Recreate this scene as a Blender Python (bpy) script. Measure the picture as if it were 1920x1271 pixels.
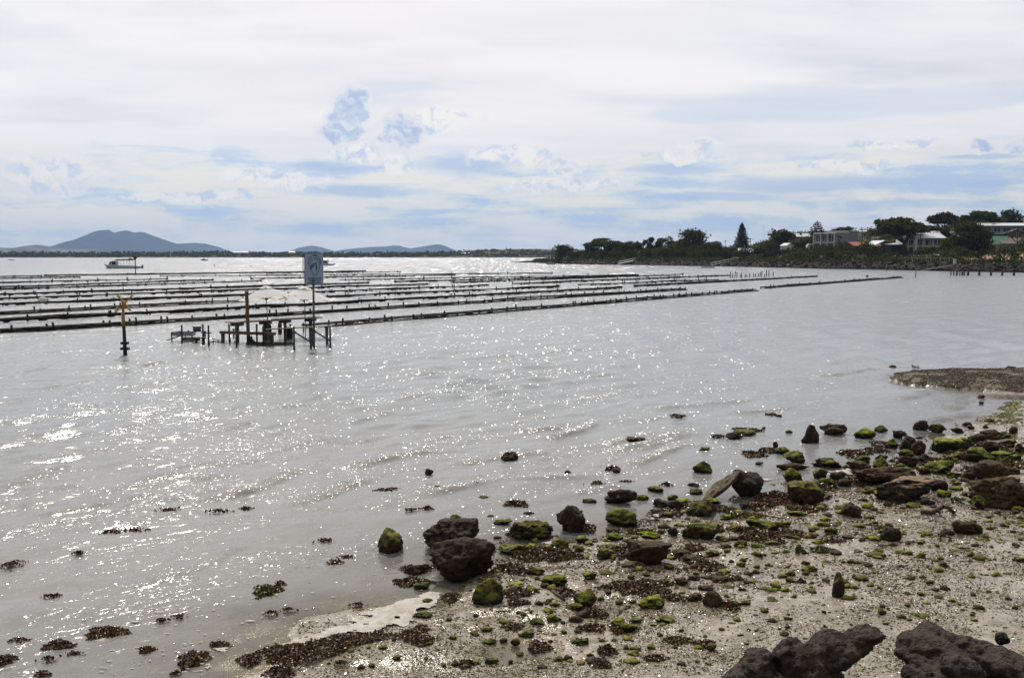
import bpy, bmesh, math, random
import numpy as np
from mathutils import Vector, Matrix, Quaternion, noise as mnoise

scene = bpy.context.scene
for _o in list(bpy.data.objects):
    bpy.data.objects.remove(_o, do_unlink=True)
COL = scene.collection
R = math.radians
rng = np.random.default_rng(7)
random.seed(7)

# ------------------------------------------------------------------ camera
F_PX, CX, CY, HZ, CAM_H = 1900.0, 960.0, 635.5, 478.0, 4.5      # in the photograph's pixels
PITCH = math.atan((CY - HZ) / F_PX)
cam_d = bpy.data.cameras.new('camera')
cam = bpy.data.objects.new('camera', cam_d)
COL.objects.link(cam)
cam.location = (0, 0, CAM_H)
cam.rotation_euler = (math.pi / 2 - PITCH, 0, 0)
cam_d.sensor_width = 36.0
cam_d.lens = 36.0 * F_PX / 1920.0
cam_d.clip_start = 0.1
cam_d.clip_end = 40000
scene.camera = cam
CP, SP = math.cos(PITCH), math.sin(PITCH)

def ray(px, py):
    a, b = (px - CX) / F_PX, (CY - py) / F_PX
    return Vector((a, CP + b * SP, -SP + b * CP))

def at(px, py, z=0.0):
    """where the photograph's pixel meets the level z"""
    r = ray(px, py)
    return Vector((0, 0, CAM_H)) + r * ((z - CAM_H) / r.z)

def far(px, py, d):
    """the point d metres out (along Y) on the photograph's pixel"""
    r = ray(px, py)
    return Vector((0, 0, CAM_H)) + r * (d / r.y)

# ------------------------------------------------------------------ sun, sky, exposure
SUN_EL, SUN_AZ = R(47), R(-13)            # azimuth from +Y towards +X
sun_d = bpy.data.lights.new('sun', 'SUN')
sun_d.energy = 3.4
sun_d.angle = R(0.55)
sun_d.color = (1.0, 0.93, 0.82)
sun = bpy.data.objects.new('sun', sun_d)
COL.objects.link(sun)
SUN_DIR = Vector((math.sin(SUN_AZ) * math.cos(SUN_EL), math.cos(SUN_AZ) * math.cos(SUN_EL), math.sin(SUN_EL)))
sun.rotation_euler = (-SUN_DIR).to_track_quat('-Z', 'Y').to_euler()
sun.location = (-20, 60, 80)

scene.view_settings.view_transform = 'Standard'
scene.view_settings.look = 'None'
scene.view_settings.gamma = 1.0
scene.view_settings.use_curve_mapping = False
scene.view_settings.exposure = 0.0
scene.cycles.use_denoising = True
scene.cycles.max_bounces = 6
scene.cycles.diffuse_bounces = 2
scene.cycles.glossy_bounces = 3
scene.cycles.transmission_bounces = 4
scene.cycles.transparent_max_bounces = 8
scene.cycles.volume_bounces = 0
scene.cycles.sample_clamp_indirect = 6.0
scene.cycles.caustics_reflective = False
scene.cycles.caustics_refractive = False
scene.render.filter_size = 1.1 if hasattr(scene.render, 'filter_size') else 1.5

class NT:
    """short-hand for building a node tree"""
    def __init__(s, tree):
        s.t = tree
        s.n = tree.nodes
    def new(s, kind, **kw):
        n = s.n.new(kind)
        for k, v in kw.items():
            setattr(n, k, v)
        return n
    def put(s, sock, v):
        if isinstance(v, bpy.types.NodeSocket):
            s.t.links.new(v, sock)
        elif v is not None:
            if isinstance(v, (tuple, list)) and sock.type == 'RGBA' and len(v) == 3:
                v = (*v, 1.0)
            sock.default_value = v
    def m(s, op, a, b=None, c=None, clamp=False):
        n = s.n.new('ShaderNodeMath')
        n.operation = op
        n.use_clamp = clamp
        s.put(n.inputs[0], a)
        s.put(n.inputs[1], b)
        s.put(n.inputs[2], c)
        return n.outputs[0]
    def vm(s, op, a, b=None, out=0):
        n = s.n.new('ShaderNodeVectorMath')
        n.operation = op
        s.put(n.inputs[0], a)
        s.put(n.inputs[1], b)
        return n.outputs['Value'] if op in ('LENGTH', 'DOT_PRODUCT', 'DISTANCE') else n.outputs[0]
    def ss(s, x, lo, hi, a=0.0, b=1.0):
        n = s.n.new('ShaderNodeMapRange')
        n.interpolation_type = 'SMOOTHSTEP'
        n.clamp = True
        for i, v in enumerate((x, lo, hi, a, b)):
            s.put(n.inputs[i], v)
        return n.outputs[0]
    def mix(s, f, a, b, blend='MIX'):
        n = s.n.new('ShaderNodeMix')
        n.data_type = 'RGBA'
        n.blend_type = blend
        n.clamp_factor = True
        s.put(n.inputs[0], f)
        s.put(n.inputs[6], a)
        s.put(n.inputs[7], b)
        return n.outputs[2]
    def noise(s, vec, scale, detail=3.0, rough=0.55, dist=0.0, color=False, lac=2.0):
        n = s.n.new('ShaderNodeTexNoise')
        s.put(n.inputs['Vector'], vec)
        n.inputs['Scale'].default_value = scale
        n.inputs['Detail'].default_value = detail
        n.inputs['Roughness'].default_value = rough
        n.inputs['Lacunarity'].default_value = lac
        n.inputs['Distortion'].default_value = dist
        return n.outputs['Color' if color else 'Fac']
    def vor(s, vec, scale, feature='F1', out='Distance', rnd=1.0):
        n = s.n.new('ShaderNodeTexVoronoi')
        n.feature = feature
        s.put(n.inputs['Vector'], vec)
        n.inputs['Scale'].default_value = scale
        n.inputs['Randomness'].default_value = rnd
        return n.outputs[out]
    def comb(s, x, y, z=0.0):
        n = s.n.new('ShaderNodeCombineXYZ')
        s.put(n.inputs[0], x); s.put(n.inputs[1], y); s.put(n.inputs[2], z)
        return n.outputs[0]
    def sep(s, v):
        n = s.n.new('ShaderNodeSeparateXYZ')
        s.put(n.inputs[0], v)
        return n.outputs
    def bump(s, h, strength, dist, normal=None):
        n = s.n.new('ShaderNodeBump')
        n.inputs['Strength'].default_value = strength
        n.inputs['Distance'].default_value = dist
        s.put(n.inputs['Height'], h)
        s.put(n.inputs['Normal'], normal)
        return n.outputs[0]

def build_world():
    w = bpy.data.worlds.new('World')
    scene.world = w
    w.use_nodes = True
    w.node_tree.nodes.clear()
    g = NT(w.node_tree)
    sky = g.new('ShaderNodeTexSky', sky_type='NISHITA')
    sky.sun_disc = False
    sky.sun_elevation = SUN_EL
    sky.sun_rotation = SUN_AZ
    sky.air_density = 1.0
    sky.dust_density = 1.0
    sky.ozone_density = 1.0
    d = g.new('ShaderNodeTexCoord').outputs['Generated']
    d = g.vm('NORMALIZE', d)
    x, y, z = g.sep(d)
    zc = g.m('MAXIMUM', z, 0.0)
    az = g.m('ARCTAN2', x, y)
    el = g.m('ARCSINE', z)
    # how near the sun a piece of cloud is: thin cloud glows towards it and is grey away from it
    cs = g.vm('DOT_PRODUCT', d, tuple(SUN_DIR))
    glow = g.ss(cs, -0.35, 0.85, 0.30, 1.0)
    # level cloud sheet seen in perspective
    k = g.m('DIVIDE', 1.0, g.m('ADD', zc, 0.10))
    plane = g.comb(g.m('MULTIPLY', x, k), g.m('MULTIPLY', y, k))
    veil_n = g.noise(plane, 0.75, 4.0, 0.5, 0.4)
    veil_s = g.noise(g.vm('MULTIPLY', plane, (0.55, 1.7, 1.0)), 1.3, 4.0, 0.5, 0.25)
    veil = g.m('ADD', g.m('MULTIPLY', veil_n, 0.55), g.m('MULTIPLY', veil_s, 0.45))
    # photo-space helper: azimuth / elevation with a little turbulence
    ae = g.comb(az, el)
    wv = g.noise(ae, 26.0, 5.0, 0.62, color=True)
    wv = g.vm('SUBTRACT', wv, (0.5, 0.5, 0.5))
    wv2 = g.noise(g.vm('MULTIPLY', ae, (1.0, 4.0, 1.0)), 7.0, 4.0, 0.6, color=True)
    wv2 = g.vm('SUBTRACT', wv2, (0.5, 0.5, 0.5))
    ae_c = g.vm('ADD', ae, g.vm('ADD', g.vm('MULTIPLY', wv, (0.036, 0.030, 0.0)), g.vm('MULTIPLY', g.vm('SUBTRACT', g.noise(ae, 95.0, 4.0, 0.6, color=True), (0.5, 0.5, 0.5)), (0.008, 0.007, 0.0))))      # puffy edges
    ae_s = g.vm('ADD', ae, g.vm('MULTIPLY', wv2, (0.10, 0.016, 0.0)))      # streaky edges

    def aepos(px, py):
        r = ray(px, py)
        return (math.atan2(r.x, r.y), math.asin(r.z / r.length))

    def blob(vec, px, py, rx, ry, lo=1.15, hi=0.35):
        a, e = aepos(px, py)
        q = g.vm('SUBTRACT', vec, (a, e, 0.0))
        q = g.vm('MULTIPLY', q, (F_PX / rx, F_PX / ry, 0.0))
        return g.ss(g.vm('LENGTH', q), lo, hi)

    def union(lst):
        o = lst[0]
        for b in lst[1:]:
            o = g.m('MAXIMUM', o, b)
        return o

    S = 10.0           # the Background below runs at 0.1
    def C(r, gg, b):
        def lin(v):
            v /= 255.0
            return v / 12.92 if v <= 0.04045 else ((v + 0.055) / 1.055) ** 2.4
        return (lin(r) * S, lin(gg) * S, lin(b) * S)

    clear = g.mix(0.62, sky.outputs[0], C(203, 222, 245))
    # the upper veil
    veil_col = g.mix(g.ss(veil, 0.35, 0.62), C(233, 234, 240), C(255, 253, 253))
    warm = g.ss(g.m('ABSOLUTE', g.m('ADD', az, 0.10)), 0.42, 0.0)
    veil_col = g.mix(g.m('MULTIPLY', warm, 0.45), veil_col, C(255, 249, 246))
    cover = g.m('MULTIPLY', g.ss(veil, 0.28, 0.46), g.ss(el, 0.035, 0.125))
    gap = union([blob(ae_s, 1520, 195, 330, 34), blob(ae_s, 1830, 180, 190, 26), blob(ae_s, 1850, 372, 170, 16), blob(ae_s, 1330, 215, 150, 16)])
    cover = g.m('MULTIPLY', cover, g.m('SUBTRACT', 1.0, g.m('MULTIPLY', gap, 0.62)))
    cover = g.m('MAXIMUM', cover, g.m('MULTIPLY', g.ss(el, 0.03, 0.16), 0.66))
    col = g.mix(cover, clear, veil_col)
    # soft grey streaks in the veil
    st = g.noise(g.vm('MULTIPLY', ae_s, (1.0, 6.0, 1.0)), 3.2, 4.0, 0.5)
    col = g.mix(g.m('MULTIPLY', g.ss(st, 0.50, 0.72), 0.30), col, C(208, 214, 230))
    # the low cloud bank: level streaks of cream over pale blue
    lowb = g.m('MULTIPLY', g.ss(g.m('ADD', el, g.m('MULTIPLY', g.sep(wv2)[0], 0.06)), 0.112, 0.078), g.ss(el, 0.002, 0.012, 0.35, 1.0))
    s1 = g.noise(g.vm('MULTIPLY', ae_s, (1.0, 9.0, 1.0)), 6.0, 6.0, 0.58)
    s2 = g.noise(g.vm('MULTIPLY', ae_c, (1.0, 3.2, 1.0)), 14.0, 6.0, 0.62)
    streak = g.m('ADD', g.m('MULTIPLY', s1, 0.62), g.m('MULTIPLY', s2, 0.38))
    col = g.mix(g.m('MULTIPLY', g.ss(streak, 0.44, 0.56), g.m('MULTIPLY', lowb, 0.95)), col, C(252, 248, 238))
    col = g.mix(g.m('MULTIPLY', g.ss(streak, 0.485, 0.40), g.m('MULTIPLY', lowb, 0.90)), col, C(190, 213, 243))
    # shaded level cloud bases
    base = union([blob(ae_s, 872, 312, 105, 24), blob(ae_s, 650, 358, 130, 16), blob(ae_s, 1510, 345, 230, 20),
                  blob(ae_s, 1270, 316, 120, 12), blob(ae_s, 630, 312, 90, 14), blob(ae_s, 1350, 368, 190, 12),
                  blob(ae_s, 1850, 298, 80, 7), blob(ae_s, 1870, 345, 110, 7)])
    col = g.mix(g.m('MULTIPLY', base, 0.75), col, C(184, 205, 239))
    # relief: a lump is bright on the side that looks up towards the light
    def relief(scale, off):
        return g.m('SUBTRACT', g.noise(ae_c, scale, 5.0, 0.6), g.noise(g.vm('ADD', ae_c, (off * 0.35, off, 0.0)), scale, 5.0, 0.6))
    rel = g.m('ADD', g.m('MULTIPLY', relief(30.0, 0.010), 0.65), g.m('MULTIPLY', relief(70.0, 0.005), 0.55))
    # white tops of the bank
    tops = union([blob(ae_c, 960, 290, 95, 26), blob(ae_c, 1290, 292, 95, 12), blob(ae_c, 1580, 312, 110, 14),
                  blob(ae_c, 520, 335, 120, 22), blob(ae_c, 660, 287, 62, 20), blob(ae_c, 820, 222, 90, 26),
                  blob(ae_c, 1660, 268, 90, 9), blob(ae_c, 745, 303, 42, 26), blob(ae_c, 350, 372, 160, 14),
                  blob(ae_c, 1060, 345, 130, 16)])
    tn = g.noise(ae, 60.0, 6.0, 0.68)
    tops = g.m('ADD', tops, g.m('MULTIPLY', g.m('MULTIPLY', g.m('SUBTRACT', tn, 0.5), 2.4), g.ss(tops, 0.0, 0.2)))
    col = g.mix(g.m('MULTIPLY', g.ss(tops, 0.08, 0.85), 0.9), col, g.mix(g.ss(rel, -0.11, 0.04), C(208, 222, 243), C(255, 253, 248)))
    # cumulus heads: blue-grey bodies with bright rims
    cu = union([blob(ae_c, 662, 190, 34, 30, 1.35, 0.25), blob(ae_c, 655, 218, 44, 30, 1.35, 0.25), blob(ae_c, 640, 243, 50, 26, 1.35, 0.25),
                blob(ae_c, 752, 243, 44, 34, 1.35, 0.25), blob(ae_c, 718, 262, 24, 12, 1.35, 0.25),
                blob(ae_c, 100, 325, 90, 34, 1.4, 0.2), blob(ae_c, 1062, 309, 36, 20, 1.35, 0.25),
                blob(ae_c, 1302, 280, 52, 18, 1.35, 0.25), blob(ae_c, 1830, 270, 22, 16, 1.4, 0.2), blob(ae_c, 1905, 270, 34, 14, 1.4, 0.2)])
    cn = g.noise(ae_c, 48.0, 6.0, 0.62)
    en = g.noise(ae, 58.0, 6.0, 0.66)
    cu = g.m('MULTIPLY', cu, g.ss(cu, 0.0, 0.15))
    cu = g.m('ADD', cu, g.m('MULTIPLY', g.m('MULTIPLY', g.m('SUBTRACT', en, 0.46), 0.75), g.ss(cu, 0.0, 0.25)))
    body = g.mix(g.m('MULTIPLY', g.ss(rel, -0.10, 0.15), 0.85), C(186, 203, 234), C(244, 245, 249))
    bodyw = g.mix(g.ss(rel, -0.10, 0.06), C(214, 226, 242), C(249, 247, 243))
    whitish = union([blob(ae, 1302, 280, 80, 40), blob(ae, 1062, 309, 60, 40), blob(ae, 100, 325, 140, 60)])
    body = g.mix(whitish, body, bodyw)
    rim = g.m('MULTIPLY', g.ss(cu, 0.12, 0.36), g.ss(cu, 0.80, 0.42))
    col = g.mix(g.m('MULTIPLY', g.ss(cu, 0.08, 0.66), 0.96), col, body)
    col = g.mix(g.m('MULTIPLY', rim, 0.6), col, C(250, 248, 246))
    # pale blue air low down
    col = g.mix(g.ss(el, 0.034, 0.0, 0.0, 0.7), col, C(243, 242, 243))
    lit = g.vm('MULTIPLY', col, g.comb(glow, glow, glow))
    # towards the ground the world goes on in the horizon's colour, a little darker
    lit = g.mix(g.ss(z, 0.0, -0.12), lit, C(150, 160, 170))
    bg = g.new('ShaderNodeBackground')
    g.put(bg.inputs[0], lit)
    bg.inputs[1].default_value = 0.1
    out = g.new('ShaderNodeOutputWorld')
    g.t.links.new(bg.outputs[0], out.inputs[0])
    w.cycles.sampling_method = 'MANUAL'
    w.cycles.sample_map_resolution = 1024
build_world()

# ------------------------------------------------------------------ helpers
def mesh_np(name, verts, faces, mat=None, smooth=True):
    """verts (n,3), faces (m,k) numpy, or a list of such arrays with different k"""
    me = bpy.data.meshes.new(name)
    fl = faces if isinstance(faces, list) else [faces]
    fl = [f for f in fl if len(f)]
    verts = np.ascontiguousarray(verts, dtype=np.float32)
    me.vertices.add(len(verts))
    me.vertices.foreach_set('co', verts.ravel())
    nl = sum(f.size for f in fl)
    npoly = sum(len(f) for f in fl)
    me.loops.add(nl)
    me.polygons.add(npoly)
    me.loops.foreach_set('vertex_index', np.concatenate([f.ravel() for f in fl]).astype(np.int32))
    tot = np.concatenate([np.full(len(f), f.shape[1]) for f in fl]).astype(np.int32)
    start = np.concatenate([[0], np.cumsum(tot)[:-1]]).astype(np.int32)
    me.polygons.foreach_set('loop_start', start)
    me.polygons.foreach_set('loop_total', tot)
    me.polygons.foreach_set('use_smooth', np.full(npoly, bool(smooth)))
    me.update(calc_edges=True)
    if mat:
        me.materials.append(mat)
    return me

def link(name, me, parent=None, loc=None, rot=None, scale=None):
    o = bpy.data.objects.new(name, me)
    COL.objects.link(o)
    if parent is not None:
        o.parent = parent
    if loc is not None:
        o.location = loc
    if rot is not None:
        o.rotation_euler = rot
    if scale is not None:
        o.scale = scale
    return o

def tag(o, label=None, cat=None, group=None, kind=None):
    if label: o['label'] = label
    if cat: o['category'] = cat
    if group: o['group'] = group
    if kind: o['kind'] = kind
    return o

def thing(name, label, cat, loc=(0, 0, 0), rotz=0.0, group=None):
    o = link(name, None, None, loc, (0, 0, rotz))
    o.empty_display_size = 0.2
    return tag(o, label, cat, group)

class MB:
    """collects boxes, bars, tubes and plates into one mesh"""
    def __init__(s):
        s.v, s.q, s.t = [], [], []
        s.n = 0
    def add(s, v, quads=(), tris=()):
        v = np.asarray(v, float)
        s.v.append(v)
        if len(quads): s.q.append(np.asarray(quads, int) + s.n)
        if len(tris): s.t.append(np.asarray(tris, int) + s.n)
        s.n += len(v)
        return s
    def box(s, c, size, rot=None):
        hx, hy, hz = [q / 2 for q in size]
        v = np.array([[-hx, -hy, -hz], [hx, -hy, -hz], [hx, hy, -hz], [-hx, hy, -hz], [-hx, -hy, hz], [hx, -hy, hz], [hx, hy, hz], [-hx, hy, hz]])
        if rot is not None:
            v = v @ np.array(rot.to_3x3() if hasattr(rot, 'to_3x3') else rot).T
        return s.add(v + np.array(c), [[0, 3, 2, 1], [4, 5, 6, 7], [0, 1, 5, 4], [1, 2, 6, 5], [2, 3, 7, 6], [3, 0, 4, 7]])
    def tube(s, p, q, r0, r1=None, n=8, caps=True):
        p, q = Vector(p), Vector(q)
        r1 = r0 if r1 is None else r1
        ax = (q - p).normalized()
        u = ax.orthogonal().normalized(); w = ax.cross(u)
        a = [2 * math.pi * i / n for i in range(n)]
        v = [p + (u * math.cos(t) + w * math.sin(t)) * r0 for t in a] + [q + (u * math.cos(t) + w * math.sin(t)) * r1 for t in a]
        quads = [[i, (i + 1) % n, n + (i + 1) % n, n + i] for i in range(n)]
        tris = []
        if caps:
            v += [p, q]
            for i in range(n):
                tris += [[2 * n, (i + 1) % n, i], [2 * n + 1, n + i, n + (i + 1) % n]]
        return s.add([tuple(x) for x in v], quads, tris)
    def bar(s, p, q, w, h, up=(0, 0, 1)):
        """a square-section bar from p to q, w wide and h high"""
        p, q = Vector(p), Vector(q)
        ax = (q - p).normalized()
        side = ax.cross(Vector(up))
        side = side.normalized() if side.length > 1e-4 else ax.orthogonal().normalized()
        upv = side.cross(ax)
        v = []
        for e in (p, q):
            for a, b in ((-1, -1), (1, -1), (1, 1), (-1, 1)):
                v.append(tuple(e + side * (a * w / 2) + upv * (b * h / 2)))
        return s.add(v, [[0, 1, 2, 3], [7, 6, 5, 4], [0, 4, 5, 1], [1, 5, 6, 2], [2, 6, 7, 3], [3, 7, 4, 0]])
    def quad(s, a, b, c, d):
        return s.add([a, b, c, d], [[0, 1, 2, 3]])
    def mesh(s, name, mat, smooth=False):
        f = []
        if s.q: f.append(np.concatenate(s.q))
        if s.t: f.append(np.concatenate(s.t))
        return mesh_np(name, np.concatenate(s.v), f, mat, smooth)
    def obj(s, name, mat, parent=None, smooth=False, loc=None):
        return link(name, s.mesh(name, mat, smooth), parent, loc)

def fbm(p, octaves=4, H=0.9, lac=2.0):
    return mnoise.fractal(p, H, lac, octaves)

class VN:
    """vectorised 2-D / 3-D value noise"""
    def __init__(s, seed):
        s.tab = np.random.default_rng(seed).random(65536).astype(np.float32)
    def _h(s, i, j, k):
        return s.tab[(i * 73856093 ^ j * 19349663 ^ k * 83492791) & 65535]
    def __call__(s, x, y, z=None):
        if z is None:
            z = np.zeros_like(x)
        xi, yi, zi = np.floor(x).astype(np.int64), np.floor(y).astype(np.int64), np.floor(z).astype(np.int64)
        fx, fy, fz = x - xi, y - yi, z - zi
        fx = fx * fx * (3 - 2 * fx); fy = fy * fy * (3 - 2 * fy); fz = fz * fz * (3 - 2 * fz)
        o = 0
        for a in (0, 1):
            for b in (0, 1):
                for c in (0, 1):
                    wgt = (fx if a else 1 - fx) * (fy if b else 1 - fy) * (fz if c else 1 - fz)
                    o = o + wgt * s._h(xi + a, yi + b, zi + c)
        return o * 2 - 1
    def fbm(s, x, y, z=None, o=4, g=0.5):
        r, a, f, t = 0, 1.0, 1.0, 0
        for i in range(o):
            r = r + a * s(x * f + 17.3 * i, y * f - 9.1 * i, None if z is None else z * f + 3.7 * i)
            t += a; a *= g; f *= 2.03
        return r / t
N1, N2, N3 = VN(11), VN(12), VN(13)

def sstep(x, a, b):
    t = np.clip((x - a) / (b - a), 0, 1)
    return t * t * (3 - 2 * t)

def mat_new(name):
    m = bpy.data.materials.new(name)
    m.use_nodes = True
    m.node_tree.nodes.clear()
    g = NT(m.node_tree)
    out = g.new('ShaderNodeOutputMaterial')
    return m, g, out

def principled(g, out, color, rough=0.7, normal=None, spec=0.5, metal=0.0, ior=1.45):
    p = g.new('ShaderNodeBsdfPrincipled')
    g.put(p.inputs['Base Color'], color)
    g.put(p.inputs['Roughness'], rough)
    g.put(p.inputs['Metallic'], metal)
    p.inputs['IOR'].default_value = ior
    g.put(p.inputs['Specular IOR Level'], spec)
    if normal is not None:
        g.put(p.inputs['Normal'], normal)
    if out is not None:
        g.t.links.new(p.outputs[0], out.inputs[0])
    return p

def simple(name, color, rough=0.7, var=0.25, scale=6.0, bump=0.0, spec=0.4, metal=0.0, bscale=None):
    """a plain coat with uneven tone and a little relief"""
    m, g, out = mat_new(name)
    pos = g.new('ShaderNodeTexCoord').outputs['Object']
    n = g.noise(pos, scale, 5.0, 0.6)
    c = g.mix(g.ss(n, 0.3, 0.7), tuple(max(0, q * (1 - var)) for q in color), tuple(q * (1 + var) for q in color))
    nb = g.bump(g.noise(pos, bscale or scale * 5, 4.0, 0.6), bump, 0.02) if bump else None
    principled(g, out, c, rough, nb, spec, metal)
    return m
# ------------------------------------------------------------------ shore, mud flat, sea bed
def poly_world(pts, z=0.0):
    return np.array([[at(x, y, z).x, at(x, y, z).y] for x, y in pts])

BEACH = poly_world([(300, 1420), (452, 1243), (590, 1200), (735, 1150), (825, 1110), (905, 1068), (965, 1050), (1060, 1032), (1200, 1008),
                    (1290, 988), (1390, 962), (1500, 936), (1600, 902), (1700, 868), (1790, 832), (1850, 795), (1880, 765), (1905, 748),
                    (1960, 738), (2300, 733)])
BEACH = np.concatenate([BEACH, [[40, 20], [40, 1.0], [-8, 1.0]]])
BAR = poly_world([(1672, 712), (1690, 704), (1780, 701), (1920, 699), (2300, 694), (2300, 741), (1990, 741), (1905, 739), (1820, 733), (1740, 727), (1690, 721)])

def sdist(poly, x, y):
    """signed distance to a polygon, positive inside"""
    sh = x.shape
    x, y = x.ravel(), y.ravel()
    best = np.full(x.shape, 1e9)
    ins = np.zeros(x.shape, bool)
    n = len(poly)
    for i in range(n):
        ax, ay = poly[i]; bx, by = poly[(i + 1) % n]
        dx, dy = bx - ax, by - ay
        t = np.clip(((x - ax) * dx + (y - ay) * dy) / (dx * dx + dy * dy + 1e-12), 0, 1)
        best = np.minimum(best, np.hypot(x - ax - t * dx, y - ay - t * dy))
        c = ((ay > y) != (by > y)) & (x < (bx - ax) * (y - ay) / (by - ay + 1e-12) + ax)
        ins ^= c
    return np.where(ins, best, -best).reshape(sh)

def ground_h(x, y):
    x = np.asarray(x, float); y = np.asarray(y, float)
    near = (np.abs(x) < 60) & (y < 80) & (y > -20)
    h = np.full(x.shape, -1.6)
    if near.any():
        xn, yn = x[near], y[near]
        sd = sdist(BEACH, xn, yn) + N1.fbm(xn * 0.9, yn * 0.9, o=3) * 0.55
        b = np.where(sd > 0, np.minimum(0.012 + 0.014 * sd, 0.080), np.maximum(sd * 0.055, -1.6))
        b = np.where(sd > 0, b * sstep(sd, 0.0, 0.4), b)
        b = b + sstep(sd, -2.5, 0.5) * (N2.fbm(xn * 0.8, yn * 0.8, o=3) * 0.085 + N3.fbm(xn * 4.0, yn * 4.0, o=3) * 0.016)
        sb = sdist(BAR, xn, yn) + N1.fbm(xn * 1.3 + 40, yn * 1.3, o=2) * 0.25
        bar = np.where(sb > 0, 0.10 + 0.17 * sstep(sb, 0.0, 0.7) + N3.fbm(xn * 5, yn * 5, o=2) * 0.02, sb * 0.30)
        b = np.maximum(b, bar)
        bl = 2.9 * sstep(yn, 8.2, 2.0)
        b = b + bl
        h[near] = b
    back = (~near) & (y < 3)
    h = np.where(back, 2.9, h)
    return h

def gh(x, y):
    return float(ground_h(np.array([x]), np.array([y]))[0])

def polar(rings, angles):
    rr, aa = np.meshgrid(rings, angles, indexing='ij')
    x, y = rr * np.sin(aa), rr * np.cos(aa)
    nr, na = rr.shape
    i = np.arange(nr - 1)[:, None] * na + np.arange(na - 1)[None, :]
    f = np.stack([i, i + 1, i + na + 1, i + na], -1).reshape(-1, 4)
    return x, y, f

def ring_px(y0, y1, step):
    ys = np.arange(y0, y1, step)[::-1]
    ang = np.arctan((ys - CY) / F_PX) + PITCH
    return CAM_H / np.tan(ang)

def angles(step, lim=0.56):
    a = np.arange(-lim, lim, step)
    return np.concatenate([np.linspace(-math.pi, -lim - 0.02, 24), a, np.linspace(lim + 0.02, math.pi, 24)])

# wet mud with shell grit
def mat_ground():
    m, g, out = mat_new('wet_mud')
    pos = g.new('ShaderNodeNewGeometry').outputs['Position']
    n1 = g.noise(pos, 0.9, 4.0, 0.6)
    n2 = g.noise(pos, 7.0, 5.0, 0.65)
    n3 = g.noise(pos, 38.0, 4.0, 0.6)
    v = g.vor(pos, 55.0)
    c = g.mix(g.ss(n2, 0.32, 0.68), (0.18, 0.150, 0.115), (0.36, 0.305, 0.24))
    c = g.mix(g.m('MULTIPLY', g.ss(n1, 0.50, 0.66), 0.55), c, (0.115, 0.10, 0.052))       # silty olive film
    c = g.mix(g.m('MULTIPLY', g.ss(n3, 0.56, 0.70), 0.75), c, (0.055, 0.048, 0.032))
    c = g.mix(g.m('MULTIPLY', g.ss(v, 0.16, 0.05), 0.75), c, (0.46, 0.42, 0.35))
    al = g.noise(pos, 3.2, 4.0, 0.7)
    c = g.mix(g.m('MULTIPLY', g.ss(al, 0.60, 0.72), 0.55), c, (0.095, 0.10, 0.018))
    flat = g.comb(g.sep(pos)[0], g.sep(pos)[1])
    wet = g.ss(g.noise(pos, 1.25, 4.0, 0.6), 0.44, 0.58)          # 1 on the drier, gritty parts; 0 where a film of water lies
    rel = g.m('MULTIPLY', g.m('ADD', g.m('MULTIPLY', n3, 0.6), g.m('MULTIPLY', g.vor(pos, 34.0), 0.6)), g.m('ADD', 0.05, g.m('MULTIPLY', wet, 0.42)))
    nb = g.bump(rel, 0.9, 0.018)
    # wet chips lying at all angles: some of them flash
    v = g.new('ShaderNodeTexVoronoi')
    g.put(v.inputs['Vector'], g.vm('MULTIPLY', flat, (1.0, 0.8, 0.0)))
    v.inputs['Scale'].default_value = 52.0
    cc = g.sep(v.outputs['Color'])
    k = g.m('MULTIPLY', g.m('LESS_THAN', cc[2], 0.30), g.m('LESS_THAN', v.outputs['Distance'], 0.42))
    t = g.comb(g.m('MULTIPLY', k, g.m('MULTIPLY', g.m('SUBTRACT', cc[0], 0.5), 0.9)), g.m('MULTIPLY', k, g.m('ADD', g.m('MULTIPLY', g.m('SUBTRACT', cc[1], 0.5), 0.8), -0.22)))
    nf = g.vm('NORMALIZE', g.vm('ADD', nb, t))
    ro = g.m('ADD', 0.10, g.m('MULTIPLY', wet, 0.10))
    principled(g, out, c, ro, nf, 0.6, ior=1.42)
    return m

def mat_bar():
    m, g, out = mat_new('shingle')
    pos = g.new('ShaderNodeNewGeometry').outputs['Position']
    v = g.vor(pos, 16.0, out='Color')
    vd = g.vor(pos, 16.0)
    n = g.noise(pos, 0.5, 4.0, 0.6)
    tone = g.sep(v)[0]
    c = g.mix(tone, (0.04, 0.029, 0.018), (0.17, 0.12, 0.07))
    c = g.mix(g.ss(n, 0.35, 0.65), c, g.mix(tone, (0.045, 0.036, 0.018), (0.15, 0.118, 0.06)))
    principled(g, out, c, 0.6, g.bump(vd, 1.0, 0.05), 0.4)
    return m

M_MUD = mat_ground()
gx, gy, gf = polar(np.concatenate([[0.5, 2, 4, 6, 7.5, 8.5, 9.2], ring_px(560, 1330, 2.6)[:], [140, 220, 400, 900, 2000, 4000, 6000]]), angles(0.0021))
gz = ground_h(gx, gy)
gm = mesh_np('mud_flat', np.stack([gx.ravel(), gy.ravel(), gz.ravel()], 1), gf, M_MUD)
gm.materials.append(mat_bar())
_fc = gf[:, 0]
_on = sdist(BAR, gx.ravel()[_fc], gy.ravel()[_fc]) > -0.12
gm.polygons.foreach_set('material_index', _on.astype(np.int32))
ground = tag(link('mud_flat', gm), kind='structure')

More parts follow.
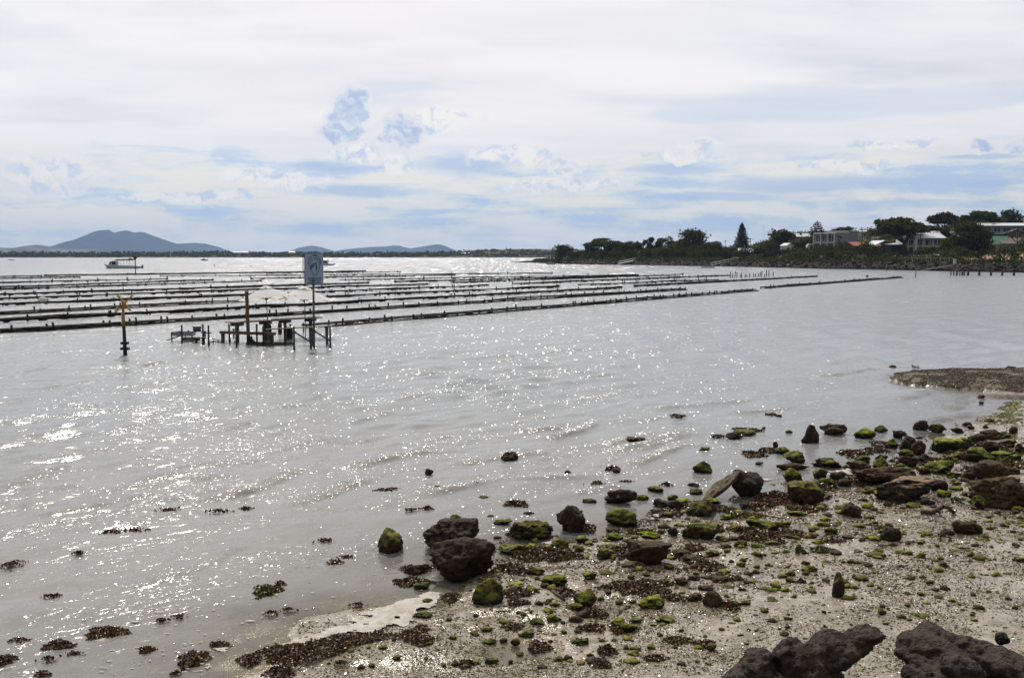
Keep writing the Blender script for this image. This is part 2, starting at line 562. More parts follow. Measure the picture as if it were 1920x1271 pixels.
# ------------------------------------------------------------------ the sea
def waves(x, y, spacing):
    """a short crossing chop with a few longer crests; a wave too short for the local mesh is left to the material"""
    r = np.random.default_rng(5)
    z = np.zeros_like(x)
    group = 0.55 + 0.75 * np.clip(N1.fbm(x * 0.16, y * 0.11, o=3) + 0.35, 0, 1.4)
    group2 = 0.5 + 0.8 * np.clip(N2.fbm(x * 0.5 + 9, y * 0.35, o=2) + 0.4, 0, 1.3)
    for i in range(46):
        lam = 0.22 * (3.6 / 0.22) ** (i / 45.0)
        th = math.atan2(-0.62, 0.78) + r.normal(0, 0.60 if lam < 1.2 else 0.38)
        kx, ky = math.cos(th) * 2 * math.pi / lam, math.sin(th) * 2 * math.pi / lam
        amp = 0.0066 * lam ** 0.85 * r.uniform(0.6, 1.3)
        s = np.sin(kx * x + ky * y + r.uniform(0, 6.28) + N3(x * 0.35 / max(lam, 0.5) + i, y * 0.3 / max(lam, 0.5)) * 2.2)
        fade = sstep(lam / spacing, 2.2, 5.0)
        z += (0.75 if lam > 1.7 else 1.2 if lam > 0.7 else 1.05) * amp * (s + 0.35 * s * s) * fade * (group if lam > 0.9 else group2)
    return z

CREST = [((350, 950), (590, 882), 0.055), ((520, 962), (720, 902), 0.05), ((60, 985), (300, 930), 0.045), ((640, 885), (860, 845), 0.05),
         ((860, 880), (1000, 850), 0.055), ((1010, 825), (1125, 795), 0.06), ((1110, 838), (1240, 815), 0.045), ((1160, 880), (1330, 835), 0.05),
         ((940, 905), (1120, 885), 0.03), ((1040, 930), (1180, 900), 0.03), ((1545, 710), (1635, 692), 0.07), ((1690, 755), (1730, 735), 0.05),
         ((1775, 775), (1805, 740), 0.05), ((1750, 800), (1815, 775), 0.05), ((1360, 780), (1480, 765), 0.05), ((620, 800), (800, 765), 0.035),
         ((700, 760), (960, 725), 0.035), ((0, 870), (170, 845), 0.018), ((100, 770), (260, 750), 0.03), ((0, 705), (90, 690), 0.03),
         ((280, 690), (330, 680), 0.06), ((170, 1120), (480, 1020), 0.02), ((30, 925), (170, 890), 0.02), ((250, 1010), (480, 960), 0.02),
         ((1180, 850), (1330, 815), 0.035), ((330, 800), (560, 760), 0.03), ((180, 735), (420, 700), 0.035), ((1230, 775), (1420, 745), 0.03)]
_rc = np.random.default_rng(44)
for _k in range(46):
    _px, _py = _rc.uniform(-40, 1250), _rc.uniform(660, 1000)
    if _py > 985 - max(0, _px - 700) * 0.28: continue
    _w = _rc.uniform(60, 190) * (_py / 900.0)
    CREST.append(((_px, _py), (_px + _w, _py - _w * _rc.uniform(0.16, 0.32) * (_py - 560) / 330.0), _rc.uniform(0.018, 0.034)))
def crests(x, y):
    z = np.zeros_like(x)
    for (a, b, h) in CREST:
        A, B = at(*a), at(*b)
        cx, cy = (A.x + B.x) / 2, (A.y + B.y) / 2
        d = Vector((B.x - A.x, B.y - A.y)); L = d.length; d /= L
        near = (np.abs(x - cx) < L * 0.75 + 1.2) & (np.abs(y - cy) < L * 0.75 + 1.2)
        if not near.any():
            continue
        X, Y = x[near], y[near]
        u = (X - A.x) * d.x + (Y - A.y) * d.y
        v = (X - A.x) * -d.y + (Y - A.y) * d.x
        v = v + 0.25 * np.sin(u * 0.9 + A.x) + 0.10 * N1(u * 2.0, v * 0.4 + 5)
        e = sstep(u, -0.1 * L, 0.25 * L) * sstep(u, 1.12 * L, 0.75 * L)
        wl = 0.13 + 1.0 * h
        prof = np.where(v > 0, np.exp(-(v / (wl * 2.2)) ** 2), np.exp(-(v / (wl * 0.8)) ** 2))
        z[near] += 1.25 * h * e * prof * (0.8 + 0.4 * N2(u * 1.7, v))
    return z

M_SEA, _g, _out = mat_new('sea_water')
def mat_sea(g, out):
    pos = g.new('ShaderNodeNewGeometry').outputs['Position']
    nrm = g.new('ShaderNodeNewGeometry').outputs['Normal']
    depth = g.new('ShaderNodeAttribute', attribute_name='depth').outputs['Fac']
    px, py, pz = g.sep(pos)
    flat = g.comb(px, py)
    dist = g.vm('LENGTH', flat)
    # chop finer than the mesh; its crests run across the wind
    rot = g.new('ShaderNodeMapping')
    g.put(rot.inputs['Vector'], flat)
    rot.inputs['Rotation'].default_value = (0, 0, R(-42))
    q = rot.outputs[0]
    f1 = g.noise(g.vm('MULTIPLY', q, (1.0, 2.2, 1.0)), 3.6, 3.0, 0.6, 0.5)
    f3 = g.noise(g.vm('MULTIPLY', q, (1.0, 2.4, 1.0)), 0.85, 3.0, 0.6, 0.5)
    patch_n = g.noise(g.vm('MULTIPLY', q, (0.5, 1.6, 1.0)), 0.42, 5.0, 0.62)
    patch = g.ss(patch_n, 0.34, 0.66, 0.25, 1.0)
    calm = g.ss(depth, 0.0, 0.14, 0.04, 1.0)
    amp = g.m('MULTIPLY', patch, calm)
    h = g.m('MULTIPLY', f1, 0.034)
    h = g.m('ADD', h, g.m('MULTIPLY', f3, g.m('MULTIPLY', g.ss(dist, 30, 100), 0.17)))
    nb = g.bump(g.m('MULTIPLY', h, amp), 1.0, 1.0)
    # glints: small facets of broken water, some of them tipped far enough to throw the sun;
    # small ripples break near the shore, larger ones out in the wind
    def facets(scale, sx, sy, lo, hi, lo2, hi2, share, wx=0.75, wy=0.62, cy=-0.34):
        v = g.new('ShaderNodeTexVoronoi')
        g.put(v.inputs['Vector'], g.vm('MULTIPLY', g.vm('ADD', flat, g.vm('MULTIPLY', g.noise(flat, scale * 0.7, 1.0, 0.5, color=True), (0.5 / scale, 0.5 / scale, 0.0))), (sx, sy, 0.0)))
        v.inputs['Scale'].default_value = scale
        c = g.sep(v.outputs['Color'])
        act = g.m('LESS_THAN', c[2], share)
        w = g.m('MULTIPLY', g.ss(dist, lo, hi), g.ss(dist, lo2, hi2, 1.0, 0.0))
        tx = g.m('ADD', g.m('MULTIPLY', g.m('SUBTRACT', c[0], 0.5), wx), -0.09)
        ty = g.m('ADD', g.m('MULTIPLY', g.m('SUBTRACT', c[1], 0.5), wy), cy)
        kk = g.m('MULTIPLY', g.m('MULTIPLY', act, g.m('GREATER_THAN', w, v.outputs['Distance'])), calm)
        return g.comb(g.m('MULTIPLY', tx, kk), g.m('MULTIPLY', ty, kk))
    bright = g.ss(patch_n, 0.42, 0.68, 0.05, 1.0)
    small = g.noise(g.vm('MULTIPLY', q, (1.0, 4.5, 1.0)), 1.1, 4.0, 0.62)
    bright = g.m('MULTIPLY', g.m('MAXIMUM', bright, g.ss(dist, 60, 250, 0.0, 0.55)), g.ss(small, 0.42, 0.64, 0.12, 1.0))
    crest = g.new('ShaderNodeAttribute', attribute_name='crest').outputs['Fac']
    bright = g.m('ADD', g.m('MULTIPLY', bright, 0.66), g.m('MULTIPLY', g.ss(crest, 0.15, 0.9), 0.75))
    t = facets(42.0, 1.0, 0.7, -1, 0, 17, 27, g.m('MULTIPLY', bright, 0.85))
    t = g.vm('ADD', t, facets(32.0, 1.0, 0.40, 16, 26, 30, 46, g.m('MULTIPLY', bright, 0.8), 0.7, 0.5, -0.36))
    t = g.vm('ADD', t, facets(19.0, 1.0, 0.17, 28, 44, 75, 115, g.m('MULTIPLY', bright, 0.85), 0.62, 0.42, -0.38))
    t = g.vm('ADD', t, facets(6.0, 1.0, 0.06, 72, 112, 170, 260, g.m('MULTIPLY', bright, 1.5), 0.56, 0.34, -0.41))
    t = g.vm('ADD', t, facets(1.9, 1.0, 0.03, 170, 260, 500, 800, g.m('MULTIPLY', bright, 1.5), 0.56, 0.34, -0.41))
    t = g.vm('ADD', t, facets(0.8, 1.0, 0.02, 450, 800, 9000, 9900, g.m('MULTIPLY', bright, 1.5), 0.56, 0.34, -0.41))
    nf = g.vm('NORMALIZE', g.vm('ADD', nb, t))
    # silt in the water: the bed shows only through a hand's depth
    dn = g.noise(pos, 0.35, 3.0, 0.5)
    silt_sheen = g.mix(g.ss(dist, 9, 36), (0.265, 0.256, 0.236), (0.252, 0.270, 0.286))  # far tone raised and blued in place of reflected sky
    silt_sheen = g.mix(g.m('MULTIPLY', g.ss(g.new('ShaderNodeAttribute', attribute_name='crest').outputs['Fac'], 0.3, 1.0), 0.35), silt_sheen, (0.15, 0.125, 0.09))
    silt_sheen = g.mix(g.ss(dn, 0.35, 0.7, 0.0, 0.4), silt_sheen, (0.225, 0.222, 0.212))
    dif = g.new('ShaderNodeBsdfDiffuse')
    g.put(dif.inputs[0], silt_sheen)
    tr = g.new('ShaderNodeBsdfTransparent')
    tr.inputs[0].default_value = (0.86, 0.82, 0.70, 1)
    mx = g.new('ShaderNodeMixShader')
    g.put(mx.inputs[0], g.m('SUBTRACT', 1.0, g.m('POWER', 2.718, g.m('MULTIPLY', depth, -11.0))))
    g.t.links.new(tr.outputs[0], mx.inputs[1])
    g.t.links.new(dif.outputs[0], mx.inputs[2])
    gl = g.new('ShaderNodeBsdfGlossy')
    g.put(gl.inputs['Roughness'], g.ss(calm, 0.0, 0.8, 0.05, 0.165))
    g.put(gl.inputs['Normal'], nf)
    fr = g.new('ShaderNodeFresnel')
    fr.inputs[0].default_value = 1.333
    g.put(fr.inputs['Normal'], nf)
    mx2 = g.new('ShaderNodeMixShader')
    g.t.links.new(fr.outputs[0], mx2.inputs[0])
    g.t.links.new(mx.outputs[0], mx2.inputs[1])
    g.t.links.new(gl.outputs[0], mx2.inputs[2])
    g.t.links.new(mx2.outputs[0], out.inputs[0])
mat_sea(_g, _out)

wr = np.concatenate([[7.0, 8.0, 9.0], ring_px(520, 1300, 1.35), 1.0 / np.linspace(1 / 205.0, 1 / 2300.0, 60)[1:]])
wx, wy, wf = polar(wr, angles(0.00115, 0.545))
sp = np.repeat(np.gradient(wr)[:, None], wx.shape[1], 1)
gd = ground_h(wx, wy)
depth = np.clip(-gd, 0, 3)
CR = crests(wx, wy)
wz = waves(wx, wy, sp) * sstep(depth, 0.01, 0.20) * (0.35 + 0.65 * sstep(depth, 0.1, 0.9)) + CR * sstep(depth, 0.0, 0.06)
wz = wz * (np.abs(np.arctan2(wx, wy)) < 0.56)
wm = mesh_np('sea', np.stack([wx.ravel(), wy.ravel(), wz.ravel()], 1), wf, M_SEA)
_c = wm.attributes.new('crest', 'FLOAT', 'POINT')
_cr = np.clip(CR / 0.05, 0, 1) * sstep(depth, 0.0, 0.06)
_c.data.foreach_set('value', _cr.ravel().astype(np.float32))
_a = wm.attributes.new('depth', 'FLOAT', 'POINT')
_a.data.foreach_set('value', depth.ravel().astype(np.float32))
sea = tag(link('sea', wm), kind='structure')
# ------------------------------------------------------------------ far land, hills, haze
def mat_far(name, a, b, scale):
    m, g, out = mat_new(name)
    pos = g.new('ShaderNodeNewGeometry').outputs['Position']
    n = g.noise(pos, scale, 5.0, 0.62)
    principled(g, out, g.mix(g.ss(n, 0.36, 0.66), a, b), 0.95, None, 0.1)
    return m
M_HILL = mat_far('hazy_hill_scrub', (0.014, 0.027, 0.042), (0.028, 0.042, 0.056), 0.004)  # scrub colour pushed towards blue to paint in the distance haze
M_PADDOCK = mat_far('hill_paddock', (0.045, 0.05, 0.035), (0.16, 0.135, 0.09), 0.006)
M_FARLAND = mat_far('far_scrub', (0.02, 0.026, 0.014), (0.12, 0.095, 0.055), 0.03)

def ridge(name, pts, d, width, mat, seed, rough=0.05, base_py=476):
    """a hill whose skyline runs through the photograph's points at its own distance"""
    pts = sorted(pts)
    xs = np.linspace(pts[0][0], pts[-1][0], 150)
    ys = np.interp(xs, [p[0] for p in pts], [p[1] for p in pts])
    H = np.array([far(a, b, d).z for a, b in zip(xs, ys)])
    X = np.array([far(a, 470, d).x for a in xs])
    nv = 27
    vs = np.linspace(-1, 1, nv)
    gx_, gv = np.meshgrid(X, vs, indexing='ij')
    prof = np.clip(1 - np.abs(gv) ** 0.85, 0, 1)
    hgt = np.clip(H, 2, None)[:, None] * prof
    nz = VN(seed)
    hgt = hgt * (1 + rough * 2.2 * nz.fbm(gx_ / 420.0, gv * width / 420.0, o=5) * (np.abs(gv) * 3).clip(0, 1))
    hgt[:, 0] = -1.0; hgt[:, -1] = -1.0
    i = np.arange(len(xs) - 1)[:, None] * nv + np.arange(nv - 1)[None, :]
    f = np.stack([i, i + nv, i + nv + 1, i + 1], -1).reshape(-1, 4)
    me = mesh_np(name, np.stack([gx_.ravel(), d + gv.ravel() * width, hgt.ravel()], 1), f, mat)
    return tag(link(name, me), kind='structure')

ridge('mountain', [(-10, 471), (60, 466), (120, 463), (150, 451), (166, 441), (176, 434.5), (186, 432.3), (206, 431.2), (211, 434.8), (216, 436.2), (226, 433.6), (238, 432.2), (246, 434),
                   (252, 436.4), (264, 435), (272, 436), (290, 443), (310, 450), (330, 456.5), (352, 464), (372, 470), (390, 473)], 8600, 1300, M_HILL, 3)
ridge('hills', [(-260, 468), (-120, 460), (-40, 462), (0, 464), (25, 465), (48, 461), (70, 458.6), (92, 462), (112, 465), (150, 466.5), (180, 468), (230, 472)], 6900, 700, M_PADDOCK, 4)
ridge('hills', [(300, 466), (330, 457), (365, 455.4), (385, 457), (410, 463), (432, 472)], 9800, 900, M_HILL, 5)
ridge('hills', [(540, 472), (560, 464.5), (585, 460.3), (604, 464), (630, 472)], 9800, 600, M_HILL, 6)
ridge('hills', [(622, 472), (645, 468), (672, 465), (700, 463), (720, 462.4), (735, 460.6), (750, 461), (758, 463.5), (770, 466), (795, 462), (812, 459), (823, 458), (834, 461), (848, 467), (862, 472)], 9800, 900, M_HILL, 8)

# the low wooded shore across the bay
def far_top(px):
    return np.interp(px, [-2600, -300, 0, 200, 420, 520, 640, 760, 860, 905, 960, 1010, 1060, 1200, 1600, 3400],
                         [473, 472, 473.4, 473.8, 473, 474.2, 474, 473.0, 471.5, 468.8, 467.6, 467.2, 468.0, 467.5, 468, 470])
fx_ = np.arange(-2600, 3400, 9.0)
fd = np.array([1712, 1720, 1735, 1760, 1800, 1850, 1910, 1980, 2060, 2200, 2500.0])
fh = np.array([-2.0, 0.8, 2.0, 3.0])
FX, FD = np.meshgrid(fx_, fd, indexing='ij')
top = CAM_H + (HZ - far_top(fx_)) / F_PX * 2000.0
q_ = np.interp(fd, [1712, 1720, 1735, 1850, 2060, 2200, 2500], [0, 0.1, 0.2, 0.55, 1.0, 0.9, 0.2])
nz_ = N1.fbm(FX * 0.03, FD * 0.02, o=4)
FZ = np.where(FD < 1715, -2.0, top[:, None] * q_[None, :] * (1 + 0.10 * nz_))
i_ = np.arange(len(fx_) - 1)[:, None] * len(fd) + np.arange(len(fd) - 1)[None, :]
me = mesh_np('far_shore', np.stack([((FX - CX) / F_PX * FD).ravel(), FD.ravel(), FZ.ravel()], 1), np.stack([i_, i_ + len(fd), i_ + len(fd) + 1, i_ + 1], -1).reshape(-1, 4), M_FARLAND)
tag(link('far_shore', me), kind='structure')

def leaf_mat(name, dark, light, dry=None, trans=0.25):
    m, g, out = mat_new(name)
    ge = g.new('ShaderNodeNewGeometry')
    rnd = ge.outputs['Random Per Island']
    c = g.mix(rnd, dark, light)
    if dry:
        c = g.mix(g.ss(g.noise(ge.outputs['Position'], 0.6, 3.0, 0.5), 0.55, 0.72), c, dry)
    d = g.new('ShaderNodeBsdfDiffuse')
    g.put(d.inputs[0], c)
    t = g.new('ShaderNodeBsdfTranslucent')
    g.put(t.inputs[0], g.mix(0.4, c, (0.13, 0.14, 0.012)))
    mx = g.new('ShaderNodeMixShader')
    mx.inputs[0].default_value = trans
    g.t.links.new(d.outputs[0], mx.inputs[1]); g.t.links.new(t.outputs[0], mx.inputs[2])
    g.t.links.new(mx.outputs[0], out.inputs[0])
    return m
M_LEAF = leaf_mat('leaf_gum', (0.014, 0.019, 0.006), (0.080, 0.088, 0.024), None, 0.30)
M_LEAF2 = leaf_mat('leaf_teatree', (0.014, 0.015, 0.007), (0.066, 0.062, 0.024), (0.07, 0.052, 0.022), 0.26)
M_PINE = leaf_mat('leaf_pine', (0.010, 0.015, 0.009), (0.028, 0.036, 0.018), None, 0.06)
M_SHRUB = leaf_mat('leaf_shrub', (0.018, 0.022, 0.008), (0.082, 0.084, 0.020), (0.09, 0.068, 0.022), 0.26)
M_SHRUB2 = leaf_mat('leaf_saltbush', (0.02, 0.02, 0.014), (0.062, 0.055, 0.040), None, 0.08)
M_HEDGE = leaf_mat('leaf_hedge', (0.022, 0.032, 0.008), (0.085, 0.105, 0.022), None, 0.15)
M_BARK = simple('bark', (0.07, 0.055, 0.042), 0.9, 0.35, 1.5, 0.4)

def leaves(centres, size, r, flat=0.0):
    """bent leaf sprays: two joined quads each, turned at random"""
    c = np.asarray(centres, float)
    n = len(c)
    u = r.normal(size=(n, 3)); u[:, 2] *= (1 - flat)
    u /= np.linalg.norm(u, axis=1)[:, None] + 1e-9
    w = r.normal(size=(n, 3)); w[:, 2] *= (1 - flat)
    w -= u * (u * w).sum(1)[:, None]
    w /= np.linalg.norm(w, axis=1)[:, None] + 1e-9
    nn = np.cross(u, w)
    s = (size * r.uniform(0.6, 1.35, n))[:, None]
    a = c - u * s * 0.5
    v = np.stack([a - w * s * 0.16, a + w * s * 0.16, c - w * s * 0.36 + nn * s * 0.18, c + w * s * 0.36 + nn * s * 0.18,
                  c + u * s * 0.55 - w * s * 0.12, c + u * s * 0.55 + w * s * 0.12], 1).reshape(-1, 3)
    k = np.arange(n)[:, None] * 6
    f = np.concatenate([k + np.array([[0, 1, 3, 2]]), k + np.array([[2, 3, 5, 4]])])
    return v, f

def in_lobes(lobes, n, r, shell=0.55):
    """points spread through the outer part of a set of ellipsoid lobes"""
    vol = np.array([l[3] * l[4] * l[5] for l in lobes]) ** 0.75
    pick = r.choice(len(lobes), n, p=vol / vol.sum())
    L = np.array(lobes)[pick]
    d = r.normal(size=(n, 3)); d /= np.linalg.norm(d, axis=1)[:, None]
    rad = shell + (1 - shell) * r.random(n) ** 0.7
    rad *= 1 + 0.14 * r.normal(size=n)
    return L[:, :3] + d * L[:, 3:6] * rad[:, None]

# far woods: one mass of distant crowns along the shore
r_ = np.random.default_rng(21)
cen = []
for k in range(5200):
    a = r_.uniform(-500, 1250)
    dd = r_.choice([1728, 1745, 1770, 1810, 1880, 1960]) + r_.uniform(-10, 10)
    dens = 0.55 + 0.45 * float(N2(np.array([a * 0.02]), np.array([dd * 0.03]))[0])
    if r_.random() > dens * (1.0 if dd < 1800 else 0.7):
        continue
    qq = float(np.interp(dd, [1712, 1720, 1735, 1850, 2060], [0, 0.1, 0.2, 0.55, 1.0]))
    zt = (CAM_H + (HZ - float(far_top(a))) / F_PX * 2000.0) * qq
    hh = r_.uniform(2.0, 5.0) * (1.45 if 380 < a < 412 and dd < 1800 else 1.0)
    x = (a - CX) / F_PX * dd
    for j in range(5):
        cen.append((x + r_.normal() * 2.2, dd + r_.normal() * 2.0, zt + hh * r_.uniform(0.15, 0.95)))
v, f = leaves(cen, 3.6, r_)
tag(link('far_woods', mesh_np('far_woods', v, f, M_LEAF2, False)), kind='stuff')

# ------------------------------------------------------------------ the headland
U_D = ([900, 960, 985, 1020, 1060, 1100, 1200, 1300, 1380, 1500, 1660, 1800, 1920, 2100, 2400, 2900],
       [640, 618, 590, 548, 505, 478, 450, 412, 388, 342, 305, 275, 259, 245, 232, 215])
def shore_d(u): return np.interp(u, *U_D)
def land_w(u): return np.interp(u, [955, 985, 1020, 1060, 1120, 1200, 1350, 1500, 3000], [2, 8, 22, 50, 95, 140, 230, 330, 360])
def land_s(u): return np.interp(u, [960, 1100, 1300, 1380, 1450, 1500, 1700, 1900, 2500], [0.0, 0.008, 0.012, 0.025, 0.048, 0.058, 0.062, 0.066, 0.07])
def land_b(u): return np.interp(u, [955, 975, 1000, 1040, 1100, 1300, 1500, 1920, 2900], [0.15, 0.5, 1.0, 1.7, 2.2, 2.3, 2.5, 2.7, 2.7])
def land_z(u, v):
    u, v = np.asarray(u, float), np.asarray(v, float)
    W, b, s = land_w(u), land_b(u), land_s(u)
    bank = b * sstep(v, -1.0, 7.5) ** 0.8
    up = s * np.clip(np.minimum(v, W * 0.86) - 7, 0, None)
    z = bank + up
    z = z * sstep(v, W, W * 0.86) if False else np.where(v > W * 0.86, z * sstep(v, W * 1.02, W * 0.86), z)
    z = z + N1.fbm(u * 0.15, v * 0.22, o=3) * 0.35 * sstep(v, 0, 6) * sstep(v, 60, 10)
    return np.where(v < -0.5, -1.2, z)
def HL(u, v, dz=0.0):
    d = float(shore_d(u)) + v
    return Vector(((u - CX) / F_PX * d, d, float(land_z(u, v)) + dz))

def mat_land():
    m, g, out = mat_new('headland_ground')
    pos = g.new('ShaderNodeNewGeometry').outputs['Position']
    hgt = g.sep(pos)[2]
    n = g.noise(pos, 0.22, 5.0, 0.65)
    n2 = g.noise(pos, 1.6, 4.0, 0.6)
    rock = g.mix(g.ss(n2, 0.38, 0.64), (0.010, 0.008, 0.007), (0.042, 0.030, 0.023))
    dry = g.mix(g.ss(n, 0.40, 0.62), (0.030, 0.034, 0.014), (0.095, 0.080, 0.042))
    lim = g.m('ADD', hgt, g.m('MULTIPLY', g.m('SUBTRACT', n2, 0.5), 1.5))
    c = g.mix(g.ss(lim, 1.9, 2.7), rock, dry)
    principled(g, out, c, 0.9, g.bump(n2, 0.8, 0.5), 0.2)
    return m
us = np.concatenate([np.arange(955, 1960, 3.0), np.arange(1960, 2900, 20)])
vs = np.concatenate([[-3, -0.6], np.arange(0, 9, 0.8), np.arange(9, 40, 3), np.arange(40, 372, 9)])
UU, VV = np.meshgrid(us, vs, indexing='ij')
VVc = np.minimum(VV, land_w(UU) * 1.03)
DD = shore_d(UU) + VVc
ZZ = land_z(UU, VVc)
jag = N2.fbm(UU * 0.35, VVc * 0.5, o=3)
DD = DD - 1.6 * jag * sstep(VVc, 10, 0)
ZZ = np.where((VVc > 0.3) & (VVc < 9), ZZ + 0.55 * N3.fbm(UU * 0.5, VVc * 0.7, o=3), ZZ)
i_ = np.arange(len(us) - 1)[:, None] * len(vs) + np.arange(len(vs) - 1)[None, :]
me = mesh_np('headland', np.stack([((UU - CX) / F_PX * DD).ravel(), DD.ravel(), ZZ.ravel()], 1), np.stack([i_, i_ + len(vs), i_ + len(vs) + 1, i_ + 1], -1).reshape(-1, 4), mat_land())
tag(link('headland', me), kind='structure')

# sealed tracks, drive and lawns on the slope, 3 cm above the ground and following it
M_TRACK = simple('pale_gravel', (0.34, 0.29, 0.235), 0.9, 0.2, 0.8)
M_PAVE = simple('brick_drive', (0.30, 0.19, 0.125), 0.85, 0.2, 1.2)
M_LAWN = simple('lawn', (0.085, 0.10, 0.030), 0.95, 0.3, 0.6)
def patch_on_land(name, u0, u1, v0, v1, mat, slant=0.0, n=14, m_=6):
    V, k = [], 0
    for i in range(n):
        for j in range(m_):
            u = u0 + (u1 - u0) * i / (n - 1)
            vv = v0 + (v1 - v0) * j / (m_ - 1) + slant * (i / (n - 1))
            p = HL(u, vv, 0.12)
            V.append(tuple(p))
    F = np.array([[i * m_ + j, (i + 1) * m_ + j, (i + 1) * m_ + j + 1, i * m_ + j + 1] for i in range(n - 1) for j in range(m_ - 1)])
    return tag(link(name, mesh_np(name, np.array(V), F, mat)), kind='structure')
patch_on_land('track', 1638, 1700, 26, 31, M_TRACK, 4)
patch_on_land('track', 1640, 1672, 40, 46, M_TRACK, -8)
patch_on_land('path', 1700, 1770, 30, 34, M_TRACK, 4)
patch_on_land('driveway', 1838, 1915, 18, 42, M_PAVE, 2)
patch_on_land('path', 1815, 1930, 12, 17, M_TRACK, 3)
patch_on_land('lawn', 1808, 1840, 40, 66, M_LAWN)
patch_on_land('lawn', 1660, 1790, 34, 42, M_LAWN)

# rubble along the water's edge, too many stones to count
def ico(sub):
    bm = bmesh.new()
    bmesh.ops.create_icosphere(bm, subdivisions=sub, radius=1.0)
    v = np.array([x.co[:] for x in bm.verts]); f = np.array([[y.index for y in x.verts] for x in bm.faces])
    bm.free()
    return v, f
ICO1, ICO2, ICO3, ICO4, ICO5 = ico(1), ico(2), ico(3), ico(4), ico(5)
def mat_rubble():
    m, g, out = mat_new('bank_stone')
    ge = g.new('ShaderNodeNewGeometry')
    rnd = ge.outputs['Random Per Island']
    n = g.noise(ge.outputs['Position'], 2.5, 4.0, 0.6)
    c = g.mix(g.m('POWER', rnd, 2.5), (0.007, 0.0055, 0.005), (0.034, 0.023, 0.017))
    c = g.mix(g.ss(rnd, 0.975, 0.985), c, (0.30, 0.25, 0.20))
    c = g.mix(g.ss(n, 0.45, 0.7), c, (0.03, 0.024, 0.02))
    wet = g.ss(g.sep(ge.outputs['Position'])[2], 0.75, 0.25)
    c = g.mix(wet, c, (0.012, 0.010, 0.009))
    principled(g, out, c, 0.85, None, 0.3)
    return m
r_ = np.random.default_rng(31)
V, F, n0 = [], [], 0
for k in range(2300):
    u = r_.uniform(958, 2050) if k > 120 else r_.uniform(958, 1050)
    v = r_.uniform(-1.0, 8.5) * float(np.clip(land_b(u) / 2.2, 0.35, 1))
    p = HL(u, v)
    s = r_.uniform(0.18, 0.55) * (1.25 if r_.random() < 0.2 else 1) * float(np.clip(land_b(u) / 2.0, 0.55, 1))
    vv = ICO1[0] * (1 + 0.28 * r_.normal(size=(len(ICO1[0]), 1))) * np.array([s * r_.uniform(0.8, 1.6), s, s * r_.uniform(0.5, 0.9)])
    a = r_.uniform(0, 6.28)
    vv = vv @ np.array([[math.cos(a), -math.sin(a), 0], [math.sin(a), math.cos(a), 0], [0, 0, 1]]).T
    V.append(vv + np.array([p.x, p.y, max(p.z, 0.0) + 0.1 * s])); F.append(ICO1[1] + n0); n0 += len(vv)
tag(link('bank_rubble', mesh_np('bank_rubble', np.concatenate(V), np.concatenate(F), mat_rubble(), False)), kind='stuff')

# ------------------------------------------------------------------ trees and shrubs of the headland
def limb(mb, pts, r0, r1, n=6):
    for i in range(len(pts) - 1):
        a, b = i / (len(pts) - 1), (i + 1) / (len(pts) - 1)
        mb.tube(pts[i], pts[i + 1], r0 + (r1 - r0) * a, r0 + (r1 - r0) * b, n, caps=(i in (0, len(pts) - 2)))

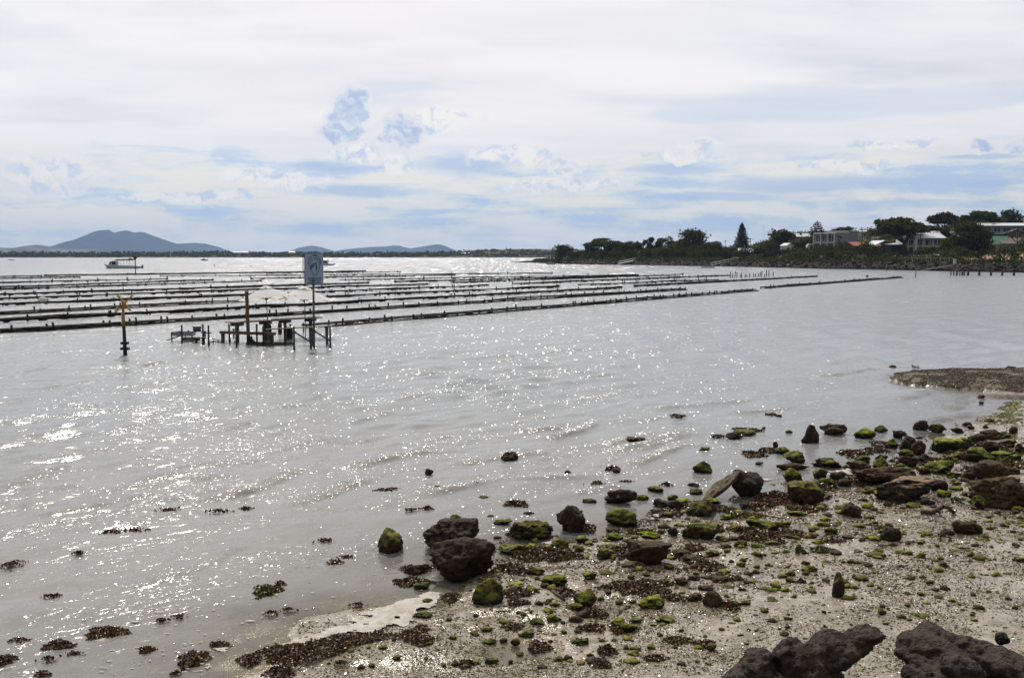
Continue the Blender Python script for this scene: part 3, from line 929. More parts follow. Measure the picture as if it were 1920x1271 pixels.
def tree(name, label, u, v, top_py, w_px, style='round', mat=None, seed=1, lean=0.0, group='trees on the headland', base_cut=0.12, cat='tree', dens=1.0):
    r = np.random.default_rng(seed)
    B = HL(u, v)
    d = B.y
    H = max(CAM_H + (HZ - top_py) / F_PX * d - B.z, 1.5)
    W = w_px / F_PX * d * (1.18 if style != 'sparse' else 1.08)
    root = thing(name, label, cat, tuple(B + Vector((0, 0, -0.15))), 0, group)
    lobes, limbs = [], MB()
    tr = 0.035 * H + 0.05 * W / 3
    if style == 'spread':           # bare forked trunk under a wide broken crown
        nl = 17
        for i in range(nl):
            a = 2 * math.pi * i / nl + r.uniform(-0.3, 0.3)
            rr = W * 0.5 * (0.25 + 0.5 * r.random() ** 0.6)
            cz = H * (0.78 - 0.22 * (rr / (W * 0.5)) ** 2 + 0.06 * r.normal())
            lobes.append([lean * W + rr * math.cos(a), rr * 0.75 * math.sin(a), cz, W * r.uniform(0.08, 0.14), W * r.uniform(0.08, 0.14), H * r.uniform(0.055, 0.10)])
        lobes.append([lean * W, 0, H * 0.9, W * 0.16, W * 0.15, H * 0.09])
    elif style == 'dense':          # leaf right down to the ground
        for i in range(16):
            a = r.uniform(0, 6.28); t = r.random()
            rr = W * 0.5 * (0.72 - 0.35 * t) * r.uniform(0.3, 1)
            lobes.append([lean * W * t + rr * math.cos(a), rr * 0.8 * math.sin(a), H * (0.14 + 0.72 * t), W * r.uniform(0.14, 0.22), W * r.uniform(0.14, 0.2), H * r.uniform(0.10, 0.17)])
    elif style == 'sparse':
        for i in range(13):
            t = r.random()
            rr = W * 0.48 * r.uniform(0.2, 1)
            a = r.uniform(0, 6.28)
            lobes.append([lean * W * t + rr * math.cos(a), rr * 0.6 * math.sin(a), H * (0.4 + 0.55 * t), W * r.uniform(0.05, 0.11), W * r.uniform(0.05, 0.1), H * r.uniform(0.05, 0.1)])
    else:                           # a broad dome
        for i in range(15):
            a = r.uniform(0, 6.28); t = r.random()
            rr = W * 0.5 * (0.78 - 0.5 * t * t) * r.uniform(0.3, 0.95)
            lobes.append([lean * W * t + rr * math.cos(a), rr * 0.8 * math.sin(a), H * (base_cut + 0.14 + (0.74 - base_cut) * t), W * r.uniform(0.12, 0.2), W * r.uniform(0.12, 0.18), H * r.uniform(0.09, 0.15)])
        lobes.append([lean * W, 0, H * 0.84, W * 0.22, W * 0.2, H * 0.15])
    for l in lobes:
        for q in (3, 4, 5):
            l[q] *= 1.28
    zmax = max(l[2] + l[5] * 0.93 for l in lobes)
    x0, x1 = min(l[0] - l[3] * 0.9 for l in lobes), max(l[0] + l[3] * 0.9 for l in lobes)
    for l in lobes:             # fill the crown's measured width and height
        l[2] *= H / zmax
        l[0] = (l[0] - (x0 + x1) / 2) * W / (x1 - x0) + lean * W
        l[3] *= W / (x1 - x0)
    fork = Vector((lean * W * 0.3, 0, H * (0.30 if style == 'spread' else 0.25)))
    limb(limbs, [Vector((0, 0, -0.2)), Vector((lean * W * 0.12, 0, H * 0.14)), fork], tr, tr * 0.75, 8)
    trunk_o = limbs.obj('trunk', M_BARK, root, True)
    lm = MB()
    for l in lobes[::1 if style in ('spread', 'sparse') else 2]:
        c = Vector(l[:3])
        mid = fork.lerp(c, 0.5) + Vector((r.normal() * 0.05 * W, 0, -0.04 * H))
        limb(lm, [fork, mid, c], tr * 0.45, tr * 0.12, 5)
    lm.obj('limbs', M_BARK, root, True)
    s = max(0.42, 0.052 * W) if style != 'sparse' else 0.5
    n = int(np.clip(dens * 8.0 * W * H / (s * s) * (0.55 if style == 'sparse' else 1.0), 400, 5200))
    v_, f_ = leaves(in_lobes(lobes, n, r), s, r, 0.25)
    link('crown', mesh_np('crown', v_, f_, mat or M_LEAF, False), root)
    return root

def norfolk(label, u, v, top_py, w_px, tiers, up, leafy, seed, taper=1.0):
    r = np.random.default_rng(seed)
    B = HL(u, v)
    d = B.y
    H = CAM_H + (HZ - top_py) / F_PX * d - B.z
    W = w_px / F_PX * d
    root = thing('norfolk_pine', label, 'tree', tuple(B), 0, 'trees on the headland')
    t = MB(); t.tube((0, 0, -0.2), (0, 0, H * 0.98), 0.022 * H, 0.02, 8)
    t.obj('trunk', M_BARK, root, True)
    br = MB(); cen = []
    for k in range(tiers):
        q = k / (tiers - 1)
        z = H * (0.16 + 0.81 * q)
        L = W * 0.5 * (1 - q) ** taper + 0.25
        nb = 7
        for j in range(nb):
            a = 2 * math.pi * (j + r.uniform(-0.2, 0.2)) / nb + k * 0.7
            dx, dy = math.cos(a), math.sin(a)
            LL = L * r.uniform(0.82, 1.12)
            mid = Vector((dx * LL * 0.5, dy * LL * 0.5, z + up * LL * 0.12))
            tip = Vector((dx * LL, dy * LL, z + up * LL * 0.45))
            limb(br, [Vector((0, 0, z)), mid, tip], 0.035 + 0.008 * LL, 0.02, 4)
            m = int(leafy * LL / 0.3) + 3
            for i in range(m):
                g_ = r.uniform(0.12, 1.0)
                p = Vector((0, 0, z)).lerp(mid, g_ * 2) if g_ < 0.5 else mid.lerp(tip, g_ * 2 - 1)
                wd = 0.10 + 0.05 * LL
                cen.append((p.x + r.normal() * wd * dy * 0.8, p.y - r.normal() * wd * dx * 0.8, p.z + r.normal() * 0.10))
    br.obj('branches', M_BARK, root, True)
    v_, f_ = leaves(cen, 0.42, r, 0.55)
    link('crown', mesh_np('crown', v_, f_, M_PINE, False), root)
    return root

tree('gum_tree', 'small round dark tree alone at the rocky tip of the headland', 1054, 14, 458, 44, 'dense', M_LEAF, 101)
tree('gum_tree', 'flat-topped tree whose crown overhangs its bare trunk beside the small tip tree', 1126, 34, 446.5, 64, 'spread', M_LEAF, 102, 0.06)
tree('tea_tree', 'dark ragged tree just behind the flat-topped overhanging tree', 1180, 40, 452, 46, 'dense', M_LEAF2, 103)
tree('tea_tree', 'thin twisted tree with a small tufted top next to the dark ragged one', 1203, 48, 449.5, 30, 'sparse', M_LEAF2, 104)
tree('gum_tree', 'see-through tree with thin pale foliage leading up to the largest crown', 1237, 50, 445, 56, 'sparse', M_LEAF, 105, 0, dens=1.6)
tree('tea_tree', 'dark upright tree leaning against the largest crown on the headland point', 1258, 46, 442, 30, 'dense', M_LEAF2, 106)
tree('gum_tree', 'largest spreading gum on the point, tall dark crown above the scrub', 1294, 50, 430, 66, 'round', M_LEAF, 107, 0.05)
tree('tea_tree', 'dark rounded tree between the largest gum and the power pole', 1336, 38, 452, 48, 'dense', M_LEAF2, 108)
tree('tea_tree', 'low bushy tree below the tall dense norfolk pine', 1366, 40, 459, 26, 'dense', M_SHRUB, 109)
norfolk('tall dense norfolk pine with drooping tiers behind the pale roof', 1389, 62, 417.5, 33, 26, 0.10, 5.0, 110, 0.72)
norfolk('young norfolk pine with open upswept tiers beside the grey block', 1529, 92, 414.5, 42, 12, 0.6, 3.4, 111, 0.62)
tree('fig_tree', 'broad dome-shaped green tree between the two norfolk pines', 1453, 66, 430.5, 62, 'round', M_LEAF, 112, 0, base_cut=0.0, dens=1.3)
tree('tea_tree', 'low green tree in front of the young norfolk pine', 1512, 84, 446, 36, 'dense', M_SHRUB, 113)
tree('tea_tree', 'dark low tree filling the gap behind the small white house', 1493, 86, 451, 30, 'dense', M_LEAF2, 114)
tree('gum_tree', 'thin tree with yellowish tufts showing over the roof of the grey block', 1580, 150, 424.5, 46, 'sparse', M_SHRUB, 115, 0, dens=1.2)
tree('tea_tree', 'low dark tree on the ridge beyond the grey block', 1640, 190, 429, 52, 'dense', M_LEAF2, 116)
tree('tea_tree', 'pale green bush tree on the ridge over the red roof', 1664, 150, 439, 40, 'dense', M_SHRUB, 117)
tree('gum_tree', 'wide leaning gum with a forked bare trunk in front of the timber garage', 1694, 46, 408, 86, 'spread', M_LEAF, 118, -0.04, dens=1.5)
tree('gum_tree', 'umbrella-shaped gum crown on the skyline behind the white house', 1764, 135, 398.5, 54, 'spread', M_LEAF2, 119, 0.02, dens=1.5)
tree('fig_tree', 'massive dark tree reaching the ground beside the white balcony house', 1806, 36, 413, 84, 'round', M_LEAF, 120, 0, base_cut=-0.05, dens=1.5)
tree('gum_tree', 'broad gum crown on the skyline above the massive dark tree', 1832, 140, 396, 74, 'spread', M_LEAF, 121, 0.03, dens=1.5)
tree('gum_tree', 'domed dark tree on the hilltop at the right edge', 1893, 200, 393, 48, 'round', M_LEAF2, 122, 0, base_cut=0.15)
tree('tea_tree', 'low tree filling the slope below the hilltop gums', 1862, 165, 409, 48, 'dense', M_LEAF, 123)
for i_, (u_, v_, t_, w_, l_) in enumerate([
        (1086, 22, 470, 34, 'low dark thicket tree right of the tip tree'), (1112, 30, 461, 36, 'dark thicket tree under the overhanging crown'), (1150, 38, 458, 44, 'dense dark tree at the right end of the flat-topped crown'),
        (1166, 52, 455, 34, 'dark tree standing behind the ragged tree'), (1218, 40, 464, 40, 'low dense tree below the tufted thin tree'), (1244, 32, 462, 44, 'dense low tree in front of the see-through tree'),
        (1276, 60, 446, 36, 'dark tree filling the near side of the largest gum'), (1316, 44, 458, 40, 'dense low tree right below the largest gum'), (1352, 54, 468, 34, 'low dense tree at the foot of the thin power pole'),
        (1418, 56, 466, 34, 'low dense tree between the pale roof and the dome-shaped tree'), (1545, 104, 452, 34, 'dark tree close behind the grey block'), (1662, 70, 452, 40, 'dark tree rising behind the orange and zinc roofs'),
        (1786, 60, 448, 44, 'dark tree covering the right part of the white balcony house'), (1845, 60, 452, 26, 'dark tree at the corner of the green roof'), (1916, 60, 440, 40, 'leafy tree at the right edge beside the bare tree')]):
    tree('tea_tree', l_, u_, v_, t_, w_, 'dense', [M_LEAF2, M_LEAF, M_SHRUB][i_ % 3], 200 + i_)
tree('tea_tree', 'tangled tree trimming the middle of the white house roof', 1745, 88, 424, 60, 'sparse', M_LEAF2, 124, 0, dens=2.2)
# the bare tree in front of the green-roofed house
def bare_tree(label, u, v, top_py, w_px, seed):
    r = np.random.default_rng(seed)
    B = HL(u, v); d = B.y
    H = CAM_H + (HZ - top_py) / F_PX * d - B.z
    W = w_px / F_PX * d
    root = thing('bare_tree', label, 'tree', tuple(B), 0, 'trees on the headland')
    t = MB(); tw = MB()
    limb(t, [Vector((0, 0, -0.2)), Vector((0.1, 0, H * 0.2)), Vector((0, 0, H * 0.38))], 0.26, 0.2, 7)
    t.obj('trunk', M_BARK, root, True)
    def grow(p, dirv, L, rad, depth):
        q = p + dirv * L
        tw.tube(p, q, rad, rad * 0.65, 4, False)
        if depth == 0:
            return
        for _ in range(3):
            nd = (dirv + Vector((r.normal() * 0.5, r.normal() * 0.5, r.normal() * 0.3 + 0.12))).normalized()
            grow(q, nd, L * r.uniform(0.62, 0.85), rad * 0.62, depth - 1)
    for k in range(6):
        a = k * 1.05 + 0.3
        grow(Vector((0, 0, H * 0.36)), Vector((math.cos(a) * 0.9, math.sin(a) * 0.6, 0.75)).normalized(), W * 0.2, 0.12, 4)
    tw.obj('branches', simple('bare_twigs', (0.10, 0.065, 0.045), 0.9, 0.2), root, False)
bare_tree('leafless brown tree spreading in front of the green-roofed house', 1903, 44, 424, 52, 125)

SHR = [  # u, v, width px, height px, material
    (1075, 12, 26, 12, 2), (1100, 16, 30, 13, 0), (1128, 14, 34, 14, 2), (1158, 14, 34, 15, 0), (1186, 16, 34, 17, 0), (1212, 15, 32, 16, 2), (1240, 18, 38, 19, 0),
    (1270, 20, 40, 20, 2), (1300, 20, 44, 20, 0), (1330, 20, 40, 18, 2), (1352, 24, 30, 18, 0), (1360, 14, 34, 14, 1), (1395, 22, 44, 20, 0), (1420, 28, 36, 18, 1), (1383, 30, 24, 14, 3),
    (1445, 34, 44, 22, 2), (1462, 20, 40, 17, 1), (1436, 14, 34, 12, 1), (1480, 26, 30, 16, 0), (1500, 22, 38, 18, 1), (1492, 12, 50, 15, 0), (1530, 24, 46, 20, 2), (1524, 12, 44, 16, 0),
    (1556, 26, 40, 20, 0), (1578, 34, 30, 24, 3), (1560, 12, 46, 16, 2), (1600, 26, 46, 20, 2), (1592, 13, 50, 15, 0), (1626, 30, 40, 24, 3), (1638, 26, 34, 20, 0), (1632, 14, 36, 13, 1),
    (1662, 14, 42, 12, 3), (1650, 20, 26, 12, 1), (1690, 17, 44, 15, 1), (1718, 18, 36, 15, 1), (1738, 20, 44, 17, 0), (1766, 18, 46, 17, 3), (1800, 18, 48, 20, 0), (1834, 16, 24, 14, 1),
    (1870, 10, 44, 20, 4), (1896, 9, 48, 20, 4), (1919, 22, 26, 22, 0), (1914, 46, 24, 22, 3)]
_sm = [M_SHRUB, M_SHRUB2, M_LEAF2, M_HEDGE, M_HEDGE]
SHR = [(u, v, w * 1.15, h * 1.45, m_) for u, v, w, h, m_ in SHR]
_sk = ['olive', 'grey brown', 'dark', 'bright green', 'clipped rounded green']
_place = lambda u: ('near the headland tip' if u < 1110 else 'under the flat-topped tree' if u < 1200 else 'below the largest gum' if u < 1322 else 'by the long white gangway' if u < 1385
                    else 'below the dome-shaped tree' if u < 1490 else 'below the caravan' if u < 1550 else 'in front of the grey block' if u < 1612 else 'below the red roof' if u < 1655
                    else 'below the timber garage' if u < 1712 else 'below the white balcony house' if u < 1780 else 'under the massive dark tree' if u < 1845 else 'below the green-roofed house')
_used = {}
for k, (u, v, w, h, mk) in enumerate(SHR):
    r = np.random.default_rng(400 + k)
    B = HL(u, v); d = B.y
    W, H = w / F_PX * d, h / F_PX * d
    lab = f'{_sk[mk]} shrub on the bank {_place(u)}'
    c_ = _used.get(lab, 0); _used[lab] = c_ + 1
    lab += ['', ', a little further along', ', the third along', ', the fourth along'][c_]
    root = thing('shrub', lab, 'shrub', tuple(B + Vector((0, 0, -0.1))), 0, 'shrubs along the headland bank')
    lobes = []
    for i in range(9):
        a = r.uniform(0, 6.28); rr = W * 0.5 * r.uniform(0.1, 0.75)
        lobes.append([rr * math.cos(a), rr * 0.6 * math.sin(a), H * r.uniform(0.3, 0.68), W * r.uniform(0.14, 0.24), W * r.uniform(0.14, 0.22), H * r.uniform(0.22, 0.34)])
    v_, f_ = leaves(in_lobes(lobes, int(np.clip(2.6 * W * H / 0.16, 250, 900)), r, 0.5), 0.42, r, 0.2)
    link('foliage', mesh_np('foliage', v_, f_, _sm[mk], False), root)
    t = MB()
    for i in range(4):
        l = lobes[i]
        t.tube((0, 0, -0.1), tuple(l[:3]), 0.05, 0.02, 5)
    t.obj('stems', M_BARK, root)

# ground cover on the slopes behind: low scrub, one mass
r_ = np.random.default_rng(77)
CLEAR = [(1530, 1625, 55, 95), (1590, 1672, 22, 60), (1625, 1700, 22, 60), (1690, 1800, 26, 70), (1805, 1990, 8, 80), (1380, 1400, 40, 70), (1465, 1545, 60, 84), (1815, 1990, 110, 160)]
cen = []
for k in range(26000):
    u = r_.uniform(1000, 2250); v = r_.uniform(5.0, float(land_w(u)) * 0.9) if r_.random() > 0.2 else r_.uniform(5.0, 14)
    if any(a < u < b and c < v < d for a, b, c, d in CLEAR):
        continue
    lowv = v < 14
    if not lowv and float(N1(np.array([u * 0.045]), np.array([v * 0.06]))[0]) + 0.9 * float(N2(np.array([u * 0.15]), np.array([v * 0.2]))[0]) < (-0.15 if v > 60 else 0.1):
        continue
    if lowv and r_.random() < 0.45:
        continue
    p = HL(u, v)
    hh = 0.25 + 1.3 * r_.random() ** 2 * (1.6 if v > 90 else 1.0)
    for j in range(2):
        cen.append((p.x + r_.normal() * 0.4, p.y + r_.normal() * 0.4, p.z + hh * (j + 0.5) / 2))
v_, f_ = leaves(cen, 0.85, r_, 0.2)
tag(link('hillside_scrub', mesh_np('hillside_scrub', v_, f_, M_SHRUB, False)), kind='stuff')
# ------------------------------------------------------------------ buildings on the slope
def flat_mat(name, c, rough=0.6, var=0.08, sc=0.8, spec=0.3):
    return simple(name, c, rough, var, sc, 0.0, spec)
M_GREYW = flat_mat('grey_render', (0.21, 0.215, 0.235))
M_WHITE = flat_mat('white_paint', (0.60, 0.60, 0.60))
M_CREAM = flat_mat('cream_render', (0.40, 0.31, 0.23))
M_YEL = flat_mat('ochre_render', (0.42, 0.27, 0.08))
M_TIMB = flat_mat('dark_timber', (0.055, 0.042, 0.036), 0.8, 0.3)
M_BRICKW = flat_mat('tan_brick', (0.24, 0.19, 0.15), 0.85, 0.2)
M_RED = flat_mat('orange_tiles', (0.26, 0.095, 0.055), 0.8, 0.15)
M_GRN = flat_mat('green_sheet', (0.035, 0.135, 0.065), 0.45, 0.1)
M_ZINC = flat_mat('zinc_sheet', (0.50, 0.53, 0.57), 0.4, 0.08)
M_WROOF = flat_mat('white_sheet', (0.54, 0.54, 0.54), 0.32, 0.05)
M_SLATE = flat_mat('slate_grey', (0.11, 0.12, 0.14), 0.6, 0.1)
M_GLASS = flat_mat('dark_glass', (0.018, 0.021, 0.027), 0.12, 0.1, 0.5, 0.6)
M_BLUEG = flat_mat('blue_grey_paint', (0.16, 0.20, 0.26), 0.5, 0.1)
M_STEEL = flat_mat('galvanised', (0.36, 0.37, 0.38), 0.5, 0.15, 4.0)
M_DARKM = flat_mat('dark_metal', (0.03, 0.03, 0.033), 0.5, 0.2, 4.0)

def building(name, label, u, v, w_px, d_m, yaw_deg, cat='house', z_off=-0.3):
    """an Empty at the front corner; x runs along the front, y into the block"""
    B = HL(u, v, z_off)
    root = thing(name, label, cat, tuple(B), R(yaw_deg), 'houses on the headland' if cat == 'house' else None)
    return root, w_px / F_PX * B.y

def window(root, x, z, w, h, face='front', dep=0.0, mull=1, frame=M_WHITE, y=0.0):
    """a glazed opening proud of its wall: frame (> pane)"""
    f = MB(); t = 0.09
    p = MB()
    def bx(m_, a0, a1, z0, z1, o0, o1):
        if face == 'front':
            m_.box(((a0 + a1) / 2, y - (o0 + o1) / 2, (z0 + z1) / 2), (a1 - a0, o1 - o0, z1 - z0))
        elif face == 'left':
            m_.box((y - (o0 + o1) / 2, (a0 + a1) / 2, (z0 + z1) / 2), (o1 - o0, a1 - a0, z1 - z0))
    bx(f, x, x + w, z, z + t, 0, 0.07); bx(f, x, x + w, z + h - t, z + h, 0, 0.07)
    for i in range(mull + 1):
        xx = x + (w - t) * i / mull
        bx(f, xx, xx + t, z + t, z + h - t, 0, 0.068)
    bx(p, x + 0.03, x + w - 0.03, z + 0.03, z + h - 0.03, -0.02, 0.03)
    o = f.obj('window', frame, root)
    p.obj('pane', M_GLASS, o)
    return o

def gable_roof(x0, x1, y0, y1, z0, rise, along='x', over=0.5, th=0.14):
    """two pitched sheets and their thickness"""
    b = MB()
    x0 -= over; x1 += over; y0 -= over; y1 += over
    if along == 'x':
        ym = (y0 + y1) / 2
        A = [(x0, y0, z0), (x1, y0, z0), (x1, ym, z0 + rise), (x0, ym, z0 + rise), (x0, y1, z0), (x1, y1, z0)]
        f = [[0, 1, 2, 3], [3, 2, 5, 4]]
    else:
        xm = (x0 + x1) / 2
        A = [(x0, y0, z0), (xm, y0, z0 + rise), (xm, y1, z0 + rise), (x0, y1, z0), (x1, y0, z0), (x1, y1, z0)]
        f = [[0, 1, 2, 3], [1, 4, 5, 2]]
    n = len(A)
    V = A + [(a, b_, c + th) for a, b_, c in A]
    Q = [q[::-1] for q in f] + [[i + n for i in q] for q in f]
    edges = {}
    for q in f:
        for i in range(4):
            e = (q[i], q[(i + 1) % 4]); k = tuple(sorted(e))
            edges[k] = None if k in edges else e
    Q += [[e[0], e[1], e[1] + n, e[0] + n] for e in edges.values() if e]
    b.add(V, Q)
    return b

def gable_wall(b, x0, x1, y, z0, rise, th=0.2, along='y'):
    xm = (x0 + x1) / 2
    V = [(x0, y, z0), (x1, y, z0), (xm, y, z0 + rise), (x0, y + th, z0), (x1, y + th, z0), (xm, y + th, z0 + rise)]
    b.add(V, [[0, 3, 4, 1], [1, 4, 5, 2], [2, 5, 3, 0]], [[0, 1, 2], [3, 5, 4]])

# the grey block of flats with white balcony frames
root, _ = building('apartment_block', 'big grey flat-roofed block with white balcony frames on its seaward side', 1564, 68, 81, 10, 36, 'building')
b = MB(); b.box((4.0, 5.0, 3.4), (8.0, 10.0, 7.4)); b.box((11.2, 4.8, 3.75), (6.4, 9.6, 8.1))
b.obj('wall', M_GREYW, root)
b = MB(); b.box((4.0, 5.0, 7.2), (8.3, 10.3, 0.22)); b.box((11.2, 4.8, 7.92), (6.7, 9.9, 0.22)); b.obj('roof', M_WROOF, root)
window(root, 1.2, 5.0, 2.6, 1.0, y=0.0, mull=2); window(root, 1.2, 1.7, 2.4, 1.9, y=0.0, mull=1, frame=M_BLUEG)
b = MB(); b.bar((1.0, -0.55, 6.25), (4.0, -0.55, 5.95), 1.1, 0.08); b.obj('awning', M_WHITE, root)
for i in range(3):
    y0 = 0.7 + i * 3.0
    for k in range(2):
        z0 = 0.4 + k * 3.15 + (0.2 if k else 0)
        window(root, y0, z0, 2.5, 2.5, 'left', mull=2)
        b = MB(); b.box((-0.75, y0 + 1.25, z0 + 0.95), (0.06, 2.5, 0.06)); b.box((-0.75, y0 + 1.25, z0 + 0.45), (0.06, 2.5, 0.05))
        b.obj('balcony_rail', M_STEEL, root)
for y in (0.1, 3.3, 6.4, 9.8):
    b = MB(); b.box((-0.8, y, 3.4), (0.32, 0.24, 7.2)); b.obj('column', M_WHITE, root)
for z in (3.45, 7.0):
    b = MB(); b.box((-0.52, 5.0, z), (0.9, 10.0, 0.26)); b.obj('balcony_slab', M_WHITE, root)

# orange-roofed house, zinc-roofed timber house beside it
root, W = building('house', 'low house with an orange tiled roof partly behind the grey block', 1600, 44, 52, 8, 4)
b = MB(); b.box((W / 2, 4, 1.5), (W, 8, 3.3)); b.obj('wall', M_BRICKW, root)
gable_roof(0, W, 0, 8, 3.1, 1.5, over=0.9).obj('roof', M_RED, root)
window(root, 1.2, 0.9, 1.3, 1.5); window(root, 3.4, 0.9, 1.4, 1.5, frame=M_CREAM); window(root, 5.8, 0.4, 1.1, 2.1)
root, W = building('house', 'brick house with a shiny zinc hip roof next to the orange tiled roof', 1634, 40, 44, 9, 4)
b = MB(); b.box((W / 2, 4.5, 1.4), (W, 9, 3.2)); b.obj('wall', M_TIMB, root)
gable_roof(0, W, 0, 9, 3.0, 2.1, 'y', over=0.7).obj('roof', M_ZINC, root)
b = MB(); b.box((W / 2, -0.95, 2.95), (W + 1.4, 0.5, 0.12)); b.obj('gutter', M_WHITE, root)
window(root, 0.8, 0.7, 1.3, 1.6); window(root, 3.2, 0.7, 1.5, 1.6)
root, W = building('garage', 'dark timber garage with a white sheet roof behind the leaning gum', 1668, 42, 34, 8, 4)
b = MB(); b.box((W / 2, 4, 1.6), (W, 8, 3.6)); b.obj('wall', M_TIMB, root)
b = MB(); b.bar((W / 2, -0.5, 3.55), (W / 2, 8.4, 4.1), W + 0.8, 0.14); b.obj('roof', M_WROOF, root)
b = MB(); b.box((W * 0.35, -0.04, 1.2), (2.6, 0.08, 2.2)); b.obj('door', M_DARKM, root)

# white two-storey house with a balcony
root, W = building('house', 'white two-storey house with balcony posts and a bright white roof', 1698, 46, 70, 9, 3)
b = MB(); b.box((W / 2, 5.1, 2.6), (W, 8, 5.6)); b.obj('wall', M_WHITE, root)
gable_roof(2.8, W, -0.6, 9, 5.3, 1.7, 'x', over=0.5).obj('roof', M_WROOF, root)
b = MB(); b.bar((1.35, -0.6, 4.75), (1.35, 6, 5.2), 3.1, 0.14); b.obj('side_roof', M_ZINC, root)
b = MB(); b.box((W / 2, 0.2, 2.55), (W, 1.8, 0.2)); b.obj('balcony', M_WHITE, root)
for i in range(6):
    b = MB(); b.box((0.15 + (W - 0.3) * i / 5, -0.6, 2.5), (0.17, 0.17, 5.0)); b.obj('post', M_WHITE, root)
b = MB(); b.box((W / 2, -0.68, 3.6), (W, 0.06, 0.08))
for i in range(26):
    b.box((0.2 + (W - 0.4) * i / 25, -0.68, 3.13), (0.04, 0.04, 0.9))
b.obj('railing', M_ZINC, root)
for i in range(4):
    window(root, 0.5 + i * W / 4.1, 2.95, W / 5.4, 2.0, y=1.1, mull=2)
for i in range(3):
    window(root, 0.8 + i * W / 3.1, 0.2, W / 5.0, 2.0, y=1.1, mull=1)
b = MB(); b.box((2.6, -0.2, 2.6), (0.9, 1.6, 5.6)); b.obj('stair_wall', M_WHITE, root)

# small white gabled house, low white roofs
root, W = building('house', 'small white two-storey gabled house below the dome-shaped tree', 1473, 36, 14, 5, 12)
b = MB(); b.box((W / 2, 2.5, 2.0), (W, 5, 4.4)); gable_wall(b, 0, W, 0.0, 4.2, 1.0); b.obj('wall', M_WHITE, root)
gable_roof(0, W, 0, 5, 4.2, 1.0, 'y', over=0.3).obj('roof', M_WROOF, root)
window(root, 0.35, 2.2, 0.7, 1.4, frame=M_STEEL); window(root, W - 1.05, 2.2, 0.7, 1.4, frame=M_STEEL); window(root, 0.5, 0.2, 0.8, 1.3, frame=M_STEEL)
root, W = building('shed', 'low brown shed attached beside the small white gabled house', 1483, 40, 16, 4, 6, 'shed')
b = MB(); b.box((W / 2, 2, 1.2), (W, 4, 2.6)); b.obj('wall', M_BRICKW, root)
b = MB(); b.bar((W / 2, -0.3, 2.6), (W / 2, 4.3, 2.8), W + 0.5, 0.1); b.obj('roof', M_TIMB, root)
root, W = building('house', 'house showing only a pale blue-white roof below the tall dense pine', 1384, 38, 24, 7, -14)
b = MB(); b.box((W / 2, 3.5, 1.2), (W, 7, 2.8)); b.obj('wall', M_BRICKW, root)
gable_roof(0, W, 0, 7, 2.5, 1.7, 'x', over=0.5).obj('roof', M_ZINC, root)
window(root, 1.0, 0.7, 1.2, 1.2)
root, W = building('house', 'distant house with a pale pitched roof and a round vent on the skyline', 1476, 165, 42, 8, 4)
b = MB(); b.box((W / 2, 4, 1.4), (W, 8, 3.4)); b.obj('wall', M_BRICKW, root)
gable_roof(0, W, 0, 8, 3.0, 1.7, 'x', over=0.6).obj('roof', M_ZINC, root)
b = MB(); b.tube((W * 0.62, 2.2, 4.0), (W * 0.62, 2.2, 5.0), 0.55, 0.5, 10); b.obj('vent', M_DARKM, root)
root, W = building('house', 'house with two bright roof ends showing through the trees above the white house', 1738, 120, 54, 9, 2)
b = MB(); b.box((W / 2, 4.5, 1.4), (W, 9, 3.4)); b.obj('wall', M_SLATE, root)
gable_roof(0, W / 2, 0, 9, 3.1, 1.4, 'x', over=0.3).obj('roof', M_WROOF, root)
gable_roof(W / 2 + 0.7, W, 0, 9, 3.1, 1.4, 'x', over=0.3).obj('roof', M_WROOF, root)

# green-roofed house at the right edge
root, W = building('house', 'cream house with a green sheet roof and ochre verandah', 1836, 42, 104, 9, -3)
b = MB(); b.box((3.0, 6.0, 1.4), (5.4, 6, 3.2)); b.obj('verandah_wall', M_YEL, root)
b = MB(); b.box((W / 2 + 4.2, 4.5, 1.5), (W - 7.6, 7.6, 3.4)); b.obj('wall', M_CREAM, root)
b = MB()
b.add([(-0.8, 0.4, 3.0), (7.4, 0.4, 3.0), (10.4, 5.2, 5.6), (3.8, 5.2, 5.6), (-0.8, 0.4, 3.14), (7.4, 0.4, 3.14), (10.4, 5.2, 5.74), (3.8, 5.2, 5.74)],
      [[0, 3, 2, 1], [4, 5, 6, 7], [0, 1, 5, 4], [1, 2, 6, 5], [2, 3, 7, 6], [3, 0, 4, 7]])
b.obj('roof', M_GRN, root)
gable_roof(6.9, W, 0.6, 9, 3.2, 1.9, 'x', over=0.6).obj('roof', flat_mat('brown_sheet', (0.13, 0.10, 0.075)), root)
for i in range(3):
    b = MB(); b.box((0.2 + i * 2.9, 0.8, 1.5), (0.16, 0.16, 3.0)); b.obj('post', M_TIMB, root)
b = MB(); b.box((2.6, 0.7, 0.3), (6.0, 0.15, 1.2)); b.obj('low_wall', M_SLATE, root)
b = MB(); b.box((13.6, -0.6, 0.4), (5.0, 0.15, 1.5)); b.obj('low_wall', M_SLATE, root)
window(root, 7.0, 0.5, 1.6, 2.2, y=0.7, mull=2); window(root, 9.0, 0.9, 1.6, 1.8, y=0.7, mull=2); window(root, 12.6, 0.6, 2.0, 2.0, y=0.7, mull=2); window(root, 1.2, 0.8, 1.7, 1.5, y=3.0, mull=2)
b = MB(); b.box((8.0, -0.9, 0.25), (2.0, 1.2, 1.0)); b.obj('steps', M_CREAM, root)
b = MB(); b.box((14.0, -0.1, 3.15), (5.5, 0.3, 0.25)); b.obj('fascia', M_WHITE, root)
root, W = building('shed', 'plain pale wall of a large shed between the dark tree and the green roof', 1822, 62, 48, 9, 10, 'shed')
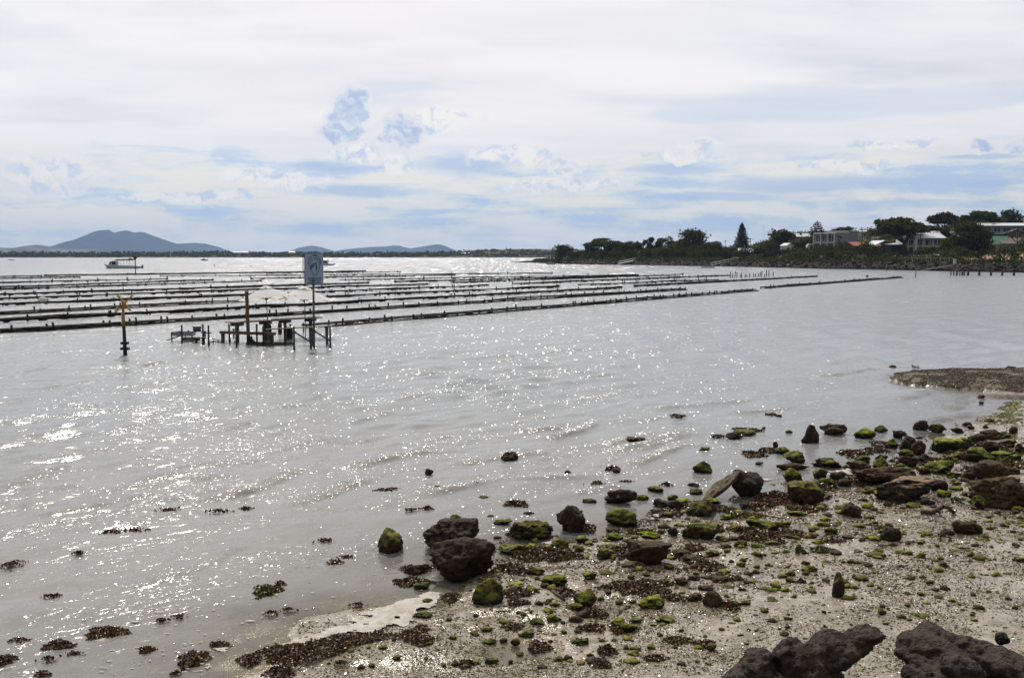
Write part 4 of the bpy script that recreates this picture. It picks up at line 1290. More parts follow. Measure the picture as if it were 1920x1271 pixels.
b = MB(); b.box((W / 2, 4.5, 2.1), (W, 9, 4.8)); b.obj('wall', M_ZINC, root)
b = MB(); b.bar((W / 2, -0.2, 4.5), (W / 2, 9.2, 5.0), W + 0.4, 0.12); b.obj('roof', M_WROOF, root)

# the two-storey house higher up
root, W = building('house', 'dark two-storey house with wide pale roofs above the green-roofed house', 1840, 120, 110, 10, -2)
b = MB(); b.box((W / 2, 6, 2.6), (W, 9, 6.6)); b.obj('wall', M_BLUEG, root)
b = MB(); b.bar((W / 2, 0.2, 5.9), (W / 2, 11, 7.2), W + 1.4, 0.16); b.obj('roof', M_WROOF, root)
gable_roof(8.0, 15.0, -1.6, 3.0, 2.9, 1.7, 'y', over=0.5).obj('porch_roof', M_WROOF, root)
b = MB(); b.box((11.5, 0.4, 1.4), (6.6, 2.6, 3.0)); gable_wall(b, 8.2, 14.8, -0.95, 2.9, 1.6); b.obj('porch_wall', M_SLATE, root)
b = MB(); b.box((3.6, 0.7, 2.9), (7.6, 1.8, 0.2)); b.obj('balcony', M_WHITE, root)
for i in range(5):
    window(root, 0.6 + i * 3.6, 3.5, 2.8, 1.9, y=1.5, mull=2)
window(root, 9.6, 0.9, 1.4, 1.5, y=-0.9); window(root, 12.0, 0.9, 1.4, 1.5, y=-0.9)
b = MB(); b.box((5.6, 5.0, 6.9), (1.6, 1.2, 0.5)); b.obj('skylight', M_WHITE, root)
root, W = building('house', 'grey-roofed house at the top of the slope behind the bare tree', 1872, 185, 90, 9, -4)
b = MB(); b.box((W / 2, 5, 1.6), (W, 9, 4.0)); b.obj('wall', M_SLATE, root)
b = MB(); b.bar((W / 2, -0.4, 3.3), (W / 2, 10, 4.6), W + 1.2, 0.16); b.obj('roof', M_ZINC, root)
window(root, 1.4, 1.0, 3.0, 1.6, mull=3); window(root, 7.0, 1.0, 3.0, 1.6, mull=3)
root, W = building('house', 'low white building far along the ridge over the red roof', 1600, 185, 22, 6, 0)
b = MB(); b.box((W / 2, 3, 1.4), (W, 6, 3.2)); b.obj('wall', M_WHITE, root)
gable_roof(0, W, 0, 6, 2.9, 1.0, 'x', over=0.4).obj('roof', M_WROOF, root)

# caravan
B = HL(1512, 72, 0.0)
root = thing('caravan', 'white caravan with dark windows parked in front of the grey block', 'caravan', tuple(B), R(4))
L = 26 / F_PX * B.y
prof = [(0.12, 0.5), (0.0, 1.3), (0.35, 2.45), (0.9, 2.65), (L - 0.5, 2.65), (L, 2.2), (L, 0.5)]
n = len(prof)
bb = MB(); bb.add([(x, 0, z) for x, z in prof] + [(x, 2.2, z) for x, z in prof], [[i, (i + 1) % n, n + (i + 1) % n, n + i][::-1] for i in range(n)])
me = bb.mesh('body', M_WHITE)
bm = bmesh.new(); bm.from_mesh(me); bm.verts.ensure_lookup_table()
bm.faces.new([bm.verts[i] for i in range(n)]); bm.faces.new([bm.verts[n + i] for i in range(n)][::-1]); bm.to_mesh(me); bm.free()
link('body', me, root)
for x in (0.9, 2.3, 3.8):
    window(root, x, 1.3, 1.1, 0.75, frame=M_DARKM)
for x in (2.2, 3.1):
    b = MB(); b.tube((x, -0.02, 0.36), (x, 0.25, 0.36), 0.36, 0.36, 14); b.obj('wheel', M_DARKM, root)
b = MB(); b.bar((-1.2, 1.1, 0.45), (0.2, 1.1, 0.5), 0.1, 0.1); b.tube((-1.0, 1.1, 0.0), (-1.0, 1.1, 0.5), 0.06, 0.06, 6); b.obj('tow_bar', M_DARKM, root)

# power poles and masts
def pole(label, u, v, top_py, r0=0.16, cross=True, name='power_pole', lamp=False):
    B = HL(u, v, -0.2)
    H = CAM_H + (HZ - top_py) / F_PX * B.y - B.z
    root = thing(name, label, 'pole' if name == 'power_pole' else 'mast', tuple(B), 0, 'power poles on the headland' if name == 'power_pole' else None)
    b = MB(); b.tube((0, 0, 0), (0, 0, H), r0, r0 * 0.75, 8); b.obj('shaft', M_TIMB if name == 'power_pole' else M_STEEL, root, True)
    if cross:
        b = MB(); b.box((0, -0.16, H - 0.55), (2.2, 0.12, 0.14)); b.obj('cross_arm', M_TIMB, root)
        for x in (-0.95, -0.35, 0.35, 0.95):
            b = MB(); b.tube((x, -0.16, H - 0.48), (x, -0.16, H - 0.26), 0.05, 0.03, 6); b.obj('insulator', M_WHITE, root)
pole('thin power pole standing on the skyline before the tall dense pine', 1358, 62, 450.5)
pole('power pole between the tall dense pine and the dome-shaped tree', 1405, 55, 446.5)
pole('tall dark power pole in front of the orange tiled roof', 1613, 36, 429.5, 0.2)
pole('dark power pole in front of the white two-storey house', 1722, 34, 437, 0.2)
pole('thin radio mast rising behind the dome-shaped tree', 1430, 95, 423, 0.07, False, 'radio_mast')
pole('thin radio mast beside the small tree at the headland tip', 1031, 20, 456, 0.07, False, 'radio_mast')

# gangways down the bank
def gangway(label, p0, p1, w=1.2, mat=None, fl=True, hand=0.95):
    """p0 low end, p1 high end (world)"""
    root = thing('gangway', label, 'gangway', tuple(p0))
    d = p1 - p0
    ax = d.normalized(); side = ax.cross(Vector((0, 0, 1))).normalized()
    b = MB(); b.bar((0, 0, 0), tuple(d), w, 0.22); b.obj('deck', mat or M_STEEL, root)
    for s in (-1, 1):
        o = side * (s * w / 2)
        if hand <= 0: break
        b = MB(); b.bar(tuple(o + Vector((0, 0, hand))), tuple(o + d + Vector((0, 0, hand))), 0.10, 0.12); b.obj('handrail', mat or M_STEEL, root)
        k = max(3, int(d.length / 1.6))
        bb = MB()
        for i in range(k + 1):
            q = d * (i / k) + o
            bb.bar(tuple(q), tuple(q + Vector((0, 0, hand))), 0.09, 0.09, (0, 1, 0))
        bb.obj('baluster', mat or M_STEEL, root)
    return root
gangway('long white railed gangway sloping down to the water beside a float', far(1334, 497.2, 401), far(1384, 487.6, 395), 1.3, M_WHITE)
gangway('short white gangway beside the red float under the flat-topped tree', far(1160, 494.6, 455), far(1190, 488.4, 459), 1.2, M_WHITE)
gangway('bare plank ramp rising to a white box on the rocky bank', far(1729, 506.8, 289), far(1786, 497.6, 279), 1.0, flat_mat('pale_plank', (0.34, 0.31, 0.27)), hand=0)
root = thing('service_box', 'white service box on a post at the top of the plank ramp', 'box', tuple(far(1790, 504, 280)))
b = MB(); b.box((0, 0, 0.6), (0.25, 0.25, 1.6)); b.obj('post', M_TIMB, root)
b = MB(); b.box((0, 0, 1.95), (0.62, 0.5, 1.2)); b.obj('cabinet', M_ZINC, root)
b = MB(); b.box((0, 0, 2.6), (0.72, 0.6, 0.1)); b.obj('cap', M_WHITE, root)
root = thing('railing', 'low pipe railing along the top of the rock bank beside the plank ramp', 'railing', tuple(HL(1709, 5.5)))
o0 = Vector(root.location)
b = MB(); pts = [HL(u, 5.2 + (u - 1709) * 0.01) - o0 for u in np.linspace(1709, 1786, 10)]
z_ = max(p.z for p in pts)
pts = [Vector((p.x, p.y, z_)) for p in pts]
for i in range(9):
    b.bar(tuple(pts[i] + Vector((0, 0, 1.0))), tuple(pts[i + 1] + Vector((0, 0, 1.0))), 0.07, 0.07)
b.obj('top_rail', M_STEEL, root)
for p in pts:
    b = MB(); b.box((p.x, p.y, p.z + 0.35), (0.08, 0.08, 1.3)); b.obj('post', M_STEEL, root)

# jetty piles at the right
root = thing('jetty', 'old low jetty of dark piles and one long beam off the rocky bank', 'jetty', tuple(at(1786, 517)))
o0 = Vector(root.location)
for (px, w_, top) in [(1783, 0.2, 507), (1788, 0.22, 506.5), (1794, 0.34, 507), (1799.5, 0.2, 508), (1804, 0.34, 507.5), (1808, 0.3, 508), (1815, 0.42, 508), (1836, 0.42, 509.5), (1858, 0.42, 509.8), (1879, 0.42, 509.8), (1901, 0.42, 509.8), (1925, 0.42, 510), (1950, 0.42, 510)]:
    p = at(px, 517) - o0
    h = CAM_H - (top - HZ) / F_PX * at(px, 517).y
    b = MB(); b.tube((p.x, p.y, -1.2), (p.x, p.y, h), w_ * 0.62, w_ * 0.58, 9); b.obj('pile', M_TIMB, root, True)
a_, b_ = far(1800, 508.3, 222) - o0, far(1960, 509.5, 222) - o0
b = MB(); b.bar(tuple(a_), tuple(b_), 0.3, 0.24); b.obj('beam', M_TIMB, root)
for px, py, lab in [(1717, 520.5, 'thin lone pole in the water beside the foot of the plank ramp'), (1662, 509, 'thin short pole in the water off the orange roof')]:
    p = at(px, py)
    root = thing('mooring_pole', lab, 'pole', tuple(p))
    h = CAM_H - ((504 if px > 1700 else 498) - HZ) / F_PX * p.y
    b = MB(); b.tube((0, 0, -1), (0, 0, h), 0.09, 0.08, 7); b.obj('shaft', M_DARKM, root, True)
    b = MB(); b.tube((0, 0, h), (0, 0, h + 0.12), 0.11, 0.05, 7); b.obj('cap', M_STEEL, root, True)
# floats near the gangways
root = thing('pontoon', 'flat dark pontoon floating off the long white gangway', 'pontoon', tuple(at(1327, 502.2)))
b = MB(); b.box((0, 0, 0.12), (4.4, 1.8, 0.45)); b.obj('deck', M_TIMB, root)
for s in (-1.7, 0, 1.7):
    b = MB(); b.tube((s, -0.95, 0.0), (s, 0.95, 0.0), 0.25, 0.25, 8); b.obj('float', M_DARKM, root)
root = thing('pontoon', 'pale pontoon against the bank beside the red float', 'pontoon', tuple(at(1143, 495.3)))
b = MB(); b.box((0, 0, 0.1), (3.6, 1.4, 0.4)); b.obj('deck', M_STEEL, root)
root = thing('float', 'bright red float at the foot of the short gangway', 'float', tuple(at(1150, 495.3) + Vector((0, -0.6, 0))))
b = MB(); b.tube((0, 0, -0.2), (0, 0, 0.5), 0.75, 0.68, 12); b.tube((0, 0, 0.5), (0, 0, 1.35), 0.45, 0.12, 10)
b.obj('body', flat_mat('red_plastic', (0.62, 0.03, 0.04), 0.4), root, True)

# low sheds on the far shore
for (px, w_, h_, lab, m_) in [(452, 27, 2.6, 'long white sheds on the far shore beyond the racks', M_WROOF), (548, 10, 3.0, 'pale shed on the far shore just left of the sign', M_ZINC),
                              (873, 14, 2.2, 'low pale shed on the far shore under the green hill', M_CREAM)]:
    p = far(px, 474, 1775)
    root = thing('far_shed', lab, 'shed', (p.x, p.y, 6.2 if px < 600 else 4.6))
    W = w_ / F_PX * 1775
    b = MB(); b.box((0, 0, h_ / 2), (W, 8, h_)); b.obj('wall', m_, root)
    gable_roof(-W / 2, W / 2, -4, 4, h_, 1.4, 'x', 0.5).obj('roof', M_WROOF, root)
# ------------------------------------------------------------------ oyster racks
def mat_growth(name, dark, light):
    m, g, out = mat_new(name)
    pos = g.new('ShaderNodeNewGeometry').outputs['Position']
    n = g.noise(pos, 5.0, 5.0, 0.65)
    principled(g, out, g.mix(g.ss(n, 0.35, 0.68), dark, light), 0.85, g.bump(n, 1.0, 0.1), 0.2)
    return m
M_RACK = simple('weathered_rack_timber', (0.011, 0.009, 0.008), 0.9, 0.35, 3.0, 0.3, 0.1)
M_OYST = mat_growth('oyster_growth', (0.006, 0.005, 0.004), (0.020, 0.017, 0.011))
M_WEEDY = mat_growth('weedy_growth', (0.008, 0.006, 0.003), (0.042, 0.031, 0.010))

def lump_strip(a, b, w, h, seed, step=0.28, hang=0.35):
    """the crust of shells and weed along a rail: a rough bar whose section keeps changing"""
    L = (b - a).length
    n = max(4, int(L / step))
    r = np.random.default_rng(seed)
    t = np.linspace(0, 1, n)
    ax = (b - a).normalized(); side = Vector((ax.y, -ax.x, 0)).normalized()
    k = 7
    ang = np.linspace(0, 2 * math.pi, k, endpoint=False)
    big = 0.75 + 0.45 * N1.fbm(t * L * 0.12 + seed, t * 0 + seed * 1.7, o=3)
    V = []
    for i in range(n):
        c = a.lerp(b, t[i])
        drop = hang * max(0.0, r.normal() * 0.5 + 0.3) if r.random() < 0.35 else 0
        for q in ang:
            jit = r.uniform(0.7, 1.35)
            y = math.cos(q) * w * 0.5 * big[i] * jit
            z = math.sin(q) * h * 0.5 * big[i] * jit
            if z < 0: z -= drop
            V.append((c.x + side.x * y + ax.x * r.normal() * step * 0.2, c.y + side.y * y, c.z + z))
    i = np.arange(n - 1)[:, None] * k + np.arange(k)[None, :]
    j = np.arange(n - 1)[:, None] * k + (np.arange(k)[None, :] + 1) % k
    F = np.stack([i, j, j + k, i + k], -1).reshape(-1, 4)
    return np.array(V), F

_pm = MB(); _pm.tube((0, 0, -0.9), (0, 0, 1.0), 0.055, 0.05, 6)
POST_ME = _pm.mesh('post', M_RACK, True)
def rack(label, pa, pb, sp=2.2, tall=0.28, gap=0.75, th=0.12, weedy=False, seed=1, ztop=0.19, lower=True):
    th *= 0.78
    gap *= 0.8 if lower else 0.32
    if not lower: sp *= 1.25
    A, B = at(*pa, ztop), at(*pb, ztop)
    root = thing('oyster_rack', label, 'oyster rack', (A.x, A.y, 0), 0, 'oyster racks standing in the bay')
    O = Vector((A.x, A.y, 0))
    a, b = A - O, B - O
    ax = (b - a).normalized(); side = Vector((ax.y, -ax.x, 0))
    if side.y > 0: side = -side               # towards the beach
    m = MB()
    # rails in lengths, each a little out of line
    L = (b - a).length
    r = np.random.default_rng(seed)
    segs = max(3, int(L / 6.0))
    prev = a.copy()
    for rail, off, z in ((0, 0.0, 0.0), (1, gap, -0.13 if lower else -0.02)):
        m = MB()
        prev = a + side * off + Vector((0, 0, z))
        for i in range(segs):
            nx = a.lerp(b, (i + 1) / segs) + side * off + Vector((r.normal() * 0.05, r.normal() * 0.14, z + r.normal() * 0.055))
            m.bar(tuple(prev), tuple(nx + ax * 0.05), th * 0.8, th)
            prev = nx
        m.obj('rail', M_RACK, root)
    g1 = side * (gap * 0.5)
    v1, f1 = lump_strip(a + g1 + Vector((0, 0, -0.02)), b + g1 + Vector((0, 0, -0.02)), (gap * 0.9 if lower else 0.30 if weedy else 0.2), th * (2.0 if weedy else 1.25), seed, 0.35 if L > 60 else 0.25, 0.10 if lower else 0.24)
    link('oyster_growth', mesh_np('oyster_growth', v1, f1, M_WEEDY if weedy else M_OYST, True), root)
    if lower:
        v2, f2 = lump_strip(a + side * gap + Vector((0, 0, -0.14)), b + side * gap + Vector((0, 0, -0.14)), 0.22, th * 1.3, seed + 50, 0.3, 0.22)
        link('oyster_growth', mesh_np('oyster_growth', v2, f2, M_OYST, True), root)
    n = max(2, int(L / sp))
    for i in range(n + 1):
        t = np.clip((i + r.uniform(-0.25, 0.25)) / n, 0, 1)
        for off in ((0.0, gap) if r.random() < 0.55 else ((0.0,) if r.random() < 0.7 else (gap,))):
            p = a.lerp(b, float(t)) + side * off
            h = ztop + tall * (r.uniform(0.5, 1.15) if r.random() < 0.75 else r.uniform(0.0, 0.4))
            link('post', POST_ME, root, (p.x, p.y, 0), (r.normal() * 0.09, r.normal() * 0.09, 0), (1.15 + th * 2, 1.15 + th * 2, h))
    return root

rack('nearest long rack running from the dining platform out towards the headland', (566, 609.5), (1412, 542.5), 2.0, 0.26, 0.8, 0.13, False, 1)
rack('far length of the nearest rack beyond a short gap, ending off the grey block', (1426, 538.5), (1687, 519.3), 2.6, 0.3, 0.8, 0.17, False, 2)
rack('long rack passing behind the cross-topped marker post', (-60, 621.5), (1278, 541), 2.1, 0.28, 0.9, 0.14, False, 3)
rack('long rack thick with brown weed, second behind the marker post', (-60, 602.5), (1161, 538.5), 2.6, 0.28, 1.2, 0.17, True, 4, lower=False)
rack('rack ending just left of the umbrellas, third behind the marker post', (-60, 588), (455, 562), 2.3, 0.3, 0.9, 0.15, False, 5)
rack('brown weedy rack emerging right of the umbrellas, ending in mid water', (556, 557.5), (1046, 536.6), 2.8, 0.28, 1.1, 0.16, True, 6, lower=False)
rack('rack ending beside the tall timber post, fourth behind the marker post', (-60, 571.5), (475, 551), 2.6, 0.26, 1.0, 0.17, True, 7, lower=False)
rack('rack passing below the sign panel to its end in mid water', (520, 549.3), (913, 534.6), 2.8, 0.3, 0.9, 0.16, False, 8, lower=False)
rack('straight dark rack with evenly spaced stub posts, fifth behind the marker post', (-60, 561), (801, 531.8), 2.8, 0.3, 0.9, 0.16, False, 9, lower=False)
rack('rack touching the lower edge of the sign panel, sixth behind the marker post', (-60, 553), (689, 529.6), 3.0, 0.3, 0.9, 0.17, True, 10, lower=False)
rack('rack just over the tip of the cross on the marker post', (-60, 544), (488, 526), 3.2, 0.32, 1.0, 0.18, False, 11, lower=False)
rack('double-crusted rack beneath the cabin boat at the left', (-60, 539.5), (398, 524.2), 3.2, 0.34, 1.0, 0.18, False, 12, lower=False)
rack('rack with tall thin posts beneath the cabin boat', (-60, 530.8), (313, 522.6), 3.2, 0.42, 0.9, 0.13, False, 13, lower=False)
rack('short rack fragment at the left edge, farthest but one from the beach', (-60, 522.3), (150, 519.4), 3.6, 0.3, 0.9, 0.2, False, 14, lower=False)
rack('low rack fragment at the left edge, farthest from the beach', (-60, 519.6), (77, 517), 3.6, 0.3, 0.9, 0.2, False, 15, lower=False)
rack('long low rack at the foot of the basket-topped pole', (82, 516.2), (685, 508), 3.6, 0.32, 1.0, 0.22, True, 16, lower=False)
rack('far rack running level behind the sign panel', (300, 517), (1035, 512), 4.0, 0.42, 0.9, 0.13, False, 17, lower=False)
rack('far rack whose posts stand high, ending under the headland tip', (470, 522), (852, 515.2), 3.6, 0.42, 0.9, 0.14, False, 18, lower=False)
rack('far rack starting just right of the sign and running towards the gangways', (636, 524.6), (1195, 514.6), 3.6, 0.45, 0.9, 0.14, False, 19, lower=False)
rack('heavier rack starting at a thick end post right of the sign', (740, 527.8), (1195, 516.2), 3.2, 0.34, 1.0, 0.2, False, 20, lower=False)
rack('rack in the middle of the bay ending below the white gangway', (845, 529.2), (1279, 514.6), 3.2, 0.3, 0.9, 0.17, False, 21, lower=False)
rack('long rack with tall stakes at its end below the tall dense pine', (960, 531.6), (1366, 516), 3.0, 0.34, 0.9, 0.18, False, 22, lower=False)
rack('short thin rack broken off in mid bay, right of centre', (1083, 533.6), (1345, 523.8), 3.0, 0.5, 0.9, 0.14, False, 23, lower=False)
rack('mossy rack pointing at the grey block, second from the beach on the right', (1188, 535.6), (1531, 517.6), 2.8, 0.3, 0.9, 0.18, True, 24, lower=False)
rack('farthest thin rack in front of the green far hill', (500, 512), (751, 509.2), 4.0, 0.42, 0.8, 0.13, False, 25, lower=False)
rack('thin rack end with high stakes right of the sign panel', (560, 519.8), (760, 517.4), 4.0, 0.48, 0.8, 0.12, False, 26, lower=False)

_sm = MB(); _sm.tube((0, 0, -0.9), (0, 0, 1.0), 0.075, 0.06, 6)
STAKE_ME = _sm.mesh('stake', M_RACK, True)
r_ = np.random.default_rng(8)
for k, x in enumerate([1370, 1373.5, 1378, 1382, 1388, 1391, 1397, 1401, 1405.5, 1413, 1417, 1421.5, 1425.5, 1428.5, 1433.5, 1437.5, 1441.5, 1449.5]):
    p = at(x + r_.uniform(-0.4, 0.4), 521 - 2.6 * (k / 18) + r_.uniform(-0.5, 0.5))
    s_ = link('stake', STAKE_ME, None, tuple(p), (r_.normal() * 0.05, r_.normal() * 0.05, 0), (1.3, 1.3, r_.uniform(0.55, 1.35)))
    _ord = ['first', 'second', 'third', 'fourth', 'fifth', 'sixth', 'seventh', 'eighth', 'ninth', 'tenth', 'eleventh', 'twelfth', 'thirteenth', 'fourteenth', 'fifteenth', 'sixteenth', 'seventeenth', 'last'][k]
    tag(s_, f'{_ord} bare stake from the left in the loose row below the tall dense pine', 'stake', 'bare stakes left of a lost rack')
# a pale float resting on a rack
p = at(80, 566, 0.5)
root = thing('float', 'pale rounded float lying on a rack at the left', 'float', tuple(p + Vector((0, 0, 0.16))))
v_ = ICO2[0] * np.array([0.42, 0.3, 0.28]); v_[:, 2] = np.maximum(v_[:, 2], -0.16)
link('body', mesh_np('body', v_, ICO2[1], flat_mat('weathered_foam', (0.55, 0.54, 0.5), 0.7), True), root)
b = MB(); b.tube((0.36, 0, 0.05), (0.52, 0, 0.02), 0.05, 0.04, 6); b.obj('lug', M_DARKM, root)

# ------------------------------------------------------------------ marks in the water
M_YELP = simple('faded_yellow_paint', (0.30, 0.145, 0.012), 0.55, 0.3, 5.0, 0.1)
M_FOUL = simple('fouled_pile', (0.022, 0.018, 0.014), 0.8, 0.4, 7.0, 0.5)
p = at(235.5, 667)
root = thing('channel_marker', 'yellow post topped with a diagonal cross, dark and fouled near the water', 'marker', tuple(p))
u_ = p.y / F_PX
def Z(py): return (667 - py) * u_
def Xo(px): return (px - 235.5) * u_
b = MB(); b.tube((0, 0, -0.8), (Xo(234), 0, Z(611)), 4.2 * u_, 3.0 * u_, 12); b.obj('pile', M_FOUL, root, True)
b = MB(); b.tube((Xo(234), 0, Z(612)), (Xo(233.2), 0, Z(563)), 2.7 * u_, 2.4 * u_, 12); b.obj('post', M_YELP, root, True)
b = MB(); b.bar((Xo(226), -0.09, Z(553.5)), (Xo(249.5), -0.09, Z(582)), 0.06, 4.4 * u_, (0, 1, 0)); b.obj('cross_arm', M_YELP, root)
b = MB(); b.bar((Xo(221.5), -0.02, Z(582)), (Xo(253.5), -0.02, Z(552.5)), 0.06, 4.2 * u_, (0, 1, 0)); b.obj('cross_arm', M_YELP, root)
for (x, y) in ((252.5, 553.5), (222, 582), (227, 554.5)):
    b = MB(); b.tube((Xo(x), -0.16, Z(y)), (Xo(x), 0.06, Z(y)), 2.4 * u_, 2.4 * u_, 10); b.obj('reflector', simple('cream_reflector', (0.5, 0.42, 0.22), 0.5), root, True)
b = MB(); b.bar((Xo(220), -0.02, Z(587)), (Xo(220.2), -0.02, Z(581)), 0.05, 0.05, (0, 1, 0)); b.obj('bracket', M_FOUL, root)
b = MB(); b.box((Xo(230), 0.03, Z(597)), (1.5 * u_, 0.05, 20 * u_)); b.obj('white_strip', M_WHITE, root)
for y, w_ in ((643, 6.8), (653.5, 7.8)):
    b = MB(); b.box((Xo(234.6), 0, Z(y)), (2 * w_ * u_, 8 * u_, 4.4 * u_)); b.obj('collar', M_FOUL, root)
b = MB(); b.box((Xo(236), 0, Z(639)), (3 * u_, 3 * u_, 5 * u_)); b.obj('collar_bolt', M_FOUL, root)

p = at(254.3, 514)
root = thing('beacon_pole', 'thin dark pole with a basket-shaped top beside the cabin boat', 'pole', tuple(p))
u_ = p.y / F_PX
b = MB(); b.tube((0, 0, -1), (0, 0, 27 * u_), 0.95 * u_, 0.75 * u_, 8); b.obj('shaft', M_DARKM, root, True)
b = MB(); b.tube((0, 0, 27 * u_), (0, 0, 31 * u_), 1.2 * u_, 4.0 * u_, 10); b.tube((0, 0, 31 * u_), (0, 0, 33 * u_), 3.9 * u_, 2.2 * u_, 10); b.obj('basket', M_FOUL, root)
p = at(568.5, 511)
root = thing('beacon_pole', 'thin dark pole standing just left of the sign panel', 'pole', tuple(p))
u_ = p.y / F_PX
b = MB(); b.tube((0, 0, -1), (0, 0, 28 * u_), 0.75 * u_, 0.65 * u_, 8); b.obj('shaft', M_DARKM, root, True)
b = MB(); b.tube((0, 0, 28 * u_), (0, 0, 31.5 * u_), 1.4 * u_, 1.0 * u_, 8); b.obj('cap', M_FOUL, root)

# ------------------------------------------------------------------ boats
def hull(stations, name, mat, root):
    """stations: (x, half beam at deck, half beam at chine, keel z, chine z, deck z) bow to stern"""
    V = []
    for (x, bd, bc, zk, zc, zd) in stations:
        V += [(x, -bd, zd), (x, -bc, zc), (x, 0, zk), (x, bc, zc), (x, bd, zd)]
    n = len(stations)
    F = [[i * 5 + j, i * 5 + j + 1, (i + 1) * 5 + j + 1, (i + 1) * 5 + j] for i in range(n - 1) for j in range(4)]
    F += [[i * 5 + 4, i * 5, (i + 1) * 5, (i + 1) * 5 + 4] for i in range(n - 1)]
    e = (n - 1) * 5
    b = MB(); b.add(V, F + [[e, e + 1, e + 3, e + 4]], [[e + 1, e + 2, e + 3]])
    return b.obj(name, mat, root)
M_HULL = flat_mat('white_hull', (0.44, 0.50, 0.55), 0.4, 0.06)
M_CANV = flat_mat('grey_canvas', (0.20, 0.19, 0.19), 0.8)
p = at(196, 503.5)
root = thing('cabin_boat', 'white cabin boat with a long canopy moored beyond the racks', 'boat', tuple(p))
u_ = p.y / F_PX
k = lambda x: (x - 193) * u_           # along the boat from the bow
z = lambda y: (503.5 - y) * u_
hull([(k(193.5), 0.02, 0.02, z(497), z(497), z(494.5)), (k(199), 0.8, 0.5, -0.2, z(500), z(496.3)), (k(210), 1.45, 1.2, -0.35, z(503), z(497)), (k(230), 1.65, 1.5, -0.4, z(503.3), z(497.8)), (k(262.5), 1.5, 1.4, -0.3, z(503), z(498.5))], 'hull', M_HULL, root)
b = MB(); b.add([(k(196), -0.9, z(503.6)), (k(262), -1.53, z(503.6)), (k(262), -1.56, z(502.4)), (k(199.5), -0.95, z(502.4))], [[0, 1, 2, 3]]); b.obj('boot_stripe', flat_mat('navy_paint', (0.02, 0.035, 0.08), 0.4), root)
b = MB()
b.add([(k(203), -1.1, z(497)), (k(217), -1.1, z(497)), (k(217), -1.1, z(489.6)), (k(205.5), -1.1, z(490)), (k(203), 1.1, z(497)), (k(217), 1.1, z(497)), (k(217), 1.1, z(489.6)), (k(205.5), 1.1, z(490))],
      [[0, 1, 2, 3], [7, 6, 5, 4], [0, 3, 7, 4], [1, 5, 6, 2], [3, 2, 6, 7]])
b.obj('cabin', M_HULL, root)
b = MB(); b.add([(k(209.2), -1.13, z(496)), (k(216.6), -1.13, z(496)), (k(216.6), -1.13, z(490.4)), (k(209.2), -1.13, z(490.4))], [[0, 1, 2, 3]]); b.obj('cabin_window', M_GLASS, root)
b = MB(); b.add([(k(204.4), -1.13, z(495)), (k(207.6), -1.13, z(495)), (k(207.6), -1.13, z(491.2)), (k(205.4), -1.13, z(491.2))], [[0, 1, 2, 3]]); b.obj('cabin_window', M_GLASS, root)
b = MB(); b.box((k(230.5), 0, z(488.4)), (39 * u_, 2.6, 0.18)); b.obj('canopy', M_HULL, root)
b = MB(); b.box((k(228), 0, z(486.9)), (24 * u_, 2.2, 0.35)); b.obj('canopy_cover', M_CANV, root)
for x in (226.5, 237.5, 249):
    for y in (-1.2, 1.2):
        b = MB(); b.tube((k(x), y, z(498)), (k(x), y, z(488.6)), 0.055, 0.055, 6); b.obj('canopy_post', M_STEEL, root)
b = MB(); b.add([(k(240), -0.8, z(488)), (k(249), -0.8, z(488)), (k(247), -0.8, z(485.5)), (k(241), -0.8, z(484)), (k(240), 0.8, z(488)), (k(249), 0.8, z(488)), (k(247), 0.8, z(485.5)), (k(241), 0.8, z(484))],
                [[0, 1, 2, 3], [7, 6, 5, 4], [3, 2, 6, 7], [1, 5, 6, 2], [0, 3, 7, 4]]); b.obj('life_raft', flat_mat('rust_red_cover', (0.26, 0.085, 0.06), 0.8), root)
b = MB(); b.bar((k(193), -0.3, z(494)), (k(203), -0.9, z(495.4)), 0.05, 0.05); b.obj('bow_rail', M_STEEL, root)
b = MB(); b.box((k(263.2), 0.4, z(500)), (0.5, 0.6, 1.1)); b.obj('outboard', M_CANV, root)

p = at(600, 497.6)
root = thing('work_boat', 'small work boat half hidden behind the sign panel', 'boat', tuple(p))
u_ = p.y / F_PX
k = lambda x: (x - 600) * u_
z = lambda y: (497.6 - y) * u_
hull([(k(628.5), 0.05, 0.04, z(496), z(496), z(494.2)), (k(622), 0.8, 0.6, -0.1, z(497), z(494.8)), (k(610), 1.2, 1.05, -0.25, z(497.6), z(495.2)), (k(592), 1.15, 1.05, -0.2, z(497.4), z(495.2))], 'hull', M_HULL, root)
b = MB(); b.box((k(610), 0, z(492.6)), (10 * u_, 1.7, 5.4 * u_)); b.obj('wheelhouse', M_HULL, root)
b = MB(); b.box((k(610.5), -0.86, z(491.6)), (7 * u_, 0.05, 2.4 * u_)); b.obj('window', M_GLASS, root)
b = MB(); b.box((k(610), 0, z(489)), (13 * u_, 2.1, 1.4 * u_)); b.obj('roof', M_CANV, root)

